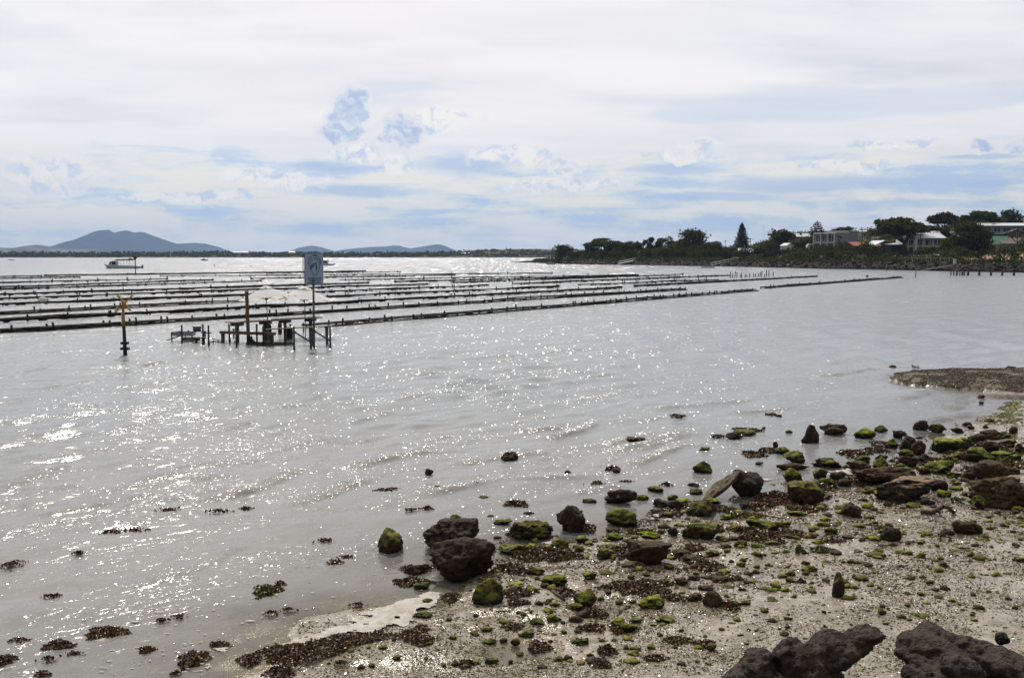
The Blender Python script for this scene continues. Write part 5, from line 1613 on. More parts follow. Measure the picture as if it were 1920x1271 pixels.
def dinghy(label, px, py, w, flip=1, mast=0, cab=True, mat=None):
    p = at(px, py)
    root = thing('motor_boat', label, 'boat', tuple(p))
    L = w / F_PX * p.y
    h = L * 0.13
    hull([(-flip * L / 2, 0.05, 0.04, h * 0.5, h * 0.5, h * 1.35), (-flip * L * 0.3, L * 0.11, L * 0.08, -0.1, h * 0.3, h * 1.15), (flip * L * 0.1, L * 0.15, L * 0.13, -0.2, h * 0.2, h), (flip * L / 2, L * 0.14, L * 0.12, -0.15, h * 0.2, h)], 'hull', mat or M_DARKM, root)
    if cab:
        b = MB(); b.box((-flip * L * 0.05, 0, h * 1.5), (L * 0.28, L * 0.2, h * 1.2)); b.obj('cabin', mat or M_CANV, root)
        b = MB(); b.box((-flip * L * 0.05, -L * 0.1, h * 1.65), (L * 0.2, 0.04, h * 0.5)); b.obj('window', M_GLASS, root)
    b = MB(); b.box((flip * L * 0.53, 0, h * 0.8), (L * 0.06, L * 0.07, h * 1.4)); b.obj('outboard', M_DARKM, root)
    if mast:
        b = MB(); b.tube((0, 0, h), (0, 0, mast), 0.06, 0.04, 6); b.obj('mast', M_STEEL, root)
    return root
dinghy('low dark runabout out in the glare beyond the racks', 383, 488.8, 13, 1)
dinghy('tiny dark open boat far out at the left edge', 21, 488.0, 10, 1, cab=False)
dinghy('small white boat moored at the rocky tip of the headland', 1032.5, 496.4, 18, 1, 0, True, flat_mat('pale_hull', (0.5, 0.5, 0.52), 0.4))
for px, py, c, lab in [(402, 498.2, (0.03, 0.03, 0.03), 'small black buoy alone in the glare beyond the racks'), (471, 500.5, (0.6, 0.12, 0.14), 'small pink buoy in the glare left of the sign'),
                       (1626, 519.5, (0.03, 0.03, 0.03), 'small black buoy off the end of the nearest rack')]:
    p = at(px, py)
    root = thing('buoy', lab, 'buoy', tuple(p))
    link('body', mesh_np('body', ICO2[0] * 0.3 + np.array([0, 0, 0.1]), ICO2[1], flat_mat('buoy_plastic', c, 0.5), True), root)
    b = MB(); b.tube((0, 0, 0.35), (0, 0, 0.55), 0.05, 0.03, 6); b.obj('eye', M_DARKM, root)

# ------------------------------------------------------------------ the dining platform
M_PLANK = simple('bleached_plank', (0.16, 0.135, 0.105), 0.8, 0.25, 4.0, 0.3)
M_POST = simple('brown_timber_post', (0.115, 0.070, 0.040), 0.8, 0.25, 3.0, 0.3)
M_WET = simple('wet_black_timber', (0.020, 0.018, 0.016), 0.6, 0.3, 5.0, 0.4)
M_LEGW = simple('grey_wet_timber', (0.060, 0.050, 0.042), 0.75, 0.3, 5.0, 0.3)
M_ALGW = simple('algae_boards', (0.040, 0.042, 0.014), 0.8, 0.4, 6.0, 0.4)

def stick(mb, px0, py0, px1, py1, d, w_px, h_px=None, d2=None, depth=None):
    """a member between two photo points at d metres, thickness in pixels"""
    a, b = far(px0, py0, d), far(px1, py1, d2 or d)
    t = w_px / F_PX * d
    mb.bar(tuple(a), tuple(b), depth or t, t, (0, 1, 0.01) if abs(px1 - px0) < abs(py1 - py0) else (0, 0, 1))
def shift(o_mb, O):
    o_mb.v = [v - np.array(O) for v in o_mb.v]
    return o_mb
def part(name, mat, root, fn, smooth=False):
    mb = MB(); fn(mb); shift(mb, root.location)
    return mb.obj(name, mat, root, smooth)

def table(label, x0, y0, x1, y1, d0, d1, peds):
    O = at((x0 + x1) / 2, 640)
    root = thing('table', label, 'table', tuple(O), 0, 'tables on the dining platform')
    a0, a1 = far(x0, y0, d0), far(x1, y1, d1)
    ax = (a1 - a0); ax.z = 0; ax.normalize(); sd = Vector((-ax.y, ax.x, 0))
    zt = (a0.z + a1.z) / 2
    for j in range(4):
        o = sd * (j * 0.2 - 0.05)
        part('plank', M_PLANK, root, lambda m: m.bar((a0.x + o.x, a0.y + o.y, zt), (a1.x + o.x, a1.y + o.y, zt), 0.185, 0.05))
    for (px, wl) in peds:
        t = (px - x0) / (x1 - x0)
        c = Vector((a0.x + (a1.x - a0.x) * t, a0.y + (a1.y - a0.y) * t, 0)) + sd * 0.25
        part('bearer', M_LEGW, root, lambda m: m.box((c.x, c.y, zt - 0.105), (0.52, 0.7, 0.15)))
        part('pedestal', M_LEGW, root, lambda m: m.box((c.x, c.y, zt / 2 - 0.38), (wl, 0.16, zt + 0.45)))
    return root
t1 = table('left bleached plank table under the first white umbrella', 435.5, 605.2, 519, 600.6, 51.5, 53.5, ((449.5, 0.14), (502.5, 0.22)))
t2 = table('right bleached plank table behind the sign post', 522.5, 599.2, 602, 595.8, 52.5, 54.5, ((539, 0.14), (587, 0.16)))

def bench(label, x0, y0, x1, y1, d0, d1, thick, legs, mat, n=2):
    O = at((x0 + x1) / 2, 645)
    root = thing('bench', label, 'bench', tuple(O), 0, 'benches on the dining platform')
    a0, a1 = far(x0, y0, d0), far(x1, y1, d1)
    ax = a1 - a0; ax.z = 0; ax.normalize(); sd = Vector((-ax.y, ax.x, 0))
    t = thick / F_PX * d0
    for j in range(n):
        o = sd * j * 0.17
        part('plank', mat, root, lambda m: m.bar(tuple(a0 + o), tuple(a1 + o), 0.155, t))
    for (px, w_) in legs:
        q = (px - x0) / (x1 - x0)
        c = a0.lerp(a1, q) + sd * 0.08
        part('leg', M_LEGW, root, lambda m: m.box((c.x, c.y, c.z / 2 - 0.35), (w_, 0.22, c.z + 0.55)))
    return root
bench('heavy brown beam bench along the front of the left table', 413, 623.0, 512, 626.3, 52.0, 50.6, 5.0, ((416, 0.14), (507.5, 0.16)), M_POST, 2)
bench('thin pale plank bench running out to the sign post', 498, 617.6, 622, 611.2, 50.0, 50.6, 1.6, ((584.5, 0.12), (613, 0.10)), M_PLANK, 2)

# the pipe stands round the platform
def stand(label, px, top, base, w=3.6, lean=0.0):
    p = at(px, base)
    root = thing('pipe_post', label, 'post', tuple(p), 0, 'posts round the dining platform')
    h = CAM_H - (top - HZ) / F_PX * p.y
    u_ = p.y / F_PX
    b = MB(); b.tube((0, 0, -0.6), (lean * u_, 0, h), w * 0.5 * u_, w * 0.47 * u_, 10); b.obj('shaft', M_WET, root, True)
    b = MB(); b.tube((lean * u_, 0, h), (lean * u_, 0, h + 0.02), w * 0.56 * u_, w * 0.5 * u_, 10); b.obj('cap', M_WET, root)
    b = MB(); b.tube((0, 0, -0.1), (0, 0, 0.18), w * 0.62 * u_, w * 0.56 * u_, 10); b.obj('fouling', M_FOUL, root, True)
for (px, top, base, lab) in [(431, 608, 642.5, 'dark post before the left end of the left table'), (444, 611, 651.5, 'dark post nearest the camera under the left table'), (482, 608, 647, 'dark post just right of the tall timber post'),
                             (494, 612, 646.5, 'dark post at the right end of the beam bench'), (535, 609.5, 648, 'dark post before the left end of the right table'), (551.8, 613, 657.5, 'tallest front post holding the upper brace'),
                             (583, 625, 654.5, 'short post at the foot of the upper brace left of the sign post'), (619.5, 612, 652, 'post at the right end of the platform'),
                             (341.5, 610, 643.5, 'dark post at the left of the cleaning bench'), (381, 608, 642, 'dark post beside the bucket'), (391.6, 610.5, 647.5, 'dark post at the right of the cleaning bench')]:
    stand(lab, px, top, base, 3.6, -1.0 if px in (431, 444) else 0)
def single(name, label, cat, fn_list, O):
    root = thing(name, label, cat, tuple(O))
    for nm, mat, fn in fn_list:
        part(nm, mat, root, fn)
    return root
single('brace', 'slanting brace from the tallest front post down to the water', 'brace', [('bar', M_WET, lambda m: stick(m, 553, 623, 583, 641.5, 48.6, 2.6)), ('bracket', M_WET, lambda m: stick(m, 551, 622, 555, 624.5, 48.6, 4))], at(568, 650))
single('brace', 'slanting brace from the sign post to the right end post', 'brace', [('bar', M_WET, lambda m: stick(m, 590, 621, 619.5, 639, 49.4, 2.6)), ('bracket', M_WET, lambda m: stick(m, 588, 620, 592, 622.5, 49.4, 4))], at(604, 650))
# tall timber post and barrels, stools
p = at(466.5, 644)
root = thing('timber_post', 'tall square brown timber post in front of the left umbrella', 'post', tuple(p))
part('shaft', M_POST, root, lambda m: m.bar(tuple(p + Vector((0, 0, -0.6))), tuple(far(462.3, 545, p.y)), 0.15, 5.0 / F_PX * p.y, (0, 1, 0)))
part('foot', M_WET, root, lambda m: (m.box((p.x + 0.06, p.y, 0.12), (0.22, 0.2, 0.5)), m.bar((p.x, p.y, 0.35), (p.x + 0.35, p.y, 0.02), 0.1, 0.1)))
def barrel(label, px, top, base, w, mat, rim=True):
    p = at(px, base); u_ = p.y / F_PX
    root = thing('barrel', label, 'barrel', tuple(p), 0, 'barrels on the dining platform')
    h = (base - top) * u_
    b = MB(); r0 = w / 2 * u_
    zs = [(-0.4, 0.9), (0.0, 0.93), (h * 0.3, 1.0), (h * 0.6, 1.0), (h, 0.9)]
    for (z0, s0), (z1, s1) in zip(zs, zs[1:]):
        b.tube((0, 0, z0), (0, 0, z1), r0 * s0, r0 * s1, 14, caps=(z1 == h))
    b.obj('body', mat, root, True)
    for zz in (h * 0.3, h * 0.66):
        b = MB(); b.tube((0, 0, zz - 0.02), (0, 0, zz + 0.02), r0 * 1.05, r0 * 1.05, 14); b.obj('hoop', M_WET, root, True)
barrel('dark upright barrel under the left end of the right table', 543, 613, 637, 13, M_WET)
barrel('dark drum between the two tables', 525, 605.5, 625.5, 8, M_WET)
barrel('brown drum under the right end of the left table', 505, 608, 636, 9, M_FOUL)
def stool(label, px, top, base, w):
    p = at(px, base); u_ = p.y / F_PX
    root = thing('stool', label, 'stool', tuple(p), 0, 'stools on the dining platform')
    h = (base - top) * u_
    b = MB(); b.tube((0, 0, h - 0.06), (0, 0, h), w / 2 * u_, w / 2 * u_, 12); b.obj('seat', M_WET, root, True)
    b = MB(); b.tube((0, 0, -0.4), (0, 0, h - 0.06), w / 3.4 * u_, w / 3.2 * u_, 10); b.obj('pedestal', M_WET, root, True)
stool('stub stool behind the beam bench at the left', 438.5, 616, 634, 5)
stool('small stool by the right end of the beam bench', 497.5, 611, 630, 6)
stool('stool with a square top under the right end post plank', 612.5, 612, 628, 9)
stool('stub stool behind the barrel under the right table', 544.5, 607.5, 628, 4.5)
stool('stub post stool near the second umbrella pole', 569, 605, 625, 3.5)
stool('stub stool below the right table beside the sign post', 581.5, 613, 630, 5)
stool('low square stool on the cleaning deck', 368, 633, 643, 7.5)
stool('dark crate-like stool by the post beside the bucket', 381.5, 632, 645.5, 10)
# algae-covered boards awash
def boards(label, x0, y0, x1, y1, n, mat, hh=0.05):
    O = at((x0 + x1) / 2, (y0 + y1) / 2)
    root = thing('deck', label, 'deck', tuple(O), 0, 'boards awash at the dining platform')
    for j in range(n):
        q = j / max(1, n - 1)
        a = at(x0, y0 + (y1 - y0) * q); b_ = at(x1, y0 + (y1 - y0) * q + 1.0)
        part('board', mat, root, lambda m: m.bar((a.x, a.y, hh), (b_.x, b_.y, hh + 0.02), 0.16, 0.06))
    return root
boards('green algae-covered deck boards awash below the right table', 500, 643, 550, 648, 4, M_ALGW, 0.01)
boards('dark boards awash below the beam bench', 462, 643, 502, 647, 3, M_FOUL, 0.01)
boards('mossy low deck under the cleaning bench', 344, 637, 374, 642, 4, M_ALGW, 0.12)
root = thing('driftwood_rail', 'broken rail half sunk between the cleaning bench and the platform', 'rail', tuple(at(410, 645)))
part('bar', M_FOUL, root, lambda m: (stick(m, 394, 642, 402, 640, 51.5, 2.2), stick(m, 402, 640, 422, 643, 51.5, 2.0), stick(m, 396, 634.5, 414, 638.5, 52, 1.2)))
for x in (400, 409, 424, 430, 440):
    part('stub', M_FOUL, root, lambda m: stick(m, x, 638, x + 0.2, 646, 51.5, 1.4))

# fish-cleaning bench
O = at(358, 641)
root = thing('cleaning_bench', 'spindly pipe-framed cleaning bench at the left end of the platform', 'bench', tuple(O))
part('top_rail', M_WET, root, lambda m: stick(m, 321, 623.4, 378, 621, 52.5, 1.6))
part('back_rail', M_WET, root, lambda m: stick(m, 377, 623.6, 396.5, 624.2, 52.5, 2.0))
part('leg', M_WET, root, lambda m: stick(m, 321.6, 623, 322.4, 642, 52.5, 2.0))
part('leg', M_WET, root, lambda m: stick(m, 347.5, 630, 347.5, 643, 52.8, 1.4))
part('leg', M_WET, root, lambda m: stick(m, 360, 629, 360.3, 643, 52.8, 1.8))
part('brace', M_WET, root, lambda m: stick(m, 313, 638.2, 340, 628.6, 52.5, 1.9))
part('side_panel', M_WET, root, lambda m: m.box(tuple(far(382.5, 626, 52.5)), (4 / F_PX * 52.5, 0.3, 11 / F_PX * 52.5)))
p = far(345, 629.3, 52.9)
root = thing('tub', 'long white plastic tub slung under the cleaning bench', 'tub', tuple(p))
b = MB(); hw, hh = 20.5 / F_PX * 52.9, 6.4 / F_PX * 52.9
b.add([(-hw * 0.9, -0.22, 0), (hw * 0.94, -0.22, 0), (hw * 0.94, 0.22, 0), (-hw * 0.9, 0.22, 0), (-hw, -0.27, hh), (hw, -0.27, hh), (hw, 0.27, hh), (-hw, 0.27, hh)], [[0, 3, 2, 1], [0, 1, 5, 4], [1, 2, 6, 5], [2, 3, 7, 6], [3, 0, 4, 7]])
b.obj('basin', flat_mat('grey_white_plastic', (0.42, 0.42, 0.42), 0.4), root)
b = MB(); b.bar((-hw, -0.28, hh), (hw, -0.28, hh), 0.03, 0.03); b.bar((-hw, 0.28, hh), (hw, 0.28, hh), 0.03, 0.03); b.obj('lip', M_STEEL, root)
p = far(369.5, 620.6, 52.6)
root = thing('bucket', 'grey bucket standing on the cleaning bench', 'bucket', tuple(p))
b = MB(); b.tube((0, 0, 0), (0, 0, 9.0 / F_PX * 52.6), 6.8 / F_PX * 52.6, 8.3 / F_PX * 52.6, 16); b.obj('body', simple('grey_plastic', (0.085, 0.085, 0.09), 0.5), root, True)
b = MB(); b.tube((0, 0, 8.6 / F_PX * 52.6), (0, 0, 9.4 / F_PX * 52.6), 8.7 / F_PX * 52.6, 8.7 / F_PX * 52.6, 16); b.obj('rim', M_STEEL, root)
root = thing('tap', 'small dark tap standing up from the cleaning bench', 'tap', tuple(far(353.2, 621.5, 52.7)))
b = MB(); b.tube((0, 0, 0), (0, 0, 0.07), 0.06, 0.02, 8); b.obj('body', M_DARKM, root)
b = MB(); b.bar((-0.55, 0, 0.02), (-0.2, 0, -0.02), 0.03, 0.025); b.obj('spout', M_DARKM, root)

# umbrellas
def canvas():
    m, g, out = mat_new('umbrella_canvas')
    pos = g.new('ShaderNodeTexCoord').outputs['Object']
    n = g.noise(pos, 3.0, 3.0, 0.5)
    d = g.new('ShaderNodeBsdfDiffuse'); g.put(d.inputs[0], g.mix(n, (0.86, 0.86, 0.86), (0.9, 0.9, 0.9)))
    t = g.new('ShaderNodeBsdfTranslucent'); t.inputs[0].default_value = (0.80, 0.74, 0.62, 1)
    mx = g.new('ShaderNodeMixShader'); mx.inputs[0].default_value = 0.42
    g.t.links.new(d.outputs[0], mx.inputs[1]); g.t.links.new(t.outputs[0], mx.inputs[2]); g.t.links.new(mx.outputs[0], out.inputs[0])
    return m
M_CANVAS = canvas()
def umbrella(label, apex, d, rad, pole_bot, pitch, roll, spin):
    A = far(apex[0], apex[1], d)
    foot = far(pole_bot[0], pole_bot[1], d)
    root = thing('umbrella', label, 'umbrella', (foot.x, foot.y, 0.0), 0, 'umbrellas over the dining platform')
    rel = A - Vector(root.location)
    rot = Matrix.Rotation(roll, 3, 'Y') @ Matrix.Rotation(pitch, 3, 'X')
    def T(v): return tuple(rel + rot @ Vector(v))
    n, ring = 8, 6
    drop = rad * 0.40
    V = []
    for i in range(ring + 1):
        q = 0.16 + 0.84 * i / ring
        for k in range(n * 4):
            a = spin + 2 * math.pi * k / (n * 4)
            seg = abs(((k % 4) - 0) / 4.0 - 0.0)
            f_ = (k % 4) / 4.0
            sag = math.sin(math.pi * f_)
            rr = rad * q * (1 - 0.075 * sag)
            V.append(T((rr * math.cos(a), rr * math.sin(a), -drop * q ** 1.12 + 0.02 * sag * q)))
    m_ = n * 4
    F = np.array([[i * m_ + k, (i + 1) * m_ + k, (i + 1) * m_ + (k + 1) % m_, i * m_ + (k + 1) % m_] for i in range(ring) for k in range(m_)])
    link('canopy', mesh_np('canopy', np.array(V), F, M_CANVAS, False), root)
    V = []
    for i in range(3):
        q = 0.03 + 0.2 * i / 2
        for k in range(m_):
            a = spin + 2 * math.pi * k / m_
            V.append(T((rad * q * math.cos(a), rad * q * math.sin(a), 0.09 - drop * q ** 1.12)))
    F = np.array([[i * m_ + k, (i + 1) * m_ + k, (i + 1) * m_ + (k + 1) % m_, i * m_ + (k + 1) % m_] for i in range(2) for k in range(m_)])
    link('vent', mesh_np('vent', np.array(V), F, M_CANVAS, False), root)
    b = MB(); b.tube((0, 0, -0.5), T((0, 0, 0.12)), 0.026, 0.024, 8); b.obj('pole', M_POST, root, True)
    hub = (0, 0, -drop * 1.05)
    b = MB(); b.tube(T((0, 0, hub[2] - 0.05)), T((0, 0, hub[2] + 0.05)), 0.06, 0.06, 8); b.obj('hub', M_POST, root, True)
    for k in range(n):
        a = spin + 2 * math.pi * k / n
        q = 0.58
        tip = (rad * math.cos(a), rad * math.sin(a), -drop - 0.02)
        mid = (rad * q * math.cos(a), rad * q * math.sin(a), -drop * q ** 1.12 - 0.03)
        b = MB(); b.bar(T((0, 0, -0.03)), T(mid), 0.022, 0.03); b.bar(T(mid), T(tip), 0.022, 0.03); rb = b.obj('rib', M_POST, root)
        b = MB(); b.bar(T(hub), T(mid), 0.025, 0.025); b.obj('strut', M_POST, rb)
umbrella('left white market umbrella tipped over the left table', (497.5, 538.5), 53.0, 1.52, (505.5, 632), R(-3), R(-6.5), 0.3)
umbrella('right white market umbrella leaning behind the sign post', (570.5, 540.0), 55.5, 1.68, (573, 630), R(-4), R(1.5), 0.1)

# the sign
def sign():
    d = 49.6
    O = at(588.8, 651)
    root = thing('sign', 'tall blue-grey sign panel with an oval emblem on a thin pole', 'sign', tuple(O))
    M_SIGN = flat_mat('sign_blue_grey', (0.27, 0.345, 0.44), 0.6, 0.04)
    M_INK = flat_mat('sign_ink', (0.030, 0.045, 0.085), 0.6, 0.05)
    M_EDGE = flat_mat('sign_edge', (0.03, 0.035, 0.05), 0.6)
    u_ = d / F_PX
    c = far(590.6, 504.8, d) - O
    w, h = 34.2 * u_, 57.0 * u_
    b = MB(); b.tube((0, 0, -0.6), (0.02, 0, c.z - h / 2 + 0.3), 0.055, 0.05, 10); b.obj('pole', simple('grey_pole', (0.05, 0.055, 0.06), 0.5), root, True)
    b = MB(); b.box((c.x, 0, c.z), (w, 0.05, h)); pan = b.obj('panel', M_SIGN, root)
    b = MB(); b.box((c.x - w / 2 - 0.012, 0, c.z), (0.03, 0.07, h + 0.03)); b.box((c.x, 0, c.z - h / 2 - 0.012), (w + 0.05, 0.07, 0.03)); b.obj('edge_frame', M_EDGE, root)
    yf = -0.028
    # photo-scale local helper: zoom pixels of the panel (591 wide, 960 high)
    def X(a): return c.x - w / 2 + (a - 215) / 591 * w
    def Zz(bv): return c.z + h / 2 - (bv - 108) / 960 * h
    em = MB()
    def ell(cx, cz, rx, rz, t0, t1, wd, n=36):
        for i in range(n):
            a0, a1 = t0 + (t1 - t0) * i / n, t0 + (t1 - t0) * (i + 1) / n
            V = []
            for a, s in ((a0, 1), (a1, 1), (a1, 0), (a0, 0)):
                V.append((X(cx + (rx - (0 if s else wd)) * math.cos(a)), yf, Zz(cz - (rz - (0 if s else wd)) * math.sin(a))))
            em.quad(*V[::-1])
    ell(530, 485, 160, 272, 0, 2 * math.pi, 16)
    ell(530, 485, 150, 330, math.pi * 1.25, math.pi * 1.72, 11, 14)
    def line(x0, z0, x1, z1, wd):
        dx, dz = x1 - x0, z1 - z0
        L = math.hypot(dx, dz); nx, nz = -dz / L * wd / 2, dx / L * wd / 2
        q = [(X(x0 + nx), yf, Zz(z0 + nz)), (X(x1 + nx * 0.5), yf, Zz(z1 + nz * 0.5)), (X(x1 - nx * 0.5), yf, Zz(z1 - nz * 0.5)), (X(x0 - nx), yf, Zz(z0 - nz))]
        em.quad(*q)
    for (a, b_, c_, d_, e_) in [(378, 525, 560, 365, 26), (384, 575, 600, 370, 30), (392, 610, 600, 385, 18), (376, 490, 500, 395, 18)]:
        line(a, b_, c_, d_, e_)
    line(594, 430, 590, 645, 32); line(594, 500, 592, 580, 44); line(600, 560, 640, 548, 20); line(590, 420, 600, 440, 30)
    for (a, b_, s_) in [(470, 318, 26), (535, 270, 34), (585, 290, 26)]:
        line(a - s_ / 2, b_, a + s_ / 2, b_ - 4, s_ * 0.8); line(a - s_ / 2, b_ + 14, a, b_ - 14, 8)
    em.obj('emblem', M_INK, pan)
    def text(s, x, zc, size, rot=0.0, wd=None):
        cu = bpy.data.curves.new('lettering', 'FONT')
        cu.body = s; cu.align_x = 'CENTER'; cu.align_y = 'CENTER'
        cu.size = size
        cu.offset = 0.0045
        cu.resolution_u = 3
        cu.materials.append(M_INK)
        tmp = bpy.data.objects.new('tmp', cu)
        COL.objects.link(tmp)
        bpy.context.view_layer.update()
        me = bpy.data.meshes.new_from_object(tmp.evaluated_get(bpy.context.evaluated_depsgraph_get()))
        bpy.data.objects.remove(tmp, do_unlink=True)
        o = link('lettering', me, pan, (X(x), yf - 0.002, Zz(zc)))
        o.rotation_euler = (math.pi / 2, -rot, 0)
        if wd: o.scale = (wd, 1, 1)
        return o
    arc = 'OYSTER FARM TOURS'
    for i, ch in enumerate(arc):
        if ch == ' ': continue
        a = math.pi * (0.97 - 0.94 * i / (len(arc) - 1))
        x, zc = 530 + 205 * math.cos(a), 440 - 285 * math.sin(a)
        tx, tz = -205 * math.sin(a), 285 * math.cos(a)
        text(ch, x, zc, 0.105, -math.atan2(tz, -tx) if False else math.atan2(-285 * math.cos(a) * -1, 205 * math.sin(a)) * 1.0)
    text('BOOK NOW', 536, 880, 0.115, 0, 1.0)
    text('0488 275 172', 536, 950, 0.095, 0, 1.0)
    text('www.oysterfarmtours.com.au', 520, 1012, 0.056, 0, 1.0)
sign()
# ------------------------------------------------------------------ rocks of the shore
def mat_rock(name, dark, light, moss, moss_lo, moss_hi, fleck=(0.055, 0.042, 0.028), rough=0.8, wetspec=0.35, mossb=(0.155, 0.20, 0.012)):
    """weathered stone; weed grows on what faces up"""
    m, g, out = mat_new(name)
    ge = g.new('ShaderNodeNewGeometry')
    tc = g.new('ShaderNodeTexCoord').outputs['Object']
    pos = ge.outputs['Position']
    n1 = g.noise(pos, 3.5, 5.0, 0.62)
    n2 = g.noise(pos, 17.0, 5.0, 0.68)
    n3 = g.noise(pos, 60.0, 3.0, 0.6)
    c = g.mix(g.ss(n2, 0.34, 0.66), dark, light)
    c = g.mix(g.m('MULTIPLY', g.ss(n3, 0.60, 0.72), 0.6), c, fleck)
    up = g.sep(ge.outputs['Normal'])[2]
    k = g.m('ADD', up, g.m('MULTIPLY', g.m('SUBTRACT', n1, 0.5), 1.7))
    k = g.m('ADD', k, g.m('MULTIPLY', g.m('SUBTRACT', n2, 0.5), 0.8))
    gm_ = g.mix(g.ss(g.noise(pos, 9.0, 4.0, 0.6), 0.40, 0.64), moss, mossb)
    c = g.mix(g.ss(k, moss_lo, moss_hi), c, gm_)
    h = g.m('ADD', g.m('MULTIPLY', n2, 0.65), g.m('MULTIPLY', n3, 0.35))
    principled(g, out, c, rough, g.bump(h, 1.0, 0.06), wetspec)
    return m
MOSS = (0.040, 0.050, 0.007)
ROCKM = {
    'dark': mat_rock('dark_weedy_rock', (0.008, 0.0048, 0.0022), (0.046, 0.025, 0.009), (0.022, 0.022, 0.005), 0.70, 1.35, mossb=(0.062, 0.042, 0.014)),
    'brown': mat_rock('brown_rock', (0.014, 0.008, 0.0035), (0.080, 0.043, 0.015), (0.045, 0.040, 0.008), 0.70, 1.35, mossb=(0.095, 0.070, 0.018)),
    'olive': mat_rock('olive_mossy_rock', (0.008, 0.0055, 0.0025), (0.044, 0.028, 0.009), MOSS, 0.18, 0.95, mossb=(0.195, 0.175, 0.014)),
    'green': mat_rock('green_mossy_rock', (0.007, 0.006, 0.003), (0.032, 0.025, 0.008), (0.056, 0.070, 0.006), 0.02, 0.65, mossb=(0.20, 0.21, 0.010)),
    'bright': mat_rock('bright_moss_rock', (0.009, 0.008, 0.004), (0.036, 0.030, 0.010), (0.085, 0.115, 0.008), 0.15, 0.65, mossb=(0.34, 0.35, 0.016)),
    'sandy': mat_rock('sandy_topped_rock', (0.010, 0.008, 0.005), (0.045, 0.030, 0.016), (0.20, 0.135, 0.078), 0.55, 1.1, mossb=(0.30, 0.22, 0.15)),
    'pale': mat_rock('pale_stone', (0.06, 0.045, 0.028), (0.20, 0.155, 0.10), (0.10, 0.10, 0.03), 0.9, 1.5),
}

def rock_shape(seed, sub=4, planes=7, rough=0.16, ridge=0.10, freq=1.6, pinch=0.0, flat=0.0):
    """a unit stone: a ball cut by random planes, then weathered by ridged noise"""
    base = {2: ICO2, 3: ICO3, 4: ICO4, 5: ICO5}[sub]
    r = np.random.default_rng(seed)
    v = base[0].copy()
    for _ in range(planes):
        n = r.normal(size=3); n /= np.linalg.norm(n)
        d = r.uniform(0.50, 0.86)
        s = v @ n
        over = s > d
        v[over] -= np.outer((s[over] - d) * 0.88, n)
    nz = VN(seed % 97 + 100)
    p = v * freq + seed * 0.37
    nn = v / (np.linalg.norm(v, axis=1)[:, None] + 1e-9)
    a = nz.fbm(p[:, 0], p[:, 1], p[:, 2], o=4, g=0.55)
    q = p * 2.6 + 7.0
    b = 1 - np.abs(nz.fbm(q[:, 0], q[:, 1], q[:, 2], o=3, g=0.6)) * 2.4
    v = v + nn * ((rough + 0.07) * 1.8 * a + (ridge + 0.06) * (b - 0.5) * 0.75)[:, None]
    if sub >= 4:
        q = p * 8.0
        v = v + nn * (0.075 * nz.fbm(q[:, 0], q[:, 1], q[:, 2], o=4, g=0.75))[:, None]
    if pinch:                    # narrower towards the top
        t = np.clip((v[:, 2] + 1) / 2, 0, 1)
        v[:, :2] *= (1 - pinch * t)[:, None]
    if flat:                     # a level top
        v[:, 2] = np.where(v[:, 2] > flat, flat + (v[:, 2] - flat) * 0.25, v[:, 2])
    lo, hi = v.min(0), v.max(0)
    v = (v - (lo + hi) / 2) / ((hi - lo) / 2)
    return v, base[1]

LANDMARKS = []
def rock(px, base, w, h, kind, label=None, seed=None, mark=None, depth=0.85, rot=None, tilt=0.0, name='rock', cat='rock', group='rocks on the shore', sub=None, bury=0.14, **kw):
    """a stone whose waterline front sits at photo pixel (px, base), w by h pixels in the picture"""
    p = at(px, base)
    d = p.y
    W = w / F_PX * math.hypot(d, CAM_H)
    dep = math.atan2(CAM_H, d)
    D = W * depth
    Hm = max(h / F_PX * math.hypot(d, CAM_H) - 0.45 * D * math.sin(dep), 0.30 * W * min(1.0, h / w + 0.25)) / math.cos(dep)
    seed = seed if seed is not None else int(px * 7 + base * 3)
    sub = sub or (5 if w > 70 else 4 if w > 22 else 3)
    v, f = rock_shape(seed, sub, **kw)
    full = Hm / (1 - bury)
    v = v * np.array([W / 2, D / 2, full / 2]) * 1.02
    if tilt:
        c, s = math.cos(tilt), math.sin(tilt)
        v = v @ np.array([[c, 0, s], [0, 1, 0], [-s, 0, c]]).T
    z0 = max(gh(p.x, p.y), 0.0) * 0.6
    me = mesh_np(name, v + np.array([0, 0, full / 2 - full * bury]), f, ROCKM[kind], True)
    o = link(name, me, None, (p.x, p.y + D * 0.42, z0))
    o['w_'] = W
    ROCKS.append((o, kind, W, label, mark, px, base, w))
    if label:
        tag(o, label, cat, group)
    return o
ROCKS = []
B = rock
# the named ones
B(843, 1040, 106, 66, 'dark', 'upper flat-topped block of the dark double boulder standing in the shallows', 11, None, 0.9, planes=10, rough=0.10, flat=0.6)
B(864, 1094, 124, 84, 'dark', 'lower rounded half of the dark double boulder at the water edge', 12, 'the dark double boulder', 0.8, planes=6, rough=0.11)
B(855, 982, 22, 18, 'green', 'green tip of rock peeking out behind the dark double boulder', 13)
B(729, 1038, 47, 46, 'olive', 'cone-shaped rock standing alone in the water left of the double boulder', 14, 'the cone-shaped rock', 0.9, pinch=0.45)
B(804, 891, 17, 13, 'dark', 'small black rock alone far out in the water', 15, 'the small black rock in the water')
B(955, 868, 34, 21, 'dark', 'hollow dark rock with a wave breaking over it', 16, 'the wave-washed hollow rock', rough=0.3, ridge=0.3)
B(1065, 890, 13, 9, 'dark', 'tiny dark stone in the wavelets right of the wave-washed rock', 17)
B(1071, 998, 54, 50, 'dark', 'square crumbly dark rock with a crust of weed at its foot', 18, 'the square crumbly rock', 0.85, rough=0.2, ridge=0.22)
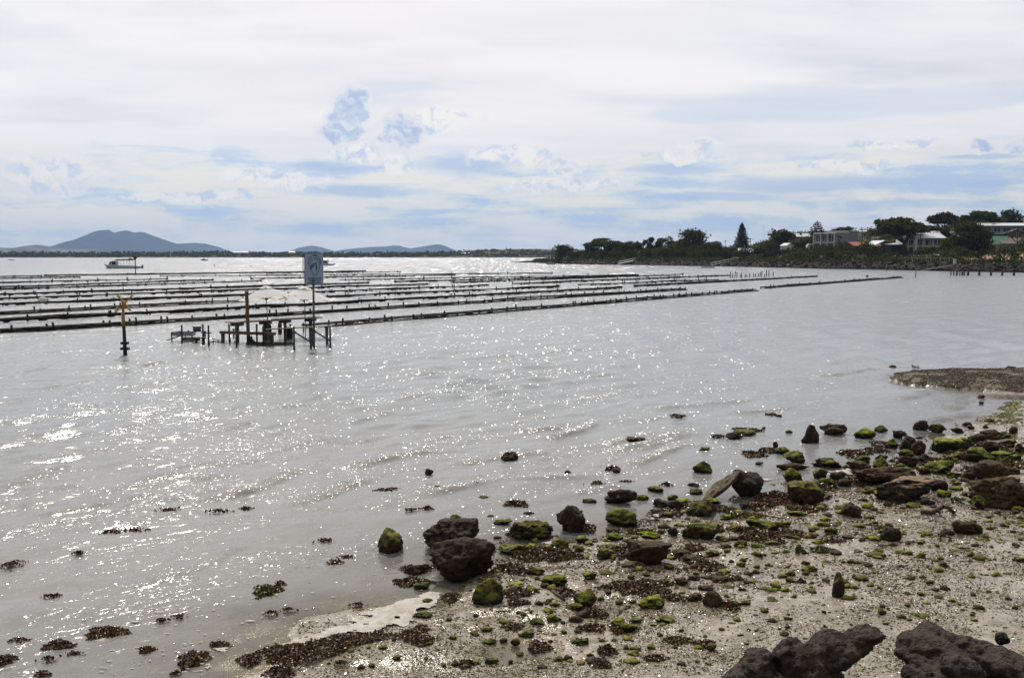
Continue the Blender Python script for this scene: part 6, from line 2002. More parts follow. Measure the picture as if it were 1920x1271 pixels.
B(996, 1013, 82, 36, 'olive', 'long low mossy rock between the double boulder and the crumbly rock', 19, 'the long low mossy rock', 0.6)
B(943, 986, 36, 14, 'green', 'low flat green rock in the shallows beside the double boulder', 20, None, 0.8)
B(1166, 947, 61, 31, 'dark', 'dark ridge-backed rock in the shallows behind the bright green boulder', 21, 'the dark ridge-backed rock', 0.7, rough=0.22)
B(1167, 988, 60, 35, 'green', 'smooth bright green boulder by itself in the pool', 22, 'the smooth green boulder', 0.8, planes=5, rough=0.08)
B(1318, 888, 36, 24, 'green', 'triangular green rock reflected in the shallows behind the leaning slab', 23, None, 0.8, pinch=0.3)
B(1404, 932, 68, 50, 'dark', 'dark rounded boulder that the leaning slab rests against', 24, 'the boulder with the leaning slab', 0.8, planes=6, rough=0.10)
B(1318, 967, 58, 32, 'olive', 'peaked mossy rock below the leaning slab', 25, 'the peaked mossy rock', 0.8, pinch=0.5)
B(1317, 1019, 70, 36, 'olive', 'wide mossy rock with a crumbly top, in the middle of the flat', 26, 'the wide crumbly mossy rock', 0.75, rough=0.18)
B(1219, 1068, 90, 50, 'brown', 'broad orange-brown rock with moss, undercut at its front', 27, 'the broad orange-brown rock', 0.75, flat=0.5)
B(1516, 948, 70, 46, 'olive', 'large dome of dark mossy rock amid the seaweed', 28, 'the large mossy dome', 0.8, planes=6)
B(1436, 1006, 62, 30, 'green', 'flat rock with a vivid green crest beyond the wide crumbly rock', 29, None, 0.7)
B(1489, 904, 32, 27, 'green', 'squat green rock in front of the flat pale slab', 30, None, 0.85)
B(1489, 882, 64, 14, 'brown', 'flat log-like brown slab lying in the shallows', 31, 'the flat log-like slab', 0.45, planes=5)
B(1492, 868, 38, 24, 'green', 'green-topped rock resting on the flat log-like slab', 32, None, 0.8)
B(1521, 831, 34, 35, 'dark', 'tall upright dark rock standing in the calm water', 33, 'the tall upright rock', 0.85, pinch=0.35)
B(1569, 818, 52, 24, 'brown', 'knobbly brown rock beside the tall upright rock', 34, None, 0.8, rough=0.28)
B(1626, 823, 43, 21, 'bright', 'bright green dome-shaped rock in the calm water', 35, 'the green dome rock', 0.85, planes=4, rough=0.06)
B(1656, 811, 25, 14, 'olive', 'little peaked rock just right of the green dome rock', 36, None, 0.8, pinch=0.5)
B(1730, 807, 29, 20, 'dark', 'dark blocky rock out in the calm water below the gravel spit', 37, 'the dark blocky rock')
B(1760, 812, 29, 18, 'olive', 'double-stacked dark rock beside the dark blocky rock', 38)
B(1782, 853, 58, 28, 'bright', 'big flat slab covered in vivid yellow-green moss', 39, 'the vivid green slab', 0.7, planes=8, rough=0.07, flat=0.4)
B(1845, 874, 50, 32, 'green', 'broad dark green boulder behind the brown pile at the right edge', 40, 'the broad green boulder', 0.8)
B(1708, 850, 34, 34, 'dark', 'steep dark brown rock in the clump left of the vivid green slab', 41, 'the steep dark rock', 0.8, pinch=0.4, rough=0.2)
B(1727, 854, 27, 28, 'dark', 'round-headed dark rock leaning on the steep dark rock', 42)
B(1702, 857, 30, 15, 'green', 'low green stone at the foot of the steep dark rock', 43)
B(1702, 946, 112, 48, 'sandy', 'long boulder with a bare sandy-pink top and dark undercut face', 44, 'the long sandy-topped boulder', 0.65, planes=9, flat=0.45)
B(1672, 916, 116, 40, 'brown', 'low brown mass of rock behind the long sandy-topped boulder', 45, 'the low brown mass', 0.6, rough=0.2)
B(1688, 948, 44, 26, 'brown', 'rounded brown stone leaning against the long sandy-topped boulder', 46)
B(1657, 940, 28, 20, 'green', 'green stone under the left end of the long sandy-topped boulder', 47)
B(1773, 939, 25, 17, 'bright', 'vivid green block at the right end of the long sandy-topped boulder', 48, None, 0.8)
B(1764, 926, 34, 24, 'dark', 'grey-brown rock at the right end of the long sandy-topped boulder', 49)
B(1892, 954, 122, 60, 'brown', 'huge rust-brown boulder at the right edge of the photo', 50, 'the huge rust-brown boulder', 0.7, rough=0.14)
B(1866, 906, 66, 40, 'brown', 'rust-brown boulder behind the huge one at the right edge', 51)
B(1839, 956, 27, 26, 'green', 'green rounded stone against the huge rust-brown boulder', 52)
B(1818, 905, 26, 22, 'dark', 'dark stone left of the rust-brown boulder pair', 53)
B(1600, 971, 38, 29, 'brown', 'brown humped rock alone on the mud below the low brown mass', 54, 'the brown humped rock', 0.75)
B(1768, 895, 52, 30, 'green', 'jagged green rock heap below the vivid green slab', 55, None, 0.8, rough=0.28)
B(1674, 1018, 36, 28, 'dark', 'squarish dark stone alone on the mud flat', 56, 'the squarish dark stone', 0.8)
B(1820, 1005, 54, 28, 'brown', 'brown boat-shaped boulder on the mud with a pale fleck on top', 57, 'the boat-shaped boulder', 0.7)
B(1573, 1130, 22, 49, 'olive', 'slim finger-shaped stone standing upright in the mud', 58, 'the standing finger stone', 0.75, planes=5, pinch=0.25)
B(1098, 1144, 42, 38, 'green', 'dark green round stone in front of the double boulder', 59, 'the dark green round stone', 0.85, planes=5, rough=0.07)
B(1078, 1150, 34, 17, 'olive', 'flat stone tucked under the dark green round stone', 60)
B(914, 1140, 58, 50, 'olive', 'chunky mossy rock just below the double boulder', 61, 'the chunky mossy rock', 0.8)
B(1040, 1107, 50, 27, 'green', 'smooth green-topped stone right of the chunky mossy rock', 62, 'the green-topped stone', 0.75, planes=5)
B(1106, 1094, 27, 19, 'bright', 'small bright green cube-like stone', 63, None, 0.8, planes=9)
B(1338, 1150, 36, 35, 'brown', 'upright brown egg-shaped stone on the mud', 64, 'the brown egg-shaped stone', 0.8, planes=5, rough=0.06)
B(1305, 1137, 28, 19, 'brown', 'wedge-shaped brown stone left of the egg-shaped stone', 65)
B(1222, 1148, 52, 25, 'bright', 'mossy yellow-green heap of stone below the broad orange-brown rock', 66, 'the yellow-green heap', 0.7, rough=0.25)
B(1505, 1049, 27, 22, 'olive', 'pointed olive stone on the mud beyond the finger stone', 67, None, 0.8, pinch=0.4)
B(1135, 1056, 30, 25, 'olive', 'round mossy stone left of the broad orange-brown rock', 68)
B(1005, 1083, 34, 18, 'olive', 'flat mossy stone beside the seaweed right of the double boulder', 69)
B(962, 1040, 56, 20, 'olive', 'low pale-topped mossy stone touching the double boulder', 70)
B(1592, 1111, 17, 13, 'green', 'little green stone touching the finger stone', 71)
B(1675, 691, 16, 7, 'dark', 'dark low rock in the water left of the gravel spit', 72, 'the low rock off the spit')
B(1834, 700, 14, 8, 'brown', 'single rounded stone on the far edge of the gravel spit', 73, 'the stone on the spit')
B(1898, 696, 18, 10, 'dark', 'dark stones on the far edge of the gravel spit at the right', 74)
B(1843, 747, 16, 7, 'dark', 'dark flat stone in the water just below the gravel spit', 75)
B(1842, 758, 11, 6, 'dark', 'small dark stone further from the gravel spit in the water', 76)

# leaning slab
def leaning():
    a, b = at(1322, 940), far(1378, 884, at(1385, 925).y)
    b = far(1379, 884, a.y + 0.55)
    v, f = rock_shape(611, 4, planes=8, rough=0.06, ridge=0.06)
    ax = (b - a); L = ax.length; ax.normalize()
    side = ax.cross(Vector((0, 1, 0))).normalized(); nrm = side.cross(ax)
    M = np.array([ax, side, nrm]).T
    vv = (v * np.array([L / 2 * 1.08, 0.095, 0.20])) @ M.T
    c = (a + b) / 2
    tag(link('rock_slab', mesh_np('rock_slab', vv, f, ROCKM['pale']), None, c), 'long brown slab leaning up against the dark rounded boulder', 'rock', 'rocks on the shore')
leaning()
p0 = rock(1186, 1070, 46, 15, 'pale', 'pale plank-like stone under the edge of the broad orange-brown rock', 612, None, 0.35, planes=4, rough=0.05)

# unnamed stones: px, base, w, h, kind
MORE = [(1130, 1034, 14, 10, 'olive'), (1092, 1020, 26, 14, 'green'), (1050, 1032, 34, 20, 'olive'), (1086, 1040, 20, 14, 'green'), (1026, 1100, 14, 9, 'olive'), (968, 1110, 30, 12, 'bright'), (1000, 1118, 26, 12, 'green'),
        (1022, 1112, 18, 12, 'olive'), (792, 1160, 36, 12, 'olive'), (798, 1162, 20, 9, 'brown'), (842, 1168, 14, 8, 'olive'), (800, 1132, 22, 9, 'olive'), (1140, 1083, 30, 10, 'green'), (1280, 1104, 30, 16, 'brown'),
        (1302, 1098, 24, 13, 'dark'), (1350, 1099, 34, 14, 'brown'), (1326, 1118, 30, 14, 'brown'), (1365, 1112, 26, 10, 'olive'), (1392, 1118, 20, 10, 'dark'), (1444, 1119, 38, 12, 'green'), (1483, 1084, 20, 12, 'green'),
        (1484, 1097, 18, 11, 'olive'), (1504, 1099, 19, 12, 'dark'), (1518, 1078, 26, 14, 'green'), (1446, 1140, 34, 12, 'olive'), (1396, 1146, 26, 14, 'green'), (1248, 1100, 16, 11, 'green'), (1338, 1047, 28, 13, 'olive'),
        (1278, 1046, 34, 15, 'brown'), (1300, 1058, 40, 16, 'brown'), (1255, 1075, 20, 14, 'olive'), (1390, 1032, 26, 14, 'olive'), (1420, 1036, 24, 12, 'green'), (1450, 1030, 30, 12, 'olive'), (1476, 1048, 16, 10, 'olive'),
        (1646, 1053, 44, 13, 'olive'), (1690, 1044, 22, 9, 'green'), (1729, 1057, 20, 14, 'green'), (1702, 1046, 24, 10, 'green'), (1640, 1016, 30, 10, 'green'), (1560, 1002, 26, 13, 'green'), (1592, 1012, 22, 8, 'olive'),
        (1618, 1020, 14, 8, 'dark'), (1774, 1077, 21, 15, 'brown'), (1810, 1040, 26, 9, 'olive'), (1822, 1054, 16, 14, 'green'), (1794, 1045, 26, 8, 'green'), (1870, 1092, 20, 12, 'green'), (1890, 1090, 20, 9, 'olive'),
        (1780, 1009, 24, 14, 'dark'), (1847, 1028, 26, 11, 'green'), (1880, 1032, 22, 9, 'olive'), (1908, 1038, 16, 12, 'olive'), (1912, 1065, 26, 14, 'green'), (1850, 1092, 18, 8, 'olive'), (1730, 1026, 18, 11, 'green'),
        (1660, 1150, 20, 7, 'brown'), (1622, 1162, 12, 9, 'brown'), (1648, 1158, 16, 10, 'green'), (1678, 1160, 16, 6, 'olive'), (1732, 1172, 36, 13, 'olive'), (1700, 1236, 34, 12, 'brown'), (1828, 1150, 24, 8, 'brown'),
        (1790, 1100, 30, 8, 'brown'), (1376, 1182, 20, 8, 'olive'), (1394, 1186, 14, 7, 'olive'), (1336, 1228, 18, 16, 'olive'), (1250, 1176, 36, 16, 'green'), (1310, 1226, 20, 10, 'green'), (1242, 1118, 20, 10, 'brown'),
        (1180, 1188, 30, 18, 'green'), (1160, 1176, 26, 16, 'bright'), (1192, 1172, 26, 12, 'green'), (1026, 1160, 24, 12, 'green'), (1008, 1176, 28, 14, 'green'), (1040, 1172, 30, 16, 'olive'), (1080, 1170, 26, 12, 'brown'),
        (986, 1196, 30, 14, 'green'), (966, 1212, 18, 14, 'olive'), (1090, 1214, 28, 16, 'olive'), (1078, 1208, 18, 8, 'green'), (1186, 1240, 34, 13, 'green'), (1290, 1214, 26, 9, 'olive'), (944, 1204, 16, 8, 'brown'),
        (890, 1196, 18, 9, 'olive'), (918, 1208, 24, 10, 'green'), (922, 1244, 26, 10, 'olive'), (1050, 1244, 24, 9, 'olive'), (1066, 1244, 16, 12, 'brown'), (890, 1248, 16, 8, 'green'), (718, 1228, 18, 12, 'green'),
        (1240, 1240, 12, 8, 'brown'), (1160, 1262, 14, 8, 'olive'), (1268, 1262, 30, 9, 'olive'), (1400, 818, 42, 12, 'olive'), (1380, 824, 32, 14, 'dark'), (1433, 806, 8, 6, 'dark'), (1480, 813, 14, 7, 'green'),
        (1387, 776, 10, 5, 'dark'), (1462, 783, 12, 6, 'dark'), (1455, 840, 10, 12, 'dark'), (1470, 852, 28, 14, 'green'), (1425, 872, 16, 6, 'dark'), (1556, 879, 56, 22, 'olive'), (1612, 888, 44, 22, 'brown'),
        (1622, 868, 30, 14, 'green'), (1655, 888, 30, 28, 'green'), (1655, 866, 26, 14, 'brown'), (1707, 882, 40, 24, 'dark'), (1692, 884, 26, 12, 'green'), (1720, 884, 26, 8, 'brown'), (1690, 822, 26, 14, 'dark'),
        (1675, 842, 24, 20, 'green'), (1738, 870, 36, 18, 'dark'), (1797, 813, 22, 12, 'olive'), (1815, 798, 18, 7, 'dark'), (1823, 806, 14, 8, 'olive'), (1858, 792, 18, 7, 'brown'), (1850, 806, 12, 7, 'dark'),
        (1903, 814, 18, 14, 'dark'), (1886, 824, 36, 13, 'olive'), (1862, 826, 40, 20, 'brown'), (1838, 832, 34, 18, 'dark'), (1860, 850, 36, 22, 'dark'), (1896, 840, 34, 16, 'olive'), (1914, 852, 26, 20, 'dark'),
        (1880, 862, 44, 16, 'green'), (1906, 872, 28, 16, 'green'), (1812, 850, 26, 18, 'dark'), (1822, 870, 30, 22, 'brown'), (1800, 866, 30, 16, 'olive'), (1812, 836, 24, 14, 'olive'), (1765, 838, 22, 12, 'dark'),
        (1790, 902, 26, 14, 'green'), (1860, 886, 32, 14, 'olive'), (1900, 892, 34, 14, 'brown'), (1735, 896, 24, 16, 'dark'), (1796, 916, 18, 10, 'green'), (1810, 936, 14, 10, 'olive'), (1798, 925, 26, 10, 'bright'),
        (1830, 928, 22, 12, 'olive'), (1812, 912, 18, 11, 'brown'), (1742, 954, 28, 15, 'dark'), (1716, 958, 24, 12, 'green'), (1638, 928, 40, 14, 'olive'), (1586, 912, 26, 14, 'dark'), (1554, 912, 30, 16, 'green'),
        (1540, 898, 28, 20, 'green'), (1575, 902, 34, 18, 'brown'), (1496, 972, 34, 12, 'bright'), (1470, 990, 30, 12, 'green'), (1398, 955, 18, 12, 'dark'), (1362, 976, 24, 12, 'bright'), (1340, 946, 28, 12, 'bright'),
        (1230, 924, 30, 12, 'green'), (1205, 938, 28, 10, 'green'), (1262, 938, 22, 10, 'olive'), (1242, 952, 30, 16, 'dark'), (1268, 956, 34, 18, 'dark'), (1286, 944, 34, 10, 'bright'), (1252, 974, 30, 13, 'olive'),
        (1106, 944, 28, 9, 'olive'), (1156, 888, 16, 10, 'dark'), (1192, 832, 44, 12, 'dark'), (1300, 914, 26, 9, 'dark'), (1306, 928, 28, 12, 'olive'), (1322, 846, 22, 8, 'olive'), (1155, 1014, 30, 16, 'green'),
        (1150, 1000, 26, 10, 'brown'), (1220, 1010, 40, 14, 'bright'), (1262, 1010, 18, 18, 'dark'), (1240, 1024, 20, 10, 'green'), (1356, 1020, 24, 12, 'olive'), (908, 938, 18, 7, 'olive'), (920, 972, 14, 7, 'olive'),
        (778, 1078, 40, 18, 'dark'), (790, 1106, 30, 14, 'olive'), (1548, 1062, 16, 8, 'olive'), (1570, 1046, 24, 10, 'brown'), (1612, 1042, 20, 8, 'olive'), (1536, 1024, 24, 10, 'green'), (1524, 1012, 22, 10, 'brown')]
for (px, base, w, h, kind) in MORE:
    k = int(px * 3 + base)
    rock(px, base, w, h * 1.05, kind, seed=k, rough=0.15 + 0.20 * ((k * 37) % 10) / 10, ridge=0.10 + 0.15 * ((k * 17) % 10) / 10, planes=7 + k % 6, sub=4 if w > 16 else 3, depth=0.7 + 0.03 * (k % 10), pinch=0.25 * ((k * 13) % 4) / 4)
# scattered small stones on the flat
r_ = np.random.default_rng(63)
SMALL = [rock_shape(900 + i, 3, planes=6, rough=0.14) for i in range(10)]
SMALL_ME = {}
_taken = [(a[5], a[6], a[7]) for a in ROCKS]
_n = 0
_tries = 0
while _n < 90 and _tries < 6000:
    _tries += 1
    px, base = r_.uniform(640, 1915), r_.uniform(985, 1262)
    if base < 1235 - (px - 640) * 0.36 or (1345 < px and base > 1165):
        continue
    if any(abs(px - a) < c * 0.75 + 8 and abs(base - b) < 14 for a, b, c in _taken):
        continue
    kind = r_.choice(['olive', 'green', 'brown', 'dark'], p=[0.42, 0.28, 0.2, 0.1])
    i = int(r_.integers(10))
    if (i, kind) not in SMALL_ME:
        SMALL_ME[(i, kind)] = mesh_np('stone', SMALL[i][0], SMALL[i][1], ROCKM[kind], True)
    p = at(px, base)
    w = r_.uniform(9, 17)
    W = w / F_PX * math.hypot(p.y, CAM_H)
    o = link('stone', SMALL_ME[(i, kind)], None, (p.x, p.y, max(gh(p.x, p.y), 0.0) + W * 0.12), (r_.normal() * 0.15, r_.normal() * 0.15, r_.uniform(0, 6.28)), (W / 2, W / 2 * r_.uniform(0.7, 1.0), W / 2 * r_.uniform(0.4, 0.75)))
    ROCKS.append((o, kind, W, None, None, px, base, w)); _taken.append((px, base, w)); _n += 1

# labels of the unnamed: by look and by the named stone they lie next to
_marks = [(a[4], a[0].location) for a in ROCKS if a[4]]
_marks += [('the long strip of brown seaweed', at(620, 1215)), ('the patch of pale foam', at(720, 1165)), ('the boulder at the bottom edge', at(1500, 1225)), ('the flat-topped boulder in the corner', at(1790, 1225)), ('the bent driftwood branch', at(1770, 958)), ('the gravel spit', at(1850, 742))]
_words = {'dark': 'dark brown', 'brown': 'rusty brown', 'olive': 'olive mossy', 'green': 'green mossy', 'bright': 'vivid green', 'pale': 'pale', 'sandy': 'sandy'}
_claims = {}
for a in ROCKS:
    if a[3]:
        continue
    o, kind, W = a[0], a[1], a[2]
    mk = min(_marks, key=lambda m: (Vector((m[1].x, m[1].y * 1.15)) - Vector((o.location.x, o.location.y * 1.15))).length)
    dx, dy = o.location.x - mk[1].x, o.location.y - mk[1].y
    rel = ('right of' if dx > 0 else 'left of') if abs(dx) > abs(dy) else ('beyond' if dy > 0 else 'in front of')
    size = 'small' if W < 0.16 else 'flat' if W > 0.34 else ''
    key = (size, _words[kind], rel, mk[0])
    _claims.setdefault(key, []).append((math.hypot(dx, dy), o))
_ordn = ['', ', second from it', ', third from it', ', fourth from it', ', fifth from it', ', sixth from it', ', seventh from it', ', eighth from it', ', ninth from it', ', tenth from it']
for (size, look, rel, mk), lst in _claims.items():
    lst.sort(key=lambda q: q[0])
    for i, (_, o) in enumerate(lst):
        tag(o, f"{size} {look} {'stone' if size else 'rock'} {rel} {mk}{_ordn[min(i, 9)]}".strip(), 'rock', 'rocks on the shore')
for a in ROCKS:
    if 'w_' in a[0]: del a[0]['w_']

# ------------------------------------------------------------------ the two limestone boulders at the bottom edge
def mat_limestone():
    m, g, out = mat_new('pitted_limestone')
    ge = g.new('ShaderNodeNewGeometry'); pos = ge.outputs['Position']
    n1 = g.noise(pos, 2.2, 5.0, 0.6); n2 = g.noise(pos, 11.0, 6.0, 0.7); n3 = g.noise(pos, 45.0, 5.0, 0.7)
    pit = g.ss(g.vor(pos, 24.0), 0.10, 0.42)
    c = g.mix(g.ss(n2, 0.33, 0.68), (0.007, 0.006, 0.0055), (0.042, 0.033, 0.027))
    c = g.mix(g.m('MULTIPLY', g.ss(n1, 0.48, 0.66), 0.9), c, (0.046, 0.026, 0.015))
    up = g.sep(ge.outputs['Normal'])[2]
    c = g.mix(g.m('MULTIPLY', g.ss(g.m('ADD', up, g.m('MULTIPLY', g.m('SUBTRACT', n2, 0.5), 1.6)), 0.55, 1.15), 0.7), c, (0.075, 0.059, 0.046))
    c = g.mix(g.ss(n3, 0.66, 0.76), c, (0.19, 0.18, 0.165))
    h = g.m('ADD', g.m('MULTIPLY', n2, 0.5), g.m('ADD', g.m('MULTIPLY', n3, 0.28), g.m('MULTIPLY', pit, 0.3)))
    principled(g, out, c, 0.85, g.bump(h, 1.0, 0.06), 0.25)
    return m
M_LIME = mat_limestone()
def boulder(name, label, lumps, seed, vox=0.019, amp=0.042):
    V, F, n0 = [], [], 0
    for (c, rad, rot) in lumps:
        v, f = rock_shape(seed + n0 % 977, 4, planes=15, rough=0.0, ridge=0.0)
        v = v * np.array(rad)
        M = (Matrix.Rotation(rot[2], 3, 'Z') @ Matrix.Rotation(rot[1], 3, 'Y') @ Matrix.Rotation(rot[0], 3, 'X'))
        V.append(v @ np.array(M).T + np.array(c)); F.append(f + n0); n0 += len(v)
    me = mesh_np('tmp', np.concatenate(V), np.concatenate(F))
    o = link('tmp', me)
    mod = o.modifiers.new('remesh', 'REMESH'); mod.mode = 'VOXEL'; mod.voxel_size = vox
    bpy.context.view_layer.update()
    ev = bpy.data.meshes.new_from_object(o.evaluated_get(bpy.context.evaluated_depsgraph_get()))
    bpy.data.objects.remove(o, do_unlink=True)
    nv = len(ev.vertices)
    co = np.empty(nv * 3, np.float32); ev.vertices.foreach_get('co', co); co = co.reshape(-1, 3).astype(float)
    no = np.empty(nv * 3, np.float32); ev.vertex_normals.foreach_get('vector', no); no = no.reshape(-1, 3)
    nz = VN(seed)
    p = co * 3.2
    a = nz.fbm(p[:, 0], p[:, 1], p[:, 2], o=5, g=0.6)
    q = co * 4.6
    rd = 1 - np.abs(nz.fbm(q[:, 0], q[:, 1], q[:, 2], o=4, g=0.62)) * 2.6
    q = co * 17.0
    pit = np.clip(nz.fbm(q[:, 0], q[:, 1], q[:, 2], o=2) - 0.18, 0, 1)
    co = co + no * (amp * 1.3 * a + amp * 0.75 * (rd - 0.4) - amp * 0.8 * pit)[:, None]
    cen = np.array([co[:, 0].mean(), co[:, 1].mean(), 0.0])
    ev.vertices.foreach_set('co', (co - cen).astype(np.float32).ravel())
    ev.polygons.foreach_set('use_smooth', np.ones(len(ev.polygons), bool))
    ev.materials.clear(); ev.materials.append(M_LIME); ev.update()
    o = link(name, ev, None, tuple(cen))
    return tag(o, label, 'boulder', 'limestone boulders at the bottom edge')
def L(px, py, d, rad, rot=(0, 0, 0)):
    return (tuple(far(px, py, d)), rad, tuple(R(a) for a in rot))
boulder('boulder', 'craggy dark boulder at the bottom edge with a beak-like slab overhanging its right side',
        [L(1445, 1325, 9.7, (0.62, 0.5, 0.42)), L(1478, 1232, 9.8, (0.17, 0.22, 0.22)), L(1420, 1262, 9.7, (0.20, 0.28, 0.20)), L(1380, 1296, 9.6, (0.22, 0.3, 0.22)), L(1530, 1262, 9.6, (0.26, 0.32, 0.33), (0, -15, 0)),
         L(1565, 1212, 9.7, (0.34, 0.30, 0.13), (8, -14, 0)), L(1610, 1196, 9.75, (0.24, 0.2, 0.085), (0, -17, 0)), L(1540, 1310, 9.6, (0.34, 0.4, 0.3))], 71)
boulder('boulder', 'flat-topped brown boulder filling the bottom right corner',
        [L(1770, 1220, 9.8, (0.50, 0.42, 0.13), (10, 4, 0)), L(1850, 1236, 9.7, (0.42, 0.42, 0.13), (10, 12, 0)), L(1720, 1206, 9.9, (0.26, 0.26, 0.085), (8, -2, 0)), L(1800, 1265, 9.35, (0.22, 0.22, 0.20)), L(1760, 1300, 9.4, (0.36, 0.34, 0.30)),
         L(1860, 1320, 9.5, (0.6, 0.5, 0.36)), L(1925, 1262, 9.6, (0.26, 0.3, 0.16), (0, 20, 0)), L(1880, 1196, 9.9, (0.06, 0.07, 0.05))], 72)

# ------------------------------------------------------------------ seaweed
def mat_wrack(name, a, b, spec=0.5):
    m, g, out = mat_new(name)
    ge = g.new('ShaderNodeNewGeometry')
    rnd = ge.outputs['Random Per Island']
    c = g.mix(g.m('POWER', rnd, 1.6), a, b)
    p = principled(g, out, c, 0.42, None, spec)
    return m
M_WRACK = mat_wrack('brown_wrack', (0.020, 0.010, 0.004), (0.21, 0.105, 0.032), 0.5)
M_WRACKG = mat_wrack('green_wrack', (0.024, 0.020, 0.005), (0.19, 0.17, 0.024), 0.4)
def wrack_mesh(W, D, H, n, seed, leaf, mat, ragged=0.3):
    r = np.random.default_rng(seed)
    a = r.uniform(0, 2 * math.pi, n); q = np.sqrt(r.random(n))
    if H <= 0.045:
        q = np.clip(np.abs(r.normal(0, 0.5, n)), 0, 0.95)
    edge = 1 + ragged * np.sin(a * 3 + seed) * 0.6 + ragged * 0.5 * np.sin(a * 7 + seed * 2)
    x, y = np.cos(a) * q * edge * W / 2, np.sin(a) * q * edge * D / 2
    z = H * np.clip(1 - q ** 2.2, 0, 1) * r.uniform(0.35, 1.05, n) * (0.75 + 0.5 * N1(x * 6 + seed, y * 6)) + leaf * 0.2
    return leaves(np.stack([x, y, z], 1), leaf, r, 0.1)
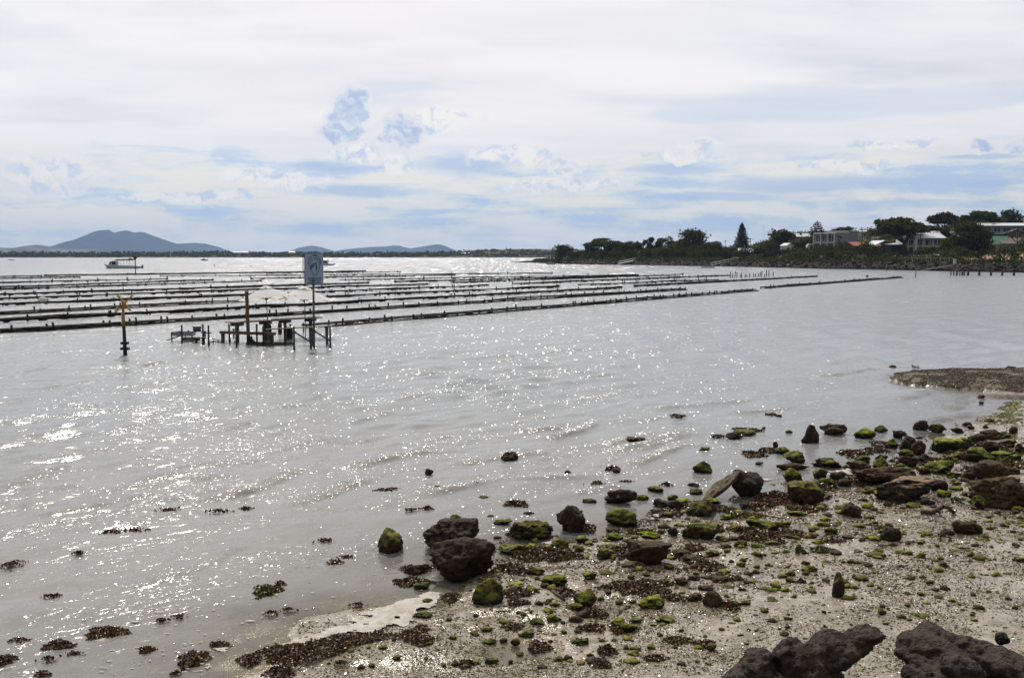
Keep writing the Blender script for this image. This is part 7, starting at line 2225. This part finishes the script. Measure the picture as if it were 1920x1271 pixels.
WRACK = [  # px, py centre, w, h(px extent on the ground), height m, kind(0 brown,1 green), label
    (620, 1222, 232, 36, 0.12, 0, 'long strip of brown seaweed lying along the pale foam'), (548, 1226, 90, 30, 0.10, 0, 'brown seaweed at the lower end of the long strip'), (512, 1222, 48, 22, 0.08, 0, 'brown seaweed clump on the foam at the left end of the long strip'),
    (470, 1238, 44, 24, 0.09, 0, 'round brown seaweed clump in the water just left of the foam'), (362, 1238, 52, 34, 0.09, 0, 'brown seaweed clump ringed by foam at the lower left'), (200, 1188, 76, 24, 0.08, 0, 'brown and yellow seaweed clump around a spot of foam in the shallows'),
    (110, 1212, 60, 18, 0.07, 0, 'brown seaweed clump left of the yellow seaweed around foam'), (140, 1228, 46, 12, 0.04, 0, 'thin seaweed trail in the lower left shallows'), (90, 1240, 40, 12, 0.04, 0, 'seaweed trail at the lower left below the brown clump'), (8, 1240, 40, 20, 0.06, 0, 'seaweed clump with foam at the very left edge'),
    (275, 1220, 28, 14, 0.05, 0, 'little seaweed clump with a foam spot in the lower left'), (411, 1210, 36, 12, 0.05, 0, 'flat seaweed clump on foam above the ringed clump'), (80, 1266, 30, 12, 0.05, 0, 'seaweed clump at the bottom left edge'), (330, 1266, 24, 8, 0.04, 0, 'seaweed tuft at the bottom edge'),
    (525, 1265, 56, 18, 0.08, 0, 'brown seaweed heap at the bottom edge below the long strip'), (335, 1158, 26, 10, 0.04, 0, 'floating seaweed tuft in the lower left water'), (303, 1166, 26, 8, 0.03, 0, 'smaller floating tuft beside another in the lower left water'),
    (500, 1108, 50, 26, 0.06, 1, 'olive seaweed clump around white foam in the shallows'), (525, 1096, 24, 8, 0.03, 0, 'seaweed wisp above the olive clump'), (508, 1152, 24, 8, 0.03, 0, 'floating seaweed wisp left of the foam'), (540, 1146, 36, 8, 0.03, 0, 'floating seaweed trail left of the foam'), (672, 1136, 28, 8, 0.03, 0, 'little floating seaweed in front of the foam tip'),
    (205, 1000, 70, 14, 0.03, 0, 'long brown seaweed drift in the left water'), (255, 996, 42, 12, 0.03, 0, 'brown seaweed drift right of the long left drift'), (410, 961, 64, 8, 0.03, 0, 'thin brown seaweed line under a wave crest'), (460, 956, 30, 8, 0.03, 0, 'seaweed tuft at the end of the line under the wave crest'),
    (318, 958, 50, 10, 0.03, 0, 'dark seaweed under glinting ripples on the left'), (20, 1062, 52, 20, 0.04, 0, 'seaweed drift at the left edge halfway up the near water'), (148, 1040, 26, 8, 0.03, 0, 'small seaweed tuft in the left water'), (98, 1120, 40, 8, 0.03, 0, 'sparse seaweed tuft in the lower left'),
    (35, 1204, 50, 14, 0.03, 0, 'sparse seaweed at the left edge above the foam clump'), (630, 1056, 36, 10, 0.03, 0, 'dark seaweed tuft between the waves and the cone rock'), (608, 1015, 40, 10, 0.03, 0, 'thin seaweed tuft left of the cone-shaped rock'), (650, 1046, 30, 8, 0.02, 0, 'faint seaweed specks left of the cone-shaped rock'),
    (727, 921, 44, 10, 0.05, 0, 'brown seaweed mound in the wavelets left of the small black rock'), (893, 912, 40, 8, 0.04, 0, 'orange-brown seaweed mound in the middle wavelets'), (822, 917, 20, 5, 0.03, 0, 'tiny orange seaweed patch in the wavelets'), (770, 958, 30, 8, 0.03, 0, 'seaweed strand in front of a breaking ripple'), (800, 955, 26, 6, 0.03, 0, 'seaweed strand behind the double boulder'),
    (968, 947, 46, 14, 0.08, 0, 'round dark seaweed mound above the long low mossy rock'), (992, 965, 24, 6, 0.03, 0, 'thin seaweed patch above the long low mossy rock'), (908, 935, 22, 7, 0.05, 1, 'greenish weed clump in the wavelets'), (1192, 828, 56, 10, 0.05, 0, 'dark wedge of seaweed breaking a wave'), (1268, 782, 40, 8, 0.04, 0, 'brown seaweed in the far wavelets'),
    (1350, 820, 40, 6, 0.03, 0, 'thin weed line in the water right of the waves'), (1150, 880, 26, 16, 0.06, 0, 'knotty brown weed clump in the wavelets'), (1118, 908, 40, 9, 0.04, 1, 'pale weed clump in front of a small wave'), (1175, 905, 26, 6, 0.03, 0, 'thin brown weed strip right of the pale clump'), (1445, 779, 34, 5, 0.03, 0, 'orange weed line by a dark stone far right of the waves'),
    (1400, 808, 50, 10, 0.05, 1, 'weedy bank on the rock left of the tall upright rock'), (1412, 853, 42, 14, 0.07, 0, 'flat brown seaweed bed in the calm pool'), (1440, 846, 34, 10, 0.06, 0, 'brown seaweed bed joined to the green-topped rock'), (1250, 911, 24, 6, 0.04, 0, 'weed tuft in the pool above the ridge-backed rock'),
    (840, 1064, 60, 14, 0.06, 0, 'weed skirt at the foot of the double boulder'), (780, 1070, 54, 16, 0.09, 0, 'dark seaweed mound left of the double boulder'), (772, 1093, 70, 16, 0.07, 0, 'flat brown seaweed at the left foot of the double boulder'), (1020, 1042, 120, 30, 0.09, 0, 'wide brown seaweed bed right of the double boulder'), (1060, 1050, 70, 20, 0.07, 0, 'brown seaweed bed joining the wide one'),
    (958, 1076, 62, 20, 0.09, 0, 'brown seaweed heap against the flat mossy stone'), (1100, 992, 36, 22, 0.07, 0, 'brown seaweed crust at the foot of the crumbly rock'), (846, 1122, 34, 18, 0.07, 0, 'dark seaweed below the double boulder'), (975, 1122, 60, 18, 0.07, 0, 'brown seaweed between the chunky mossy rock and green-topped stone'), (970, 1142, 40, 14, 0.07, 0, 'brown seaweed mound beside the chunky mossy rock'),
    (1056, 1116, 44, 18, 0.07, 0, 'brown seaweed just below the green-topped stone'), (790, 1185, 30, 20, 0.08, 0, 'brown seaweed mound at the right end of the foam'), (768, 1204, 42, 18, 0.08, 0, 'brown seaweed mound by the end of the long strip'), (790, 1214, 52, 22, 0.09, 0, 'larger brown seaweed mound by the end of the long strip'), (872, 1250, 34, 16, 0.07, 0, 'brown seaweed mound on the mud near the bottom'),
    (1010, 1214, 40, 22, 0.07, 0, 'brown seaweed tangle in the middle of the lower mud'), (1138, 1232, 34, 20, 0.07, 0, 'dark round seaweed tuft on the lower mud'), (1128, 1258, 34, 20, 0.08, 0, 'dark seaweed tuft at the bottom edge of the mud'), (1108, 1152, 66, 18, 0.06, 0, 'brown seaweed under the dark green round stone'), (1200, 1108, 120, 34, 0.07, 0, 'wide brown seaweed bed below the broad orange-brown rock'),
    (1160, 1040, 60, 26, 0.07, 0, 'brown seaweed bed left of the broad orange-brown rock'), (1322, 1066, 60, 24, 0.09, 0, 'thick brown seaweed mound right of the broad orange-brown rock'), (1290, 1050, 70, 20, 0.07, 0, 'brown seaweed beside the broad orange-brown rock'), (1300, 1030, 50, 12, 0.05, 0, 'weed fringe below the wide crumbly mossy rock'),
    (1428, 1014, 80, 26, 0.08, 0, 'brown seaweed mass in front of the flat vivid-crested rock'), (1460, 936, 80, 30, 0.08, 0, 'reddish seaweed bed between the leaning-slab boulder and mossy dome'), (1430, 952, 60, 18, 0.07, 0, 'reddish seaweed in front of the leaning-slab boulder'), (1508, 962, 60, 14, 0.06, 0, 'dark seaweed at the foot of the large mossy dome'), (1560, 905, 40, 12, 0.06, 0, 'seaweed on the rocks left of the low brown mass'),
    (1600, 850, 60, 10, 0.06, 0, 'dark weed band in the calm pool below the green dome rock'), (1640, 846, 50, 10, 0.06, 0, 'weed band running to the steep dark rock'), (1610, 858, 40, 9, 0.05, 0, 'reddish weed patch in the calm pool'), (1370, 1148, 34, 20, 0.07, 0, 'dark seaweed beside the brown egg-shaped stone'), (1535, 932, 40, 12, 0.05, 0, 'seaweed right of the large mossy dome'),
    (1480, 1002, 60, 18, 0.06, 0, 'brown seaweed beyond the pointed olive stone'), (1540, 1036, 50, 12, 0.05, 1, 'olive weed patch right of the pointed olive stone'), (1830, 888, 50, 14, 0.05, 0, 'weed among the rocks left of the rust-brown pair'), (1890, 876, 50, 14, 0.05, 0, 'reddish weed behind the rust-brown pair'), (1320, 1216, 40, 16, 0.06, 0, 'brown weed tuft on the mud left of the bottom boulder'),
    (1270, 1210, 50, 16, 0.05, 1, 'olive weed heap on the lower middle mud'), (1170, 1180, 60, 18, 0.06, 0, 'brown weed among the vivid green stones'), (1660, 836, 50, 14, 0.07, 0, 'brown weed around the stones left of the steep dark rock'), (1700, 866, 60, 14, 0.07, 0, 'brown weed below the steep dark rock'), (1745, 884, 60, 16, 0.07, 0, 'weed among stones under the vivid green slab'), (1775, 868, 50, 12, 0.06, 1, 'olive weed along the foot of the vivid green slab'),
    (1815, 858, 60, 18, 0.07, 0, 'reddish weed right of the vivid green slab'), (1860, 838, 60, 18, 0.08, 0, 'brown weed over the pile of stones at the right'), (1890, 850, 60, 16, 0.07, 1, 'olive weed on the pile of stones at the right edge'), (1880, 870, 70, 14, 0.06, 1, 'yellow-green weed behind the rust-brown pair'),
    (1610, 905, 60, 16, 0.06, 0, 'brown weed at the left end of the low brown mass'), (1640, 900, 60, 14, 0.07, 0, 'dark weed hanging on the low brown mass'), (1720, 925, 40, 12, 0.05, 0, 'weed in the crevice behind the sandy-topped boulder'), (1545, 915, 44, 14, 0.06, 0, 'dark weed behind the large mossy dome'),
    (1400, 968, 70, 16, 0.06, 1, 'olive weed in the pool before the leaning-slab boulder'), (1355, 955, 44, 14, 0.06, 0, 'dark weed at the foot of the leaning slab'), (1300, 948, 60, 16, 0.06, 0, 'dark weed bed left of the leaning slab'), (1250, 962, 60, 16, 0.06, 0, 'dark weed bed right of the smooth green boulder'),
    (1205, 1000, 50, 12, 0.05, 1, 'olive weed in front of the smooth green boulder'), (1390, 1000, 50, 14, 0.06, 0, 'brown weed beyond the wide crumbly mossy rock'), (1560, 1018, 40, 10, 0.05, 0, 'thin weed on the mud right of the olive pointed stone'), (1360, 1090, 60, 16, 0.06, 0, 'brown weed between the stones beyond the egg-shaped stone'),
    (1260, 1128, 60, 16, 0.06, 0, 'brown weed right of the yellow-green heap'), (1110, 1180, 50, 14, 0.05, 0, 'thin brown weed on the lower mud'), (960, 1180, 40, 12, 0.05, 0, 'weed smear on the mud below the chunky mossy rock'), (1230, 1248, 44, 12, 0.05, 0, 'weed smear near the bottom edge, middle of the mud'),
    (1840, 920, 40, 12, 0.05, 1, 'olive weed left of the huge rust-brown boulder'), (1795, 946, 36, 10, 0.04, 1, 'olive weed beside the bent driftwood branch'), (1650, 1000, 40, 10, 0.04, 1, 'olive weed above the squarish dark stone'), (1765, 1018, 40, 10, 0.04, 1, 'olive weed left of the boat-shaped boulder'),
    (640, 1252, 36, 12, 0.04, 1, 'olive weed patch at the bottom edge of the shallows')]
_wm_used = 0
for i, (px, py, w, h, H, kd, lab) in enumerate(WRACK):
    c = at(px, py)
    if px == 410: w = 58
    W = w / F_PX * math.hypot(c.y, CAM_H)
    D = max(h * 1.0, 6) / F_PX * c.y / math.sin(math.atan2(CAM_H, c.y)) * 0.9
    D = min(D, W * 1.4)
    px_m = 1 / F_PX * c.y
    leaf = float(np.clip(5.0 * px_m, 0.03, 0.062))
    thin = H <= 0.04
    n = int(np.clip(W * D / (leaf * leaf) * (1.3 if thin else 4.4), 90, 2600))
    v, f = wrack_mesh(W, D, H, n, 700 + i, leaf, M_WRACK)
    z0 = max(gh(c.x, c.y), 0.0)
    o = link('seaweed', mesh_np('seaweed', v, f, M_WRACKG if kd else M_WRACK, False), None, (c.x, c.y, z0 + (0.012 if thin else 0.0)))
    # the strips along the foam follow the shore
    if px in (620, 548): o.rotation_euler[2] = R(38 if px == 620 else 30)
    tag(o, lab, 'seaweed', 'seaweed clumps along the shore')

# ------------------------------------------------------------------ foam, grit, algae, driftwood
def mat_foam():
    m, g, out = mat_new('foam_and_glare')
    pos = g.new('ShaderNodeNewGeometry').outputs['Position']
    n = g.noise(g.vm('MULTIPLY', pos, (1.0, 0.6, 1.0)), 5.0, 5.0, 0.65, 0.6); n2 = g.noise(pos, 40.0, 4.0, 0.6)
    c = g.mix(g.ss(n, 0.40, 0.66), (0.53, 0.50, 0.465), (0.40, 0.335, 0.265))
    c = g.mix(g.ss(n2, 0.62, 0.72), c, (0.30, 0.245, 0.19))
    principled(g, out, c, 0.6, g.bump(g.m('ADD', n2, g.m('MULTIPLY', n, 1.5)), 1.0, 0.03), 0.35)
    return m
M_FOAM = mat_foam()
def foam_sheet(poly_px, seed, z=0.016, cut=-0.18, step=0.022):
    P = poly_world(poly_px)
    x0, y0 = P.min(0); x1, y1 = P.max(0)
    nx, ny = int((x1 - x0) / step) + 2, int((y1 - y0) / step) + 2
    X, Y = np.meshgrid(np.linspace(x0, x1, nx), np.linspace(y0, y1, ny), indexing='ij')
    s = sdist(P, X, Y) + N1.fbm(X * 2.2 + seed, Y * 2.2, o=4) * 0.13
    hole = N2.fbm(X * 7 + seed, Y * 7, o=4)
    keep = (s > 0) & (hole > -0.42 + 0.75 * np.exp(-s / 0.09))
    Z = np.maximum(ground_h(X, Y), 0.0) + z * (0.4 + sstep(s, 0, 0.15)) + 0.010 * N3.fbm(X * 14, Y * 14, o=3)
    i = np.arange(nx - 1)[:, None] * ny + np.arange(ny - 1)[None, :]
    F = np.stack([i, i + ny, i + ny + 1, i + 1], -1).reshape(-1, 4)
    kk = (keep[:-1, :-1] & keep[1:, :-1] & keep[1:, 1:] & keep[:-1, 1:]).ravel()
    F = F[kk]
    used, inv = np.unique(F, return_inverse=True)
    V = np.stack([X.ravel(), Y.ravel(), Z.ravel()], 1)[used]
    return V, inv.reshape(F.shape)
FV, FF, n0 = [], [], 0
for k, pl in enumerate([[(448, 1262), (462, 1232), (520, 1208), (590, 1188), (640, 1172), (700, 1146), (760, 1120), (800, 1106), (826, 1112), (818, 1134), (790, 1152), (770, 1178), (700, 1196), (640, 1204), (560, 1214), (500, 1232), (470, 1262)],
                        [(1192, 968), (1240, 960), (1268, 968), (1262, 978), (1215, 980)], [(1012, 1018), (1040, 1010), (1050, 1018), (1026, 1026)],  # first outline: a pale sky reflection in the pool, modelled as foam
                        [(166, 1202), (190, 1190), (215, 1194), (206, 1206), (176, 1210)], [(338, 1246), (350, 1258), (385, 1256), (388, 1236), (380, 1224), (392, 1228), (396, 1252), (370, 1266), (336, 1262)], [(4, 1244), (30, 1240), (26, 1252), (0, 1256)],
                        [(400, 1216), (428, 1214), (426, 1222), (404, 1222)], [(506, 1108), (528, 1098), (540, 1104), (520, 1118), (502, 1122)], [(270, 1226), (296, 1220), (292, 1228)], [(108, 1220), (132, 1212), (128, 1222)],
                        [(1390, 905), (1440, 895), (1465, 898), (1420, 908)], [(1545, 884), (1612, 876), (1600, 890), (1550, 893)]]):
    v, f = foam_sheet(pl, k * 3.3)
    if len(f):
        FV.append(v); FF.append(f + n0); n0 += len(v)
# loose flecks drifting on the shallows
r_ = np.random.default_rng(91)
for k in range(330):
    px = r_.uniform(150, 820); py = r_.uniform(1040, 1268)
    if py > 1250 - (px - 380) * 0.33 and px > 380: continue
    if r_.random() < 0.45 and py < 1150: continue
    c = at(px, py); s = r_.uniform(0.004, 0.019) * (2.0 if r_.random() < 0.07 else 1)
    m_ = 8
    a = np.linspace(0, 2 * math.pi, m_, endpoint=False)
    rr = s * r_.uniform(0.6, 1.2, m_)
    v = np.stack([c.x + np.cos(a) * rr * 1.7, c.y + np.sin(a) * rr, np.full(m_, 0.014)], 1)
    FV.append(np.concatenate([v, [[c.x, c.y, 0.02]]])); FF.append(None)
    tri = np.array([[n0 + m_, n0 + i, n0 + (i + 1) % m_, n0 + m_] for i in range(m_)])
    FF[-1] = tri[:, :3]; n0 += m_ + 1
quads = np.concatenate([f for f in FF if f.shape[1] == 4]); tris = np.concatenate([f for f in FF if f.shape[1] == 3])
tag(link('foam', mesh_np('foam', np.concatenate(FV), [quads, tris], M_FOAM)), kind='stuff')

def mat_grit():
    m, g, out = mat_new('shell_grit')
    ge = g.new('ShaderNodeNewGeometry'); rnd = ge.outputs['Random Per Island']
    c = g.mix(g.ss(rnd, 0.0, 0.5), (0.014, 0.010, 0.005), (0.075, 0.050, 0.018))
    c = g.mix(g.ss(rnd, 0.50, 0.53), c, (0.085, 0.090, 0.018))
    c = g.mix(g.ss(rnd, 0.64, 0.67), c, (0.22, 0.165, 0.10))
    c = g.mix(g.ss(rnd, 0.80, 0.82), c, (0.60, 0.53, 0.43))
    principled(g, out, c, 0.22, None, 0.6)
    return m
TET = np.array([[0.9, 0, -0.25], [-0.5, 0.8, -0.25], [-0.6, -0.7, -0.25], [0.1, 0.05, 0.55]])
TETF = np.array([[0, 2, 1], [0, 1, 3], [1, 2, 3], [2, 0, 3]])
def scatter(name, n, region, mat, smin, smax, seed, flat=0.7, minz=-0.03, patchy=0.2, kind='stuff', freq=1.2):
    r = np.random.default_rng(seed)
    px, py = region(r, n * 2)
    ang = np.arctan((py - CY) / F_PX) + PITCH
    y = CAM_H / np.tan(ang); x = (px - CX) / F_PX * (y * CP + CAM_H * SP)
    z = ground_h(x, y)
    pt = N2.fbm(x * freq, y * freq, o=3)
    keep = (z > minz) & (r.random(len(x)) < np.clip(0.55 + pt / max(patchy, 0.01) * 0.5, 0.06, 1))
    x, y, z = x[keep][:n], y[keep][:n], z[keep][:n]
    m_ = len(x)
    s = smin * (smax / smin) ** (r.random(m_) ** 2.2) * np.clip(y / 13.0, 0.8, 1.9)
    a = r.uniform(0, 6.28, m_); ca, sa = np.cos(a), np.sin(a)
    T = TET[None] * (1 + 0.35 * r.normal(size=(m_, 4, 1)))
    vx = (T[..., 0] * ca[:, None] - T[..., 1] * sa[:, None]) * s[:, None] + x[:, None]
    vy = (T[..., 0] * sa[:, None] + T[..., 1] * ca[:, None]) * s[:, None] * 0.8 + y[:, None]
    vz = T[..., 2] * s[:, None] * flat + np.maximum(z, 0.0)[:, None] + s[:, None] * 0.08
    V = np.stack([vx, vy, vz], -1).reshape(-1, 3)
    F = (np.arange(m_)[:, None, None] * 4 + TETF[None]).reshape(-1, 3)
    return tag(link(name, mesh_np(name, V, F, mat, False)), kind=kind)
def mud_region(r, n):
    px = np.where(r.random(n) < 0.80, r.uniform(560, 1990, n), r.uniform(1990, 2900, n)); py = 770 + (1285 - 770) * r.random(n) ** 0.62
    return px, py
M_GRIT = mat_grit()
scatter('shell_grit', 112000, mud_region, M_GRIT, 0.0055, 0.030, 301, 0.7, -0.005, 0.25)
def mat_algae():
    m, g, out = mat_new('sea_lettuce')
    ge = g.new('ShaderNodeNewGeometry'); rnd = ge.outputs['Random Per Island']
    principled(g, out, g.mix(rnd, (0.045, 0.042, 0.006), (0.17, 0.15, 0.014)), 0.45, None, 0.4)
    return m
M_ALG = mat_algae()
def algae_region(r, n):
    a = r.random(n) < 0.22
    px = np.where(a, r.normal(1876, 18, n), np.where(r.random(n) < 0.85, r.uniform(820, 1960, n), r.uniform(1960, 2700, n))); py = np.where(a, r.uniform(742, 800, n), 800 + 480 * r.random(n) ** 0.7)
    return px, py
scatter('green_algae', 28000, algae_region, M_ALG, 0.010, 0.045, 302, 0.45, -0.02, 0.10, freq=2.4)
# the litter of fist-sized and smaller stones between the rocks
def mat_pebble():
    m, g, out = mat_new('litter_stone')
    ge = g.new('ShaderNodeNewGeometry'); rnd = ge.outputs['Random Per Island']
    n = g.noise(ge.outputs['Position'], 30.0, 4.0, 0.6)
    c = g.mix(g.ss(n, 0.35, 0.65), (0.010, 0.007, 0.0035), (0.060, 0.038, 0.014))
    k = g.m('ADD', g.sep(ge.outputs['Normal'])[2], g.m('MULTIPLY', g.m('SUBTRACT', n, 0.5), 1.6))
    k = g.m('MULTIPLY', g.ss(k, 0.1, 0.8), g.ss(rnd, 0.50, 0.58))
    c = g.mix(k, c, g.mix(g.ss(rnd, 0.6, 0.9), (0.105, 0.088, 0.011), (0.17, 0.17, 0.011)))
    principled(g, out, c, 0.75, g.bump(n, 0.8, 0.02), 0.3)
    return m
r_ = np.random.default_rng(122)
V, F, n0 = [], [], 0
while len(V) < 1150:
    px = r_.uniform(880, 2150); py = (r_.normal(960, 85) - (px - 1400) * 0.09) if r_.random() < 0.72 else r_.uniform(1000, 1265)
    if not 790 < py < 1266: continue
    p = at(px, py); z = gh(p.x, p.y)
    if z < -0.05 or float(N1(np.array([p.x * 1.4]), np.array([p.y * 1.4]))[0]) < -0.25: continue
    s = 0.016 * (5.0 ** (r_.random() ** 1.6)) * float(np.clip(p.y / 15.0, 0.75, 1.6))
    b_ = ICO2 if s > 0.04 else ICO1
    v = b_[0] * (1 + 0.22 * r_.normal(size=(len(b_[0]), 1))) * np.array([s * r_.uniform(0.8, 1.5), s, s * r_.uniform(0.45, 0.85)])
    a = r_.uniform(0, 6.28)
    v = v @ np.array([[math.cos(a), -math.sin(a), 0], [math.sin(a), math.cos(a), 0], [0, 0, 1]]).T
    V.append(v + np.array([p.x, p.y, max(z, -0.01) + 0.15 * s])); F.append(b_[1] + n0); n0 += len(v)
tag(link('pebbles', mesh_np('pebbles', np.concatenate(V), np.concatenate(F), mat_pebble(), True)), kind='stuff')
def weed_region(r, n):
    px = np.where(r.random(n) < 0.85, r.uniform(900, 1960, n), r.uniform(1960, 2700, n)); py = r.normal(985, 75, n) - (px - 1400) * 0.10
    return px, np.clip(py, 790, 1265)
scatter('weed_fragments', 30000, weed_region, mat_wrack('weed_fragment', (0.018, 0.010, 0.004), (0.13, 0.072, 0.020), 0.4), 0.010, 0.040, 304, 0.5, -0.03, 0.12, freq=1.7)
def bar_region(r, n):
    return r.uniform(1668, 1990, n), r.uniform(698, 741, n)
def mat_shingle2():
    m, g, out = mat_new('spit_pebbles')
    rnd = g.new('ShaderNodeNewGeometry').outputs['Random Per Island']
    c = g.mix(g.ss(rnd, 0.0, 0.8), (0.028, 0.020, 0.012), (0.135, 0.095, 0.054))
    c = g.mix(g.ss(rnd, 0.90, 0.95), c, (0.26, 0.23, 0.18))
    principled(g, out, c, 0.6, None, 0.3)
    return m
scatter('spit_pebbles', 36000, bar_region, mat_shingle2(), 0.009, 0.028, 303, 0.8, 0.02, 0.5)

M_DRIFT = simple('driftwood', (0.06, 0.045, 0.03), 0.8, 0.3, 8.0, 0.4)
def branch(label, pts, r0, r1, twigs=()):
    P = [at(x, y, z) for x, y, z in pts]
    root = thing('driftwood', label, 'driftwood', (P[0].x, P[0].y, 0))
    O = Vector(root.location)
    b = MB(); limb(b, [p - O for p in P], r0, r1, 7); b.obj('stem', M_DRIFT, root, True)
    for (q0, q1) in twigs:
        b = MB(); b.tube(tuple(at(*q0) - O), tuple(at(*q1) - O), r1 * 0.9, r1 * 0.5, 6); b.obj('twig', M_DRIFT, root, True)
branch('bent driftwood branch arching over the mud below the long sandy-topped boulder', [(1727, 958, 0.1), (1745, 961, 0.10), (1757, 956, 0.16), (1768, 950, 0.22), (1778, 951, 0.2), (1790, 962, 0.06)], 0.045, 0.03, (((1757, 956, 0.16), (1763, 962, 0.05)),))
branch('thin straight stick leaning across the low brown mass', [(1622, 922, 0.1), (1650, 914, 0.28), (1682, 902, 0.42)], 0.016, 0.012, (((1622, 922, 0.1), (1580, 919, 0.04)),))
branch('weed-covered stick between the green-topped and dark green round stones', [(1018, 1095, 0.06), (1036, 1108, 0.07), (1058, 1124, 0.05)], 0.032, 0.02, (((1036, 1108, 0.07), (1045, 1106, 0.10)),))
branch('flat sunken stick on the mud below the chunky mossy rock', [(930, 1147, 0.04), (962, 1145, 0.05), (1000, 1143, 0.04)], 0.02, 0.012, (((962, 1145, 0.05), (970, 1142, 0.07)),))
branch('straight stick lying on the mud right of the brown humped rock', [(1606, 982, 0.05), (1640, 985, 0.06), (1668, 989, 0.04)], 0.016, 0.01, (((1640, 985, 0.06), (1650, 983, 0.08)),))
branch('twiggy branch sticking out of the water left of the gravel spit', [(1709, 684, 0.0), (1716, 688, 0.08), (1724, 690, 0.05)], 0.03, 0.02, (((1712, 687, 0.05), (1709, 683.5, 0.12)), ((1720, 689, 0.06), (1723, 683.5, 0.12))))
# ------------------------------------------------------------------ the air
def build_haze():
    b = MB(); b.box((0, 2300, 168.0), (15000, 17800, 341.4))
    m, g, out = mat_new('haze')
    pv = g.new('ShaderNodeVolumePrincipled')
    pv.inputs['Color'].default_value = (0.44, 0.64, 1.0, 1)
    pv.inputs['Density'].default_value = 7.0e-5
    pv.inputs['Anisotropy'].default_value = 0.1
    g.t.links.new(pv.outputs[0], out.inputs['Volume'])
    o = b.obj('haze', m)
    tag(o, kind='stuff')
build_haze()
